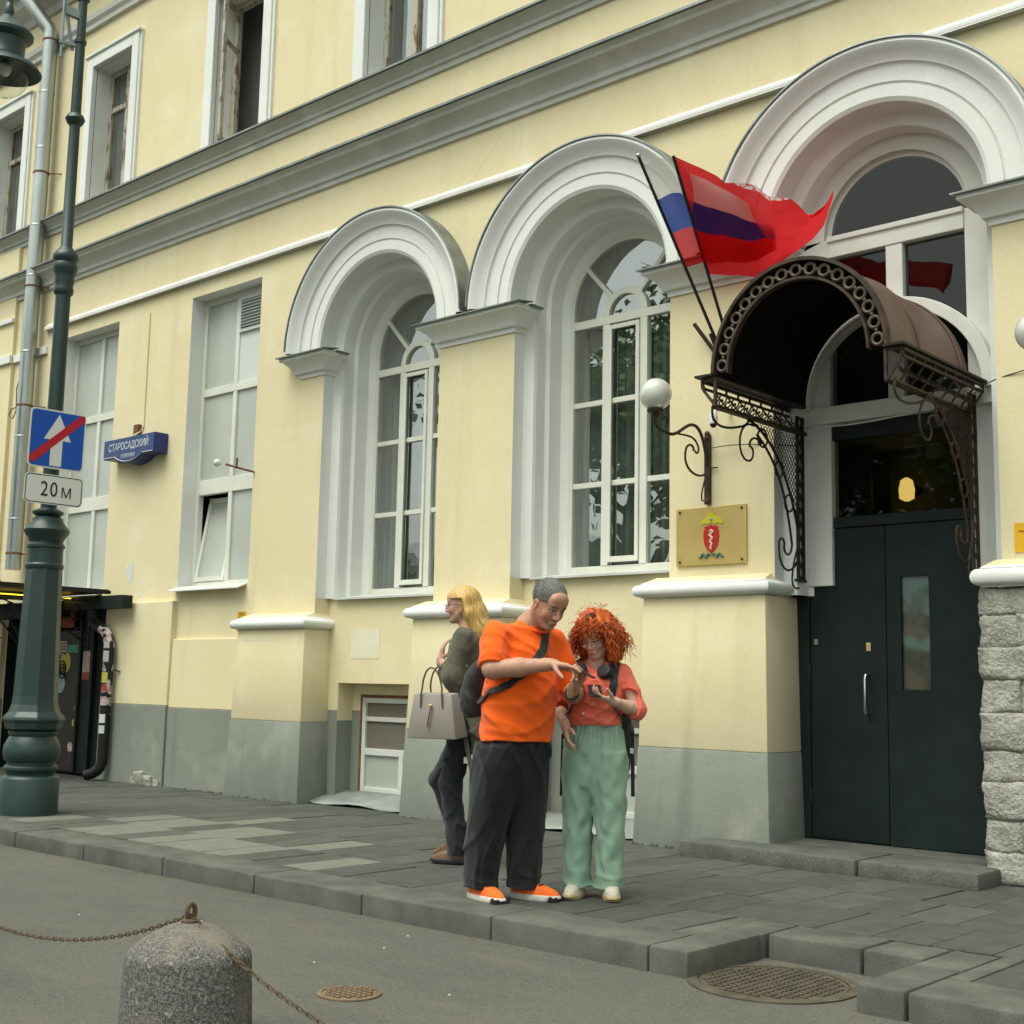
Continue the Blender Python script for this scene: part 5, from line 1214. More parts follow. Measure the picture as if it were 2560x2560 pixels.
# ================================================================ people: implicit surfaces meshed by surface nets
class Field:
    def __init__(s, lo, hi, h):
        s.h = h; s.o = np.array(lo, np.float32); s.n = [int(math.ceil((b - a) / h)) + 1 for a, b in zip(lo, hi)]
        s.F = np.full(s.n, .5, np.float32)
    def sl(s, lo, hi, pad):
        i0 = [max(0, int((lo[i] - pad - s.o[i]) / s.h)) for i in range(3)]; i1 = [min(s.n[i], int((hi[i] + pad - s.o[i]) / s.h) + 2) for i in range(3)]
        ax = [s.o[i] + s.h * np.arange(i0[i], max(i0[i] + 1, i1[i]), dtype=np.float32) for i in range(3)]
        return tuple(slice(i0[i], i0[i] + len(ax[i])) for i in range(3)), ax[0][:, None, None], ax[1][None, :, None], ax[2][None, None, :]
    def put(s, S, d, k, sub=False):
        A = s.F[S]
        if A.size == 0: return
        if A.shape != d.shape: d = d[:A.shape[0], :A.shape[1], :A.shape[2]]
        if sub: s.F[S] = np.maximum(A, -d); return
        if k > 0:
            hh = np.clip(.5 + .5 * (A - d) / k, 0, 1); s.F[S] = A + (d - A) * hh - k * hh * (1 - hh)
        else: s.F[S] = np.minimum(A, d)
    def rc(s, a, b, r1, r2, k=.01, sub=False):
        a, b = np.array(a, np.float32), np.array(b, np.float32); R_ = max(r1, r2)
        S, X, Y, Z = s.sl(np.minimum(a, b) - R_, np.maximum(a, b) + R_, k + 3 * s.h)
        ba = b - a; L = float(ba @ ba) + 1e-9
        px, py, pz = X - a[0], Y - a[1], Z - a[2]
        t = np.clip((px * ba[0] + py * ba[1] + pz * ba[2]) / L, 0, 1)
        d = np.sqrt((px - t * ba[0]) ** 2 + (py - t * ba[1]) ** 2 + (pz - t * ba[2]) ** 2) - (r1 + (r2 - r1) * t)
        s.put(S, d, k, sub); return s
    def chain(s, pts, rad, k=.01):
        for (p, q, r1, r2) in zip(pts, pts[1:], rad, rad[1:]): s.rc(p, q, r1, r2, k)
        return s
    def ell(s, c, r, k=.01, M3=None, sub=False):
        c = np.array(c, np.float32); R_ = max(r)
        S, X, Y, Z = s.sl(c - R_, c + R_, k + 3 * s.h)
        px, py, pz = X - c[0], Y - c[1], Z - c[2]
        if M3 is not None: px, py, pz = [M3[0][i] * px + M3[1][i] * py + M3[2][i] * pz for i in range(3)]
        q = np.sqrt((px / r[0]) ** 2 + (py / r[1]) ** 2 + (pz / r[2]) ** 2)
        g = np.sqrt((px / r[0] ** 2) ** 2 + (py / r[1] ** 2) ** 2 + (pz / r[2] ** 2) ** 2) + 1e-6
        s.put(S, q * (q - 1) / g, k, sub); return s
    def loft(s, lv, k=.01, power=2.):       # levels (z, cx, cy, a, b) ascending
        lv = sorted(lv); z = np.array([l[0] for l in lv]); R_ = max(max(l[3], l[4]) for l in lv)
        lo = np.array([min(l[1] for l in lv) - R_, min(l[2] for l in lv) - R_, z[0]]); hi = np.array([max(l[1] for l in lv) + R_, max(l[2] for l in lv) + R_, z[-1]])
        S, X, Y, Z = s.sl(lo, hi, k + 3 * s.h); zz = Z.ravel()
        def it(i):
            v = np.array([l[i] for l in lv]); return smooth_interp(zz, z, v).astype(np.float32)[None, None, :]
        cx, cy, a, b = it(1), it(2), it(3), it(4)
        q = (np.abs((X - cx) / a) ** power + np.abs((Y - cy) / b) ** power) ** (1 / power)
        d = (q - 1) * np.minimum(a, b)
        d = np.maximum(d, np.maximum(z[0] - Z, Z - z[-1]))
        s.put(S, d, k); return s
    def cut(s, fn):
        S, X, Y, Z = s.sl(s.o, s.o + np.array(s.n) * s.h, 0); s.F = np.maximum(s.F, fn(X, Y, Z)).astype(np.float32); return s
    def warp(s, fn):
        ax = [s.o[i] + s.h * np.arange(s.n[i], dtype=np.float32) for i in range(3)]
        near = np.abs(s.F) < .06
        I = np.nonzero(near); s.F[I] += fn(ax[0][I[0]], ax[1][I[1]], ax[2][I[2]]).astype(np.float32); return s
    def mesh(s, name, m, parent, colfn=None, smooth_it=1):
        F = s.F; sg = F < 0
        c = sg[:-1, :-1, :-1].astype(np.int8)
        for a in (0, 1):
            for b in (0, 1):
                for d in (0, 1):
                    if a + b + d: c = c + sg[a:F.shape[0] - 1 + a, b:F.shape[1] - 1 + b, d:F.shape[2] - 1 + d]
        act = (c > 0) & (c < 8); idx = np.argwhere(act); ids = np.full(act.shape, -1, np.int32); ids[act] = np.arange(len(idx))
        acc = np.zeros((len(idx), 3), np.float32); cnt = np.zeros(len(idx), np.float32)
        cor = [(a, b, d) for a in (0, 1) for b in (0, 1) for d in (0, 1)]
        for A in cor:
            for ax in range(3):
                if A[ax] == 0:
                    B = list(A); B[ax] = 1
                    fa = F[idx[:, 0] + A[0], idx[:, 1] + A[1], idx[:, 2] + A[2]]; fb = F[idx[:, 0] + B[0], idx[:, 1] + B[1], idx[:, 2] + B[2]]
                    x = (fa < 0) != (fb < 0); t = np.where(x, fa / np.where(x, fa - fb, 1), 0)
                    p = np.tile(np.array(A, np.float32), (len(idx), 1)); p[:, ax] += t
                    acc[x] += p[x]; cnt[x] += 1
        V = s.o + s.h * (idx + acc / np.maximum(cnt, 1)[:, None])
        quads = []
        for ax in range(3):
            o1, o2 = (ax + 1) % 3, (ax + 2) % 3
            sl0 = [slice(None)] * 3; sl1 = [slice(None)] * 3
            sl0[ax] = slice(0, -1); sl1[ax] = slice(1, None)
            ch = sg[tuple(sl0)] != sg[tuple(sl1)]
            g = np.argwhere(ch); ok = (g[:, o1] > 0) & (g[:, o2] > 0) & (g[:, o1] < F.shape[o1] - 1) & (g[:, o2] < F.shape[o2] - 1); g = g[ok]
            def cell(d1, d2):
                q = g.copy(); q[:, o1] -= d1; q[:, o2] -= d2; return ids[q[:, 0], q[:, 1], q[:, 2]]
            Q = np.stack([cell(0, 0), cell(1, 0), cell(1, 1), cell(0, 1)], 1)
            flip = ~sg[g[:, 0], g[:, 1], g[:, 2]]
            Q[flip] = Q[flip][:, ::-1]
            quads.append(Q)
        Q = np.concatenate(quads); Q = Q[(Q >= 0).all(1)]
        for _ in range(smooth_it):      # light laplacian
            e = np.concatenate([Q[:, [0, 1]], Q[:, [1, 2]], Q[:, [2, 3]], Q[:, [3, 0]]]); S_ = np.zeros_like(V); n_ = np.zeros(len(V), np.float32)
            for i in range(3): S_[:, i] = np.bincount(e[:, 0], V[e[:, 1], i], len(V)) + np.bincount(e[:, 1], V[e[:, 0], i], len(V))
            n_ = np.bincount(e[:, 0], minlength=len(V)) + np.bincount(e[:, 1], minlength=len(V))
            V = V * .5 + .5 * S_ / np.maximum(n_, 1)[:, None]
        me = bpy.data.meshes.new(name); me.vertices.add(len(V)); me.vertices.foreach_set('co', V.astype(np.float32).ravel())
        me.loops.add(len(Q) * 4); me.loops.foreach_set('vertex_index', Q.astype(np.int32).ravel()); me.polygons.add(len(Q)); me.polygons.foreach_set('loop_start', np.arange(0, len(Q) * 4, 4, dtype=np.int32))
        me.update(calc_edges=True); me.validate(); me.polygons.foreach_set('use_smooth', np.ones(len(me.polygons), bool)); me.materials.append(m)
        if colfn is not None:
            at = me.color_attributes.new('Col', 'FLOAT_COLOR', 'POINT'); C_ = np.ones((len(V), 4), np.float32); C_[:, :3] = colfn(V); at.data.foreach_set('color', C_.ravel())
        o = bpy.data.objects.new(name, me); col.objects.link(o); o.parent = parent
        return o
def smooth_interp(x, xp, fp):
    m = np.zeros_like(fp, dtype=float)
    if len(xp) > 2: m[1:-1] = (fp[2:] - fp[:-2]) / (xp[2:] - xp[:-2])
    m[0] = (fp[1] - fp[0]) / (xp[1] - xp[0]); m[-1] = (fp[-1] - fp[-2]) / (xp[-1] - xp[-2])
    i = np.clip(np.searchsorted(xp, x) - 1, 0, len(xp) - 2); h = xp[i + 1] - xp[i]; t = np.clip((x - xp[i]) / h, 0, 1)
    return (1 + 2 * t) * (1 - t) ** 2 * fp[i] + t * (1 - t) ** 2 * h * m[i] + t * t * (3 - 2 * t) * fp[i + 1] + t * t * (t - 1) * h * m[i + 1]
def rotm(yaw, pitch, roll=0.): return np.array(Matrix.Rotation(yaw, 3, 'Z') @ Matrix.Rotation(pitch, 3, 'Y') @ Matrix.Rotation(roll, 3, 'X'), np.float32)
def head_sdf(F, c, yaw, pitch, roll=0., s=1., fem=0., neck=None, nr=.06):
    Mh = rotm(yaw, pitch, roll); c = np.array(c, np.float32); P = lambda x, y, z: c + Mh @ (np.array((x, y, z), np.float32) * s)
    E = lambda p, r, k=.012, sub=False: F.ell(P(*p), [q * s for q in r], k * s, Mh, sub)
    C = lambda p, q, r1, r2, k=.010, sub=False: F.rc(P(*p), P(*q), r1 * s, r2 * s, k * s, sub)
    E((-.012, 0, .035), (.100, .079, .093), .0); E((.022, 0, -.03), (.072, .064 - .004 * fem, .088), .03)
    for y in (-1, 1):
        C((-.005, y * .056, -.045), (.050, y * .02, -.098), .024, .020, .02); E((.060, y * .037, -.030), (.022, .024, .026), .018)
        E((-.008, y * .078, -.012), (.020, .009, .032), .006); E((-.006, y * .086, -.012), (.010, .006, .020), 0, True)
    E((.066, 0, -.100), (.024, .028 - .006 * fem, .020), .018)
    C((.080, -.036, .022), (.080, .036, .022), .0125 - .002 * fem, .0125 - .002 * fem, .016)
    E((.070, 0, .055), (.03, .055, .04), .02)
    for y in (-1, 1): E((.100, y * .031, .002), (.017, .019, .012), 0, True); E((.0775, y * .031, .001), (.0135, .0165, .0125), .002)
    C((.089, 0, .014), (.112 - .004 * fem, 0, -.030), .008, .0125 - .002 * fem, .010)
    for y in (-1, 1): E((.100, y * .012, -.034), (.012, .009, .009), .006)
    C((.091, -.019, -.0645), (.091, .019, -.0645), .0055, .0055, .008); C((.096, -.006, -.064), (.096, .006, -.064), .006, .006, .006)
    C((.089, -.016, -.0765), (.089, .016, -.0765), .0062, .0062, .008)
    C((.106, -.02, -.0708), (.106, .02, -.0708), .0030, .0030, 0, True)
    if neck is not None: F.rc(P(-.02, 0, -.05), neck, nr * .95, nr * 1.08, .03)
    return P, Mh
def hand_sdf(F, w, f, n, side, curl=.5, s=1., point=False, thumb=.5, spread=.08):
    # w wrist, f finger direction, n direction the palm faces, side +1/-1: where the thumb sits along f x n
    f = np.array(f, float); f /= np.linalg.norm(f); n = np.array(n, float); n -= f * (n @ f); n /= np.linalg.norm(n); t = np.cross(f, n) * side
    w = np.array(w, float); tips = []
    for q, l in ((-.030, .078), (-.011, .085), (.010, .088), (.029, .085)): F.rc(w + t * q * .55 * s, w + f * l * s + t * q * s, .0165 * s, .0130 * s, .012 * s)
    F.rc(w - f * .03 * s, w + f * .02 * s, .027 * s, .026 * s, .015 * s)
    for i, (q, ln) in enumerate(((.031, .068), (.0105, .078), (-.0105, .072), (-.031, .056))):
        c_ = curl if not (point and i == 0) else .18
        p = w + f * .088 * s + t * q * s; d = f + t * q * spread * 10; d /= np.linalg.norm(d); a = 0.
        for j, fr in enumerate((.42, .32, .26)):
            a += c_ * (.75, 1.0, .8)[j]; v = d * math.cos(a) + n * math.sin(a); p2 = p + v * ln * fr * 1.15 * s
            F.rc(p, p2, (.0098 - .001 * j) * s, (.0092 - .0012 * j) * s, .004 * s); p = p2
        tips.append(p)
    b = w + f * .022 * s + t * .026 * s + n * .010 * s; d = f * .62 + t * (.75 - .5 * thumb) + n * (.25 + .5 * thumb); d /= np.linalg.norm(d)
    m = b + d * .038 * s; F.rc(b, m, .0145 * s, .0115 * s, .010 * s); d2 = d * .8 + f * .5 + n * .25 * thumb; d2 /= np.linalg.norm(d2); m2 = m + d2 * .030 * s; F.rc(m, m2, .0112 * s, .010 * s, .004 * s); F.rc(m2, m2 + d2 * .022 * s, .010 * s, .008 * s, .004 * s)
    tips.append(m2 + d2 * .022 * s)
    return tips
def skin_mat(name):
    k = NT(name); a = k.n('VertexColor', layer_name='Col'); c = k.mix(k.ramp(k.noise(55, 3), .3, .7), a.outputs[0], (.86, .78, .76), 'MULTIPLY')
    p = k.bsdf(c, .52, 0, .35, k.bump(k.noise(320, 2), .15, .002)); p.inputs['Subsurface Weight'].default_value = .08; p.inputs['Subsurface Radius'].default_value = (.010, .004, .002); p.inputs['Subsurface Scale'].default_value = .5; return k.m
M['skin'] = skin_mat('skin')
def face_paint(V, P, Mh, base, lip, brow, s=1., iris=(.05, .035, .02), flush=None, beard=None, browth=.0042, palm=None):
    C = np.tile(np.array(base, np.float32), (len(V), 1)); c0 = P(0, 0, 0); L = (V - c0) @ Mh / s
    def blend(mask, colr): C[:] = C * (1 - mask[:, None]) + mask[:, None] * np.array(colr, np.float32)
    head = (np.abs(L) < .16).all(1)
    if flush is not None:
        for y in (-1, 1): blend(np.exp(-(((L[:, 0] - .065) / .03) ** 2 + ((L[:, 1] - y * .042) / .026) ** 2 + ((L[:, 2] + .028) / .024) ** 2)) * .55, flush); blend((np.exp(-(((L[:, 0] + .008) / .03) ** 2 + ((L[:, 1] - y * .08) / .012) ** 2 + ((L[:, 2] + .012) / .03) ** 2)) * .7), flush)
        blend(np.exp(-(((L[:, 0] - .112) / .02) ** 2 + (L[:, 1] / .016) ** 2 + ((L[:, 2] + .03) / .018) ** 2)) * .6, flush)
    if beard is not None: blend(head * np.clip((-.042 - L[:, 2]) / .02, 0, 1) * (L[:, 0] > -.01) * .32, beard)
    blend(head * np.clip(1.6 - np.sqrt(((L[:, 1]) / .021) ** 2 + ((L[:, 2] + .0705) / .0105) ** 2) * 1.6, 0, 1) * (L[:, 0] > .075), lip)
    for y in (-1, 1):
        u = L[:, 1] * y - .033; zb = .0255 - .16 * np.abs(u - .002) ** 1.3
        blend(head * np.clip(1.3 - np.sqrt((u / .021) ** 4 + ((L[:, 2] - zb) / browth) ** 2), 0, 1) * (L[:, 0] > .055), brow)
        e = np.sqrt((u / .0145) ** 2 + ((L[:, 2] - .001) / .0052) ** 2); blend(head * (e < 1) * (L[:, 0] > .06) * .85, (.50, .47, .43))
        blend(head * (np.sqrt((u + .001) ** 2 + (L[:, 2] - .0005) ** 2) < .0056) * (L[:, 0] > .06), iris)
        lash = np.abs(np.sqrt((u / .0155) ** 2 + ((L[:, 2] - .001) / .0062) ** 2) - 1.0) < .22; blend(head * lash * (L[:, 2] > .0) * (L[:, 0] > .06), tuple(x * .25 for x in brow))
    return C
def cloth(name, c, c2=None, rough=.85, sc_=9, fine=600, b=.15, wk=1.6):
    k = NT(name); cc = k.mix(k.ramp(k.noise(sc_, 4), .35, .7), c, c2 or tuple(x * .82 for x in c)); cc = k.mix(.25, cc, k.ramp(k.noise(fine, 2), .3, .7, (.6, .6, .6), (1.3, 1.3, 1.3)), 'MULTIPLY')
    wr = k.math('ADD', k.math('MULTIPLY', k.noise(fine, 2), .25), k.math('MULTIPLY', k.noise(17, 5, .62, dist=1.6), wk)); p = k.bsdf(cc, rough, 0, .2, k.bump(wr, b * 2.2, .012)); p.inputs['Sheen Weight'].default_value = .15; return k.m
def waves(*terms):
    def f(x, y, z):
        r = 0
        for amp, kx, ky, kz, ph in terms: r = r + amp * np.sin(kx * x + ky * y + kz * z + ph + 1.3 * np.sin(2.1 * kx * .3 * z + ky * .23 * x + .35 * kz * y))
        return r
    return f
def creases(*terms):
    def f(x, y, z):
        r = 0
        for amp, kx, ky, kz, ph, w in terms:
            q = np.sin(kx * x + ky * y + kz * z + ph + w * np.sin(.45 * kz * x + .31 * kx * z + .4 * ky * z + ph * 2)); g = np.sin(.21 * (kx + ky) * z + .33 * kz * (x - y) + ph * 3) * .5 + .5
            r = r + amp * np.exp(-(q / .42) ** 2) * g - amp * .25
        return -r
    return f
def merge(A, B, k):
    hh = np.clip(.5 + .5 * (A.F - B.F) / k, 0, 1); A.F = (A.F + (B.F - A.F) * hh - k * hh * (1 - hh)).astype(np.float32)
def sleeve(T, pts, rad, k=.035):
    lo = T.o; S = Field(T.o, T.o + .1, T.h); S.n = list(T.n); S.F = np.full(T.n, .5, np.float32)
    S.chain(pts, rad, .02); e = np.array(pts[-1]); n_ = e - np.array(pts[-2]); n_ = n_ / np.linalg.norm(n_)
    S.cut(lambda X, Y, Z: np.where((X - e[0] - n_[0] * .05) ** 2 + (Y - e[1] - n_[1] * .05) ** 2 + (Z - e[2] - n_[2] * .05) ** 2 < .105 ** 2, (X - e[0]) * n_[0] + (Y - e[1]) * n_[1] + (Z - e[2]) * n_[2], -1).astype(np.float32)); merge(T, S, k)
def shoe(parent, c, ang, L, upper, sole, tip=0., nm='shoe', pitch=0., h=.0):
    # c: ankle-ground point; toe along ang
    F = Field((-.16, -.09, -.01), (.26, .09, .17), .005)
    F.loft([(.022, .07, 0, L * .52, .047), (.05, .062, 0, L * .49, .044), (.075, .04, 0, L * .38, .040), (.10, .0, 0, L * .20, .036), (.13, -.03, 0, .055, .034)], .0, 2.4)
    F.cut(lambda X, Y, Z: (Z - (.145 - .42 * np.clip(X - .0, 0, 1) + .0 * Y)).astype(np.float32))
    o = F.mesh(nm, upper, parent, smooth_it=2)
    G = Field((-.17, -.09, -.02), (.27, .09, .06), .004)
    G.loft([(-.0, .07, 0, L * .51, .047), (.012, .07, 0, L * .535, .051), (.03, .068, 0, L * .53, .050), (.036, .066, 0, L * .51, .047)], 0, 2.6)
    G.warp(lambda x, y, z: .012 * np.clip((x - .15) / .06, 0, 1) * (z < .02))
    q = G.mesh('sole', sole, o, smooth_it=1)
    o.matrix_local = Matrix.Translation((c[0], c[1], c[2] if len(c) > 2 else 0.)) @ Matrix.Rotation(ang, 4, 'Z') @ Matrix.Rotation(pitch, 4, 'Y')
    return o
# ---------------------------------------------------------------- the man in orange
mn = thing('person', 'stocky man in a bright orange T-shirt and dark trousers pointing at a phone', 'person', (1.08, -2.77, 0), 'people on the pavement', R(-10))
HB = np.array((.305, .055, 1.62)); NB = np.array((.165, .035, 1.50))
shR, elR, wrR = (.15, -.205, 1.455), (.215, -.262, 1.255), (.455, -.045, 1.285)
shL, elL, wrL = (.16, .225, 1.44), (.24, .30, 1.13), (.485, .085, 1.155)
F = Field((-.15, -.42, 1.02), (.74, .42, 1.80), .004)
P, Mh = head_sdf(F, HB, R(-4), R(30), R(-4), 1.06, 0, NB, .068)
F.rc(NB, (.15, .02, 1.42), .074, .085, .03); F.rc((.14, -.14, 1.425), (.14, .17, 1.425), .045, .045, .03); F.loft([(1.03, .10, .01, .12, .15), (1.25, .12, .01, .12, .15), (1.42, .13, .02, .08, .12)], .04)
for sh_, el_, wr_ in ((shR, elR, wrR), (shL, elL, wrL)):
    a = np.array(sh_) + (0, 0, -.02); b = np.array(el_); F.rc(a, a + (b - a) * .6, .048, .052, .02); F.rc(a + (b - a) * .6, b, .052, .052, .02); a = np.array(el_); b = np.array(wr_); F.rc(a, a + (b - a) * .45, .052, .050, .02); F.rc(a + (b - a) * .45, b, .049, .031, .02)
tR = hand_sdf(F, wrR, (.80, .52, -.14), (.15, -.25, -1), -1, .72, 1.08, point=True, thumb=.9)
tL = hand_sdf(F, wrL, (.55, .05, .80), (.10, -.75, .35), 1, .75, 1.08, thumb=.6)
def man_col(V):
    C = face_paint(V, P, Mh, (.47, .27, .185), (.36, .15, .12), (.075, .06, .05), 1.06, flush=(.50, .17, .12), beard=(.20, .16, .14), browth=.006)
    return C
body = F.mesh('body', M['skin'], mn, man_col)
# short greying hair: scalp shell
def scalp(V, P, Mh, s): return (V - P(0, 0, 0)) @ Mh / s
G = Field(HB - .17, HB + .17, .004)
c0 = P(-.014, 0, .040); G.ell(c0, [.104 * 1.06, .082 * 1.06, .0925 * 1.06], 0, Mh)
def hairline(X, Y, Z):
    d = [X - P(0, 0, 0)[0], Y - P(0, 0, 0)[1], Z - P(0, 0, 0)[2]]; l = [sum(Mh[i][j] * d[i] for i in range(3)) for j in range(3)]
    front = l[0] * 1.0 - .066 - .35 * (l[2] - .07) - .2 * np.abs(l[1]) + .25 * np.maximum(np.abs(l[1]) - .05, 0)
    low = (-.035 - l[2]) + np.clip(l[0] + .03, 0, .2) * .62
    return np.maximum(front, low).astype(np.float32)
G.cut(hairline); k = NT('short_greying_hair'); k.bsdf(k.mix(k.ramp(k.noise(260, 3, stretch=(1, 1, .4)), .35, .65), (.05, .047, .044), (.24, .235, .225)), .7, 0, .3, k.bump(k.noise(380, 2), .8, .004)); M['hairgrey'] = k.m
mh = G.mesh('hair', M['hairgrey'], mn, smooth_it=1)
rh = random.Random(4); t = MB(); vv = mh.data.vertices; hb0 = Vector(P(-.014, 0, .03)); back = Vector(Mh @ np.array((-.5, 0, -.35)))
for i in range(2600):
    v = vv[rh.randrange(len(vv))]; nn = (v.co - hb0).normalized(); dd = (nn * .45 + back * rh.uniform(.8, 1.4) + Vector((rh.uniform(-.3, .3), rh.uniform(-.3, .3), rh.uniform(-.3, .3)))).normalized(); l_ = rh.uniform(.004, .009)
    if (v.co - hb0).length < .06: continue
    t.tube([v.co - nn * .002, v.co + dd * l_ * .6, v.co + dd * l_ + back * .002], [.0012, .001, .0004], 3, cap=False)
tag(t.build('cropped_strands', M['hairgrey'], mh, fix=False), kind='stuff')
M['orange'] = cloth('bright_orange_jersey', (.93, .128, .008), (.88, .112, .007))
T = Field((-.20, -.42, .84), (.52, .44, 1.58), .005)
T.loft([(.865, .085, .015, .190, .212), (.90, .088, .015, .188, .210), (1.0, .100, .015, .194, .214), (1.10, .112, .015, .198, .215), (1.20, .122, .015, .186, .212), (1.30, .13, .018, .165, .208), (1.38, .135, .022, .145, .20), (1.43, .14, .028, .12, .17), (1.475, .145, .03, .085, .11)], 0, 2.15)
for y in (-1, 1): T.rc((.155, .035 + y * .06, 1.462), (.15, .012 + y * .185, 1.432), .066, .064, .05)
T.rc((.15, .03, 1.46), (.172, .036, 1.492), .085, .080, .04)
for sh_, el_ in ((shR, elR), (shL, elL)):
    a, b = np.array(sh_), np.array(el_); sleeve(T, [a + (0, 0, -.012), a + (b - a) * .5, a + (b - a) * .93], [.070, .075, .079])
T.warp(creases((.009, 6, 10, 22, .4, 1.0), (.008, 14, -11, 17, 2., .8), (.008, -9, 15, 20, 1.1, 1.0)))
T.mesh('t_shirt', M['orange'], mn, smooth_it=2)
M['darkpants'] = cloth('dark_grey_trousers', (.010, .013, .0145), (.016, .019, .021))
Q = Field((-.28, -.36, .01), (.42, .38, .92), .006)
Q.loft([(.44, .03, .01, .03, .05), (.56, .04, .01, .10, .14), (.68, .05, .01, .150, .195), (.78, .06, .01, .168, .208), (.84, .075, .012, .172, .200), (.90, .08, .015, .160, .185)], 0, 2.3)
Q.loft([(.06, -.055, -.105, .098, .088), (.12, -.055, -.105, .100, .090), (.25, -.035, -.105, .110, .100), (.45, .0, -.105, .122, .112), (.70, .045, -.09, .145, .125), (.83, .06, -.075, .15, .125)], .04, 2.3)
Q.loft([(.06, .050, .118, .098, .088), (.12, .050, .118, .100, .090), (.25, .052, .115, .110, .100), (.45, .058, .112, .122, .112), (.70, .065, .10, .145, .125), (.83, .07, .09, .15, .125)], .04, 2.3)
Q.warp(creases((.011, 20, 24, 5, 0, .7), (.010, -22, 15, 9, 1.2, .8), (.010, 9, 30, -7, 2.2, .6)))
Q.warp(lambda x, y, z: -.009 * np.exp(-(np.sin(z * 36 + 7 * x + 5 * y) / .5) ** 2) * np.clip((.24 - z) / .2, 0, 1))
Q.cut(lambda X, Y, Z: (.062 - Z + 0 * X + 0 * Y).astype(np.float32)); Q.cut(lambda X, Y, Z: (-.165 - X + 0 * Y + 0 * Z).astype(np.float32)); Q.mesh('trousers', M['darkpants'], mn, smooth_it=2)
M['shoeor'] = cloth('orange_trainer_mesh', (.93, .17, .02), (.85, .13, .015), .6, 30, 300); M['sole'] = mat('white_foam_sole', (.62, .60, .54), (.5, .48, .43), 20, .7); M['lace'] = M.get('lace', M['pvc'])
for c_, a_ in (((-.06, -.11), R(0)), ((.05, .12), R(25))):
    s_ = shoe(mn, c_, a_, .29, M['shoeor'], M['sole'])
    MB().tube([(.075, -.03, .094), (.085, .0, .099), (.075, .03, .094)], .005, 5).tube([(.105, -.03, .083), (.115, 0, .087), (.105, .03, .083)], .005, 5).tube([(.045, -.03, .106), (.055, 0, .111), (.045, .03, .106)], .005, 5).build('laces', M['black'], s_)
    MB().prism([(.165, .0), (.22, .0), (.215, .030), (.195, .022), (.18, .034)], 'y', -.052, .052).build('toe_guard', M['black'], s_)
# sling bag on his back with strap across the chest
Mm = Matrix.Translation((1.08, -2.77, 0)) @ Matrix.Rotation(R(-10), 4, 'Z')
def worldthing(name, label, cat, mw):
    o = thing(name, label, cat, mw.to_translation()); o.rotation_euler = mw.to_euler(); return o
sb = worldthing('sling_bag', 'black sling bag slung on the back of the man in orange', 'bag', Mm)
M['nylon'] = cloth('black_nylon', (.014, .015, .016), (.024, .026, .028), .5, 12, 500)
B_ = Field((-.32, -.34, .90), (.08, .12, 1.42), .006)
B_.loft([(.99, -.11, -.09, .045, .075), (1.03, -.125, -.09, .065, .10), (1.14, -.13, -.09, .072, .105), (1.26, -.10, -.08, .062, .09), (1.33, -.06, -.06, .04, .06), (1.35, -.05, -.05, .02, .035)], 0, 2.6)
B_.warp(waves((.004, 20, 26, 18, 1), (.003, 40, 14, 33, 0)))
B_.mesh('pouch', M['nylon'], sb, smooth_it=2)
MB().box(-.155, -.145, -.165, -.155, 1.27, 1.282).build('zip_pull', M['steel'], sb); MB().box(-.185, -.175, -.175, -.165, 1.14, 1.152).build('zip_pull', M['steel'], sb)
def strap(pts, w, m, parent, name, nrm):
    vs = []; fs = []
    for i, p in enumerate(pts):
        p = Vector(p); d = (Vector(pts[min(i + 1, len(pts) - 1)]) - Vector(pts[max(i - 1, 0)])).normalized(); n_ = Vector(nrm(p)); n_ = (n_ - d * n_.dot(d)).normalized(); t_ = d.cross(n_)
        vs += [p + t_ * w / 2 + n_ * .002, p - t_ * w / 2 + n_ * .002, p - t_ * w / 2 - n_ * .003, p + t_ * w / 2 - n_ * .003]
    for i in range(len(pts) - 1):
        for j in range(4): fs.append((i * 4 + j, i * 4 + (j + 1) % 4, (i + 1) * 4 + (j + 1) % 4, (i + 1) * 4 + j))
    fs += [(0, 1, 2, 3), tuple((len(pts) - 1) * 4 + j for j in (3, 2, 1, 0))]
    return MB().add(vs, fs).build(name, m, parent, smooth=True)
# strap follows the shirt: cast points outward onto the shirt mesh
def hug(parent_obj, pts, off=.004):
    from mathutils.bvhtree import BVHTree
    me = parent_obj.data; bv = BVHTree.FromPolygons([v.co for v in me.vertices], [p.vertices for p in me.polygons]); out = []
    for p in pts:
        loc, n_, i_, d_ = bv.find_nearest(Vector(p)); out.append(loc + n_ * off)
    return out
MB().tube([tuple(Vector((.192, .046, 1.508)) + Matrix.Rotation(R(30), 3, 'Y') @ Vector((.083 * math.cos(q), .080 * math.sin(q), 0))) for q in np.linspace(0, 2 * math.pi, 29)[:-1]], .009, 7, closed=True).build('collar', M['orange'], mn, smooth=True)
shirt = [o for o in mn.children if o.name.startswith('t_shirt')][0]
raw = [(.02, .13, 1.54), (.09, .12, 1.58), (.18, .11, 1.55), (.27, .08, 1.46), (.32, .03, 1.38), (.33, -.03, 1.32), (.32, -.09, 1.26), (.28, -.16, 1.20), (.20, -.23, 1.15), (.10, -.26, 1.12), (.0, -.24, 1.10), (-.08, -.20, 1.09)]
fine = [tuple(Vector(raw[i]).lerp(Vector(raw[i + 1]), t_)) for i in range(len(raw) - 1) for t_ in (0, .33, .66)] + [raw[-1]]
strap(hug(shirt, fine, .007), .048, M['nylon'], sb, 'strap', lambda p: (p.x - .12, p.y - .02, .15))
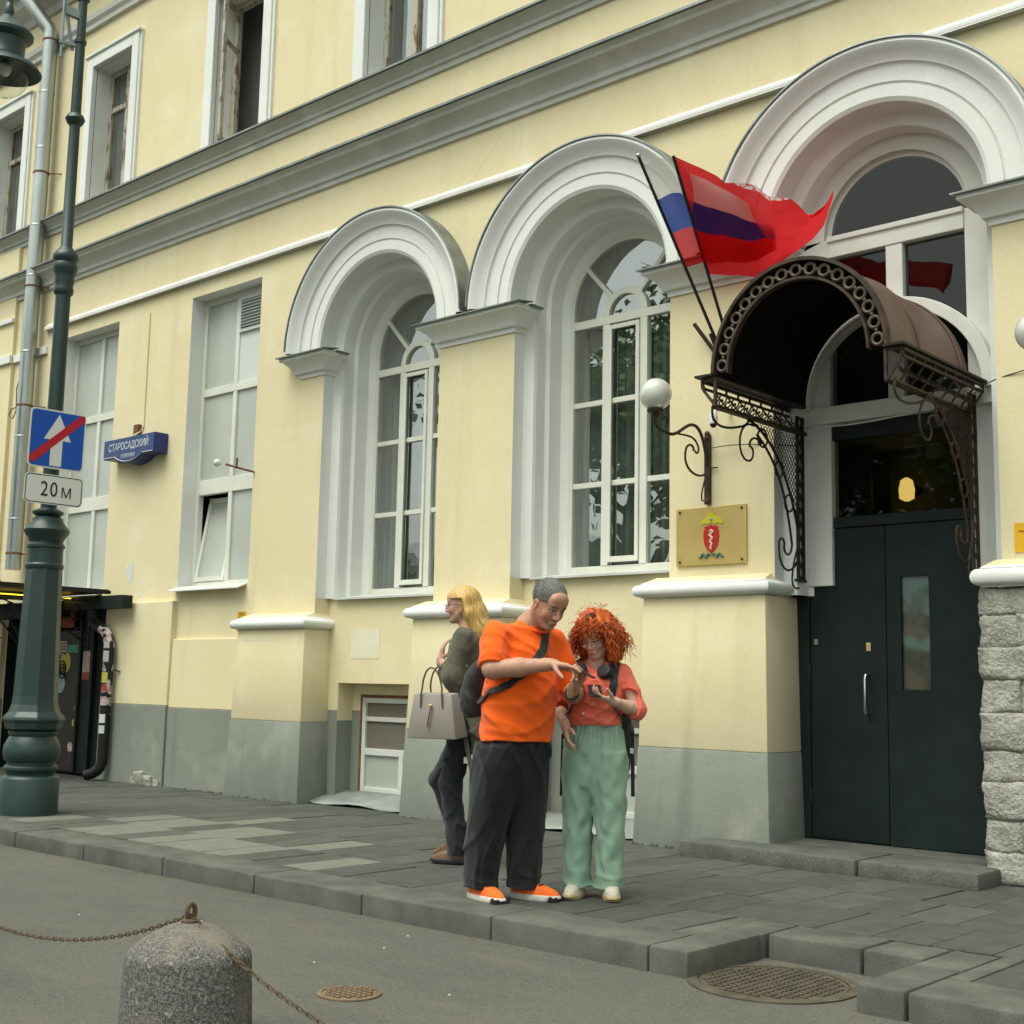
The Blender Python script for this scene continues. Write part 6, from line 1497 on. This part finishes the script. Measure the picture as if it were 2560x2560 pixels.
# the phone in his left hand
def phone(label, mw, parent_m, size=(.074, .15)):
    o = worldthing('smartphone', label, 'phone', parent_m @ mw); w_, h_ = size
    MB().box(-w_ / 2, w_ / 2, -h_ / 2, h_ / 2, -.004, .004).build('case', M['black'], o, bevel=.003)
    k = M.get('screen')
    if k is None:
        q = NT('dim_phone_screen'); q.bsdf((.02, .022, .026), .12, 0, .5); M['screen'] = q.m
    MB().quad((-w_ / 2 + .004, -h_ / 2 + .006, .0048), (w_ / 2 - .004, -h_ / 2 + .006, .0048), (w_ / 2 - .004, h_ / 2 - .006, .0048), (-w_ / 2 + .004, h_ / 2 - .006, .0048)).build('screen', M['screen'], o, fix=False)
    return o
phone('dark phone held up between the man in orange and the red haired woman', Matrix.Translation((.585, .06, 1.252)) @ Matrix.Rotation(R(-52), 4, 'Z') @ Matrix.Rotation(R(-28), 4, 'X'), Mm)
MB().lathe([(.036, -.012), (.040, -.008), (.040, .008), (.036, .012)], n=18).build('wristwatch', M['black'], mn, smooth=True).matrix_local = Matrix.Translation(Vector(wrL) - Vector((.01, 0, .02))) @ Vector((Vector(wrL) - Vector(elL))).to_track_quat('Z', 'Y').to_matrix().to_4x4()
# ---------------------------------------------------------------- the red-haired woman
wm = thing('person', 'red curly haired woman in a coral shirt and mint trousers looking at her phone', 'person', (1.372, -2.318, 0), 'people on the pavement', R(-60))
HW = np.array((.045, .0, 1.455)); NW = np.array((-.005, .0, 1.30))
shL, elL, wrL = (-.01, .155, 1.265), (.0, .235, 1.045), (.20, .125, 1.095)
shR, elR, wrR = (-.01, -.155, 1.265), (-.02, -.215, 1.06), (.13, -.150, .945)
F = Field((-.16, -.32, .80), (.36, .34, 1.60), .004)
P, Mh = head_sdf(F, HW, R(-14), R(24), R(4), .93, 1, NW, .046)
F.rc(NW, (-.015, 0, 1.24), .050, .060, .03); F.rc((-.015, -.12, 1.25), (-.015, .12, 1.25), .034, .034, .03); F.loft([(.90, .0, 0, .085, .125), (1.05, .0, 0, .08, .115), (1.25, -.01, 0, .075, .12)], .03)
for sh_, el_, wr_ in ((shR, elR, wrR), (shL, elL, wrL)):
    F.rc(np.array(sh_) + (0, 0, -.02), el_, .035, .036, .02); a = np.array(el_); b = np.array(wr_); F.rc(a, a + (b - a) * .4, .037, .036, .015); F.rc(a + (b - a) * .4, b, .036, .023, .015)
hand_sdf(F, wrL, (.55, -.80, .25), (-.15, .12, 1), -1, .45, .9, thumb=.4)
hand_sdf(F, wrR, (.45, .18, -.85), (-.25, .95, .1), 1, .35, .9, thumb=.3, spread=.06)
body = F.mesh('body', M['skin'], wm, lambda V: face_paint(V, P, Mh, (.62, .42, .32), (.50, .20, .17), (.14, .06, .03), .93, flush=(.62, .30, .25)))
M['coral'] = cloth('coral_denim', (.84, .175, .11), (.78, .15, .09), .85, 14, 420, .3)
T = Field((-.22, -.38, .93), (.26, .38, 1.36), .005)
T.loft([(.955, .01, .0, .112, .152), (.98, .01, .0, .116, .157), (1.08, .012, .0, .120, .160), (1.17, .02, .0, .126, .162), (1.23, .01, 0, .108, .155), (1.27, -.005, 0, .08, .12)], 0, 2.25)
for y in (-1, 1): T.rc((-.01, y * .05, 1.275), (-.01, y * .135, 1.250), .050, .052, .04)
for sh_, el_, wr_ in ((shR, elR, wrR), (shL, elL, wrL)):
    a, b, c_ = np.array(sh_), np.array(el_), np.array(wr_); sleeve(T, [a + (0, 0, -.012), a + (b - a) * .55, b, b + (c_ - b) * .18], [.056, .060, .058, .058])
T.cut(lambda X, Y, Z: np.where(Z > 1.245, .036 - np.sqrt((X - .05) ** 2 + (Y * .9) ** 2 + (np.minimum(Z - 1.31, 0) * .9) ** 2), -1).astype(np.float32))
T.warp(creases((.007, 10, 14, 34, .4, 1.0), (.006, 20, -15, 30, 2., .8), (.006, -14, 24, 24, 1.1, 1.0)))
ws = T.mesh('shirt', M['coral'], wm, smooth_it=2)
MB().sphere(hug(ws, [(.16, -.055, 1.03)], .002)[0], .0075, 8, 6).build('button', M['whitep'], wm)
for z in (1.05, 1.11, 1.17): MB().sphere(hug(ws, [(.16, -.012, z)], .002)[0], .005, 8, 6).build('button', M['coral'], wm)
for y in (-1, 1): MB().add([tuple(p) for p in hug(ws, [(.10, y * .012, 1.235), (.06, y * .075, 1.275), (-.04, y * .085, 1.31), (-.02, y * .055, 1.335)], .007)] + [(.078, y * .022, 1.275), (-.03, y * .05, 1.345)], [(0, 1, 4), (1, 2, 5), (1, 5, 4)]).build('collar', M['coral'], wm, fix=False)
M['mint'] = cloth('mint_green_trousers', (.275, .41, .315), (.235, .365, .275), .85, 5, 500, .10, .1)
Q = Field((-.22, -.30, .03), (.26, .32, 1.0), .005)
Q.loft([(.50, .01, 0, .02, .03), (.58, .005, 0, .085, .13), (.64, .003, 0, .118, .165), (.72, .0, 0, .130, .176), (.85, .0, 0, .128, .172), (.93, .0, 0, .108, .152), (.975, .0, 0, .098, .140), (.99, 0, 0, .097, .139)], 0, 2.3)
for y in (-1, 1): Q.loft([(.06, .012, y * .092, .102, .078), (.15, .012, y * .092, .098, .075), (.42, .012, y * .092, .104, .083), (.65, .005, y * .088, .118, .092), (.80, .0, y * .078, .12, .095)], .03, 2.2)
Q.warp(waves((.0036, 46, 58, .5, 0), (.0032, -52, 40, .6, 1.2), (.0026, 30, 84, -.5, 2.2)))
Q.warp(lambda x, y, z: .0045 * np.sin(np.arctan2(y, x) * 30 + 3 * z) * np.clip((z - .80) / .10, 0, 1) * np.clip((.965 - z) / .03, 0, 1))
Q.warp(lambda x, y, z: -.008 * np.exp(-(np.sin(z * 38 + 9 * x + 6 * y) / .5) ** 2) * np.clip((.20 - z) / .16, 0, 1))
Q.cut(lambda X, Y, Z: (.058 - Z + 0 * X + 0 * Y).astype(np.float32)); Q.mesh('trousers', M['mint'], wm, smooth_it=2)
M['belt'] = cloth('dark_brown_belt', (.05, .03, .025)); 
t = MB(); t.lathe([(.10, 0), (.103, .004), (.103, .022), (.10, .026)], (0, 0, .945), 32, cap=False); b_ = t.build('waistband_ring', M['mint'], wm, smooth=True); b_.scale = (1.04, 1.48, 1); b_.name = 'waistband'
M['shoew'] = mat('cream_leather', (.60, .56, .46), (.50, .44, .34), 12, .6); M['soleb'] = mat('tan_rubber_sole', (.36, .24, .12), (.45, .34, .2), 12, .7)
for c_, a_ in (((.0, -.09), R(-8)), ((.0, .095), R(12))): shoe(wm, c_, a_, .245, M['shoew'], M['soleb'])
Mw = Matrix.Translation((1.372, -2.318, 0)) @ Matrix.Rotation(R(-60), 4, 'Z')
# curly hair: cap plus ringlets
def hairmat(name, a, b, tipc):
    k = NT(name); c = k.mix(k.ramp(k.noise(38, 4, .6), .32, .68), a, b); at = k.n('VertexColor', layer_name='Col'); c = k.mix(at.outputs[0], tipc, c)
    k.bsdf(c, .5, 0, .4); return k.m
k = NT('ginger_hair'); gi = k.n('ObjectInfo'); c = k.mix(k.ramp(k.noise(30, 4, .6), .3, .7), (.56, .105, .014), (.28, .045, .008)); c = k.mix(k.ramp(k.noise(14, 3), .5, .75), c, (.72, .19, .035)); k.bsdf(c, .5, 0, .35); M['ginger'] = k.m
k = NT('dark_hair_roots'); k.bsdf((.045, .022, .015), .6, 0, .3); M['roots'] = k.m
G = Field(HW - np.array((.2, .22, .24)), HW + np.array((.16, .22, .2)), .006)
hc = lambda x, y, z: P(x, y, z)
G.ell(hc(-.03, 0, .06), [.115, .106, .100], 0, Mh); G.ell(hc(-.045, .084, -.06), [.074, .052, .12], .03, Mh); G.ell(hc(-.045, -.084, -.06), [.074, .052, .12], .03, Mh); G.ell(hc(-.085, 0, -.07), [.065, .11, .13], .03, Mh)
def facecut(X, Y, Z):
    d = [X - HW[0], Y - HW[1], Z - HW[2]]; l = [sum(Mh[i][j] * d[i] for i in range(3)) for j in range(3)]
    return np.where(l[0] > .02, np.minimum(.030 - l[2], .062 - np.abs(l[1])) + 0 * l[0], -1).astype(np.float32)
G.cut(facecut); G.warp(waves((.008, 60, 50, 70, 0), (.007, -80, 66, 40, 1), (.005, 110, 130, 90, 2)))
hair = G.mesh('hair', M['ginger'], wm, smooth_it=1)
rh = random.Random(11); t = MB(); t2 = MB()
for i in range(1150):
    a = rh.uniform(-math.pi, math.pi); e = rh.uniform(-.25, 1.45)
    front = abs(a) < .75
    rx, ry, rz = .114, .108, .104
    st = Vector((-.03 + rx * math.cos(a) * math.cos(e), ry * math.sin(a) * math.cos(e), .055 + rz * math.sin(e)))
    ln = rh.uniform(.05, .10) if front else rh.uniform(.11, .24)
    if front and e < .30: continue
    out = Vector((math.cos(a), math.sin(a), 0)); pts = []; n_ = 16; tw = rh.uniform(30, 46) / ln * ln; fr = rh.uniform(2.2, 3.4) * 2 * math.pi; ph = rh.uniform(0, 6.3); am = rh.uniform(.007, .014)
    dirv = (out * rh.uniform(.05, .42) + Vector((0, 0, -1)) + Vector((rh.uniform(-.3, .3), rh.uniform(-.3, .3), 0)) * .5)
    dirv.normalize(); u_ = dirv.cross(Vector((.3, .5, .8))).normalized(); v_ = dirv.cross(u_)
    for j in range(n_ + 1):
        q = j / n_; lift = out * (.03 * math.sin(q * 2.2)) + Vector((0, 0, .018 * math.sin(q * 3)))
        pts.append(st + dirv * ln * q + lift + (u_ * math.cos(fr * q + ph) + v_ * math.sin(fr * q + ph)) * am * (.35 + .65 * q))
    if front and min(p.z for p in pts) < .012: continue
    wpts = [Vector(P(*[c_ for c_ in p])) for p in pts]
    (t if rh.random() < .86 else t2).tube(wpts, [.0027 * (1 - .55 * (j / n_)) for j in range(n_ + 1)], 4, cap=False)
for i in range(46):      # flyaway wisps
    a = rh.uniform(-math.pi, math.pi); e = rh.uniform(-.3, 1.3); st = Vector((-.03 + .12 * math.cos(a) * math.cos(e), .118 * math.sin(a) * math.cos(e), .055 + .108 * math.sin(e)))
    if abs(a) < .8 and e < .35: continue
    d_ = (st - Vector((-.03, 0, .03))).normalized(); pts = [st + d_ * (.075 * q) + Vector((.012 * math.sin(6 * q + a * 3), .012 * math.cos(7 * q + e * 9), -.03 * q * q)) for q in np.linspace(0, 1, 9)]
    t.tube([Vector(P(*p)) for p in pts], .0012, 3, cap=False)
tag(t.build('curls', M['ginger'], hair, smooth=True, fix=False), kind='stuff'); M['ginger2'] = mat('deep_copper_hair', (.24, .035, .008), (.16, .025, .008), 40, .5); tag(t2.build('dark_curls', M['ginger2'], hair, smooth=True, fix=False), kind='stuff')
pr_ = MB()
for i in range(16): pr_.tube([Vector(P(.02 + .01 * j, .012 + .004 * i - .03 + .006 * math.sin(j + i), .155 + .012 - .004 * abs(i - 8) * .3 - .0022 * j * j)) for j in range(5)], .0028, 4, cap=False)
pr_.build('dark_parting', M['roots'], hair, smooth=True, fix=False)
# thin glasses
def glasses(parent, P, s, m, rr=.021, name='glasses'):
    t = MB()
    for y in (-1, 1):
        t.tube([Vector(P(.108 - .012 * abs(math.cos(q)) * 0, y * .033 + rr * math.cos(q), -.002 + rr * .85 * math.sin(q))) for q in np.linspace(0, 2 * math.pi, 19)[:-1]], .0015, 5, closed=True); t.tube([Vector(P(.106, y * .054, .004)), Vector(P(.06, y * .078, .006)), Vector(P(-.005, y * .083, .004))], .0016, 5)
    t.tube([Vector(P(.109, -.012, .002)), Vector(P(.112, 0, .005)), Vector(P(.109, .012, .002))], .0014, 5)
    return t.build(name, m, parent)
glasses(wm, P, .93, M['steel'])
# headphones round her neck
hp = worldthing('headphones', 'black over ear headphones hung round the neck of the red haired woman', 'headphones', Mw)
for y, z, r_ in ((-.078, 1.268, 1), (.068, 1.258, 1)):
    o = MB().lathe([(.001, -.024), (.034, -.024), (.043, -.014), (.044, .008), (.039, .022), (.024, .026), (.001, .022)], n=22).build('ear_cup', M['black'], hp, smooth=True); o.matrix_local = Matrix.Translation((.115, y, z)) @ Matrix.Rotation(R(62), 4, 'Y') @ Matrix.Rotation(R(20 if y > 0 else -20), 4, 'X')
MB().tube([Vector((.10, -.085, 1.285)), Vector((.03, -.105, 1.315)), Vector((-.06, -.08, 1.335)), Vector((-.095, 0, 1.34)), Vector((-.06, .08, 1.335)), Vector((.03, .10, 1.31)), Vector((.10, .078, 1.28))], .010, 8).build('headband', M['black'], hp, smooth=True)
phone('pale edged phone in the raised left hand of the red haired woman', Matrix.Translation((.225, .028, 1.150)) @ Matrix.Rotation(R(15), 4, 'Z') @ Matrix.Rotation(R(28), 4, 'Y') @ Matrix.Rotation(R(90), 4, 'Z'), Mw, (.074, .135))
# bracelet
b_ = MB().lathe([(.026, -.004), (.029, 0), (.026, .004)], n=16, cap=False).build('bracelet', M['brass'], wm, smooth=True); b_.matrix_local = Matrix.Translation((.185, .135, 1.092)) @ (Vector(wrL) - Vector(elL)).to_track_quat('Z', 'Y').to_matrix().to_4x4()
# backpack
bp = worldthing('backpack', 'black backpack on the back of the red haired woman, strap over her shoulder', 'backpack', Mw)
B_ = Field((-.36, -.20, .60), (-.06, .24, 1.30), .007)
B_.loft([(.66, -.17, .03, .055, .13), (.72, -.185, .03, .08, .155), (.95, -.19, .03, .09, .16), (1.12, -.18, .03, .08, .15), (1.22, -.16, .03, .05, .11), (1.25, -.15, .03, .02, .06)], 0, 3.0)
B_.warp(waves((.004, 20, 26, 18, 1), (.003, 40, 14, 33, 0))); B_.mesh('pack', M['nylon'], bp, smooth_it=2)
for y in (.118, -.118):
    raw = [(-.12, y, 1.27), (-.03, y, 1.335), (.05, y, 1.30), (.12, y + .004, 1.22), (.145, y + .012 * (1 if y > 0 else -1), 1.13), (.10, y + .035 * (1 if y > 0 else -1), 1.03), (.0, y + .05 * (1 if y > 0 else -1), .99), (-.1, y + .04 * (1 if y > 0 else -1), .98)]
    fine = [tuple(Vector(raw[i]).lerp(Vector(raw[i + 1]), t_)) for i in range(len(raw) - 1) for t_ in (0, .33, .66)] + [raw[-1]]
    strap(hug(ws, fine, .008), .045 if y > 0 else .05, M['nylon'], bp, 'strap', lambda p: (p.x, p.y * .4, .25))
MB().obox((-.06, .205, .92), (-.03, .215, .56), .022, .004).build('hanging_strap', M['nylon'], bp); MB().box(-.07, -.045, .195, .215, .80, .83).build('buckle', M['whitep'], bp)
MB().obox((-.06, -.195, .90), (-.03, -.195, .55), .022, .004).build('hanging_strap', M['nylon'], bp)
# ---------------------------------------------------------------- the blonde passer-by
bw = thing('person', 'blonde woman in an olive cardigan walking past behind the man in orange', 'person', (-.095, -1.85, 0), 'people on the pavement', R(207))
Mb = Matrix.Translation((-.095, -1.85, 0)) @ Matrix.Rotation(R(207), 4, 'Z')
HBl = np.array((.055, .0, 1.705)); NBl = np.array((.0, .0, 1.54))
shL, elL, wrL = (-.01, .165, 1.495), (.035, .225, 1.225), (.145, .150, 1.335)
shR, elR, wrR = (-.01, -.165, 1.495), (-.05, -.21, 1.21), (.10, -.17, 1.05)
F = Field((-.16, -.32, .95), (.38, .34, 1.86), .0042)
P, Mh = head_sdf(F, HBl, R(8), R(3), 0, .97, 1, NBl, .05)
F.rc(NBl, (-.01, 0, 1.47), .06, .085, .03); F.rc((-.015, -.13, 1.49), (-.015, .13, 1.49), .048, .048, .03); F.loft([(.97, .0, 0, .09, .13), (1.2, .0, 0, .085, .12), (1.47, -.01, 0, .08, .13)], .03)
for sh_, el_, wr_ in ((shR, elR, wrR), (shL, elL, wrL)):
    F.rc(sh_, el_, .046, .04, .02); a = np.array(el_); b = np.array(wr_); F.rc(a, a + (b - a) * .4, .039, .038, .015); F.rc(a + (b - a) * .4, b, .038, .025, .015)
hand_sdf(F, wrL, (-.12, -.12, 1), (-.8, -.5, .1), -1, .35, .90, thumb=.9, spread=.03)
hand_sdf(F, wrR, (.5, .1, -.85), (0, 1, 0), 1, .45, .92, thumb=.4)
F.mesh('body', M['skin'], bw, lambda V: face_paint(V, P, Mh, (.50, .30, .225), (.40, .14, .13), (.20, .12, .06), .97, flush=(.56, .25, .2)))
M['olive'] = cloth('olive_knit', (.125, .118, .085), (.092, .088, .062), .9, 8, 380, .4)
T = Field((-.30, -.36, .52), (.28, .38, 1.58), .006)
T.loft([(.55, -.16, .02, .05, .165), (.75, -.13, .02, .06, .175), (.95, -.07, .01, .095, .185), (1.10, -.02, 0, .135, .175), (1.25, -.005, 0, .13, .165), (1.38, .0, 0, .125, .17), (1.46, -.005, 0, .105, .165), (1.51, -.01, 0, .08, .12), (1.555, -.012, 0, .062, .07)], 0, 2.2)
for sh_, el_, wr_ in ((shR, elR, wrR), (shL, elL, wrL)):
    a, b, c_ = np.array(sh_), np.array(el_), np.array(wr_); T.rc(a + (0, 0, -.01), b, .070, .072, .04); T.rc(b, b + (c_ - b) * .35, .072, .068, .03)
T.rc((.02, .21, 1.17), (-.02, .20, 1.05), .05, .03, .05)
T.warp(creases((.010, 7, 12, 16, .4, 1.0), (.009, 16, -13, 17, 2., .8), (.008, -17, 15, 14, 1.1, 1.)))
cg = T.mesh('cardigan', M['olive'], bw, smooth_it=2)
strap([(.02, .185, 1.10), (-.03, .19, .95), (-.06, .20, .80), (-.10, .19, .62), (-.12, .18, .54)], .03, cloth('pale_olive_edging', (.16, .15, .11)), bw, 'cardigan_edge', lambda p: (.2, 1, 0))
M['blackjean'] = cloth('black_denim', (.016, .019, .022), (.026, .03, .034))
Q = Field((-.26, -.24, .06), (.40, .26, 1.06), .006)
Q.loft([(.86, -.01, 0, .105, .155), (.95, .0, 0, .115, .16), (1.04, .0, 0, .10, .14)], 0, 2.2)
Q.chain([(.0, -.085, .90), (.20, -.085, .53), (.06, -.085, .12)], [.098, .072, .055], .03)
Q.chain([(-.01, .085, .90), (.075, .085, .52), (.01, .09, .09)], [.105, .078, .062], .03)
Q.rc((.06, -.085, .2), (.045, -.085, .10), .062, .068, .03); Q.rc((.02, .088, .22), (.01, .09, .09), .07, .074, .03)
Q.warp(creases((.010, 28, 22, 14, 0, 1.), (.010, -26, 24, 26, 1.2, 1.)))
Q.mesh('trousers', M['blackjean'], bw, smooth_it=2)
M['shoebr'] = mat('brown_patent_leather', (.10, .045, .02), (.16, .085, .04), 14, .3, spec=.5)
shoe(bw, (.0, .09, 0), R(0), .25, M['shoebr'], M['black']); shoe(bw, (.035, -.085, .055), R(0), .25, M['shoebr'], M['black'], pitch=R(14))
MB().box(-.075, -.045, .16, .19, .66, .70).build('side_tag', M['whitep'], bw)
# long straight blonde hair
def blondmat():
    k = NT('blonde_hair'); c = k.mix(k.ramp(k.noise(70, 4, .6, stretch=(1, 1, .06)), .35, .65), (.62, .40, .13), (.40, .235, .065)); c = k.mix(k.ramp(k.noise(120, 3, stretch=(1, 1, .05)), .55, .7), c, (.74, .54, .24)); k.bsdf(c, .42, 0, .4, k.bump(k.noise(240, 3, stretch=(1, 1, .05)), .6, .004)); return k.m
M['blonde'] = blondmat()
G = Field(HBl - np.array((.30, .14, .44)), HBl + np.array((.16, .14, .16)), .005)
G.ell(hc2 := P(-.014, 0, .040), [.112, .090, .098], 0, Mh)
G.chain([P(-.05, 0, .04), P(-.095, 0, -.06), P(-.14, .01, -.18), P(-.185, .012, -.30), P(-.215, .01, -.40)], [.085, .082, .076, .064, .026], .03)
for y in (-1, 1): G.chain([P(-.02, y * .066, .03), P(-.06, y * .072, -.06), P(-.12, y * .06, -.19)], [.035, .034, .025], .03)
def facecut2(X, Y, Z):
    d = [X - HBl[0], Y - HBl[1], Z - HBl[2]]; l = [sum(Mh[i][j] * d[i] for i in range(3)) / .97 for j in range(3)]
    return np.maximum(l[0] - .058 - .55 * np.maximum(l[2] - .03, 0) + 0 * l[1], np.where(l[2] < .045, l[0] + .022 + (.02 - l[2]) * .18, -1)).astype(np.float32)
G.cut(facecut2)
hr = G.mesh('hair', M['blonde'], bw, smooth_it=1)
t = MB()
for i in range(700):
    a = rh.uniform(-1, 1); s0 = Vector((-.03 + rh.uniform(-.05, .03), a * .084, .06 + rh.uniform(-.05, .04)))
    pts = [s0 + Vector((-.06 * q - .13 * q * q + .004 * math.sin(9 * q + i), .006 * math.sin(5 * q + i) + (a * .012) * math.sin(q * 3), -.12 * q - .28 * q * rh.uniform(.98, 1.02))) for q in np.linspace(0, 1, 12)]
    t.tube([Vector(P(*p)) for p in pts], .0013, 3, cap=False)
tag(t.build('loose_strands', M['blonde'], hr, smooth=True, fix=False), kind='stuff')
glasses(bw, P, .97, M['black'], .022)
MB().sphere(Vector(P(-.004, .088, -.048)), .006, 8, 6).build('earring', M['steel'], bw)
# her handbag
hbm = Mb @ Matrix.Translation((.12, .25, .825)) @ Matrix.Rotation(R(-14), 4, 'Z') @ Matrix.Rotation(R(-6), 4, 'X')
hb = worldthing('handbag', 'taupe leather handbag hanging from the arm of the blonde woman', 'handbag', hbm)
M['taupe'] = mat('taupe_leather', (.30, .27, .245), (.26, .23, .208), 6, .5, .15, 160, spec=.4); M['taupestrap'] = mat('brown_leather_trim', (.13, .085, .055), None, 1, .5)
w0, w1, d0, d1, h_ = .19, .145, .085, .05, .29
MB().add([(-w0, -d0, 0), (w0, -d0, 0), (w0, d0, 0), (-w0, d0, 0), (-w1, -d1, h_), (w1, -d1, h_), (w1, d1, h_), (-w1, d1, h_)], [(0, 3, 2, 1), (4, 5, 6, 7), (0, 1, 5, 4), (1, 2, 6, 5), (2, 3, 7, 6), (3, 0, 4, 7)]).build('bag_body', M['taupe'], hb, bevel=.012, smooth=True)
for s_ in (-1, 1): MB().tube([(p[0], s_ * (.062 if p[2] < .3 else .05), p[2]) for p in [(-.085, 0, .20)] + bez((-.08, 0, .28), (-.07, 0, .52), (.07, 0, .52), (.08, 0, .28), 14) + [(.085, 0, .20)]], .006, 6).build('handle', M['taupestrap'], hb, smooth=True)
MB().obox((.0, .078, .20), (.02, .092, .08), .012, .008).build('tassel', M['taupestrap'], hb); MB().sphere((0, .074, .215), .012, 10, 6).build('clasp', M['brass'], hb)
# ================================================================ across the street (seen reflected in the panes)
def leafmat():
    k = NT('linden_leaves'); gi = k.n('ObjectInfo'); c = k.mix(k.ramp(k.noise(1.2, 4), .3, .7), (.075, .135, .035), (.13, .20, .06))
    d = k.bsdf(c, .6, 0, .3); return k.m
M['leaf'] = leafmat(); M['bark'] = mat('tree_bark', (.07, .055, .04), (.11, .09, .07), 8, .95, .8, 30, .02)
rt = random.Random(21)
def tree_meshes(seed):
    r_ = random.Random(seed); t = MB(); L = MB(); ends = []
    t.tube([(0, 0, 0), (.05, .02, 1.6), (-.05, .04, 3.0), (.0, 0, 4.2)], [.24, .19, .16, .12], 9)
    def limb(p, d, ln, r0, lev):
        pts = [p]; rad = [r0]
        for i in range(1, 5):
            d = (d + Vector((r_.uniform(-.22, .22), r_.uniform(-.22, .22), r_.uniform(-.05, .18)))).normalized(); pts.append(pts[-1] + d * ln / 4); rad.append(r0 * (1 - .2 * i))
            if lev < 2 and i > 1:
                for _ in range(2): limb(pts[-1], (d + Vector((r_.uniform(-.9, .9), r_.uniform(-.9, .9), r_.uniform(-.2, .6)))).normalized(), ln * .55, r0 * .5, lev + 1)
        t.tube(pts, rad, 5, cap=False); ends.extend(pts[2:])
    for i in range(9):
        a = i * 2.4; limb(Vector((0, 0, 2.4 + .25 * i)), Vector((math.cos(a), math.sin(a), .75)).normalized(), 2.6 - .1 * i, .09, 0)
    for e in ends:
        for _ in range(9):
            c = e + Vector((r_.gauss(0, .30), r_.gauss(0, .30), r_.gauss(0, .26))); u = Vector((r_.uniform(-1, 1), r_.uniform(-1, 1), r_.uniform(-.6, .6))).normalized(); v = u.cross(Vector((r_.uniform(-1, 1), r_.uniform(-1, 1), r_.uniform(-1, 1)))).normalized(); s_ = r_.uniform(.06, .12)
            L.add([c - u * s_, c + v * s_ * .6, c + u * s_, c - v * s_ * .6], [(0, 1, 2, 3)])
    return t, L
tm, lm = tree_meshes(5)
T0 = thing('street_tree', 'leafy green tree across the street mirrored in the middle arched window', 'tree', (-11.2, -13.4, ZR), 'trees across the street')
T0.scale = (1.3,) * 3
tm.build('trunk', M['bark'], T0, smooth=True); lm.build('crown', M['leaf'], T0, fix=False)
for (x, y, rz, s_, lab) in ((-8.6, -14.6, 1.1, 1.4, 'leafy tree across the street mirrored beside the middle arched window'), (-4.0, -14.2, 2.6, 1.1, 'leafy tree across the street mirrored in the door glass'), (-19.5, -13.4, 4.0, .62, 'smaller tree across the street mirrored at the edge of the first arched window')):
    r_ = T0.copy(); col.objects.link(r_); r_.location = (x, y, ZR); r_.rotation_euler = (0, 0, rz); r_.scale = (s_,) * 3; r_['label'] = lab
    for ch in T0.children: c = ch.copy(); col.objects.link(c); c.parent = r_
ob = thing('pale_house', 'pale turquoise house across the street mirrored low in the first arched window', 'building', (-48, -36, ZR))
M['turq'] = make_stucco('turquoise_stucco', (.30, .46, .44), (.26, .40, .39), (.36, .5, .48))
t = MB(); hx0, hx1, hy, hz = -62, -33.5, -36.0, 7.2
cells = []
xs = [hx0 + 1.2 + i * 2.3 for i in range(12)]
t2 = MB(); wall_cells(t2, hx0, hx1, ZR, hz, hy, [(x, x + 1.1, z, z + 1.8) for x in xs for z in (1.2, 4.5)])
t2.box(hx0, hx1, hy - 8, hy - .35, ZR, hz); t2.build('wall', M['turq'], ob, fix=False, world=True)
for x in xs:
    for z in (1.2, 4.5):
        w_ = MB().box(x - .12, x + 1.22, hy - .02, hy + .06, z + 1.8, z + 1.95).box(x - .12, x, hy - .02, hy + .05, z, z + 1.8).box(x + 1.1, x + 1.22, hy - .02, hy + .05, z, z + 1.8).box(x + .5, x + .6, hy - .25, hy - .2, z, z + 1.8).build('window', M['white'], ob, world=True)
        MB().box(x, x + 1.1, hy - .3, hy - .28, z, z + 1.8).build('pane', M['darkglass'], w_)
MB().box(hx0 - .2, hx1 + .2, hy - .1, hy + .3, hz, hz + .3).box(hx0, hx1, hy - .1, hy + .12, 3.6, 3.85).build('cornice', M['white'], ob, world=True)
MB().add([(hx0 - .3, hy + .4, hz + .3), (hx1 + .3, hy + .4, hz + .3), (hx1 + .3, hy - 4.2, hz + 1.7), (hx0 - .3, hy - 4.2, hz + 1.7), (hx0 - .3, hy - 8.5, hz + .3), (hx1 + .3, hy - 8.5, hz + .3)], [(0, 1, 2, 3), (3, 2, 5, 4)]).build('roof', M['flash'], ob, fix=False, world=True)
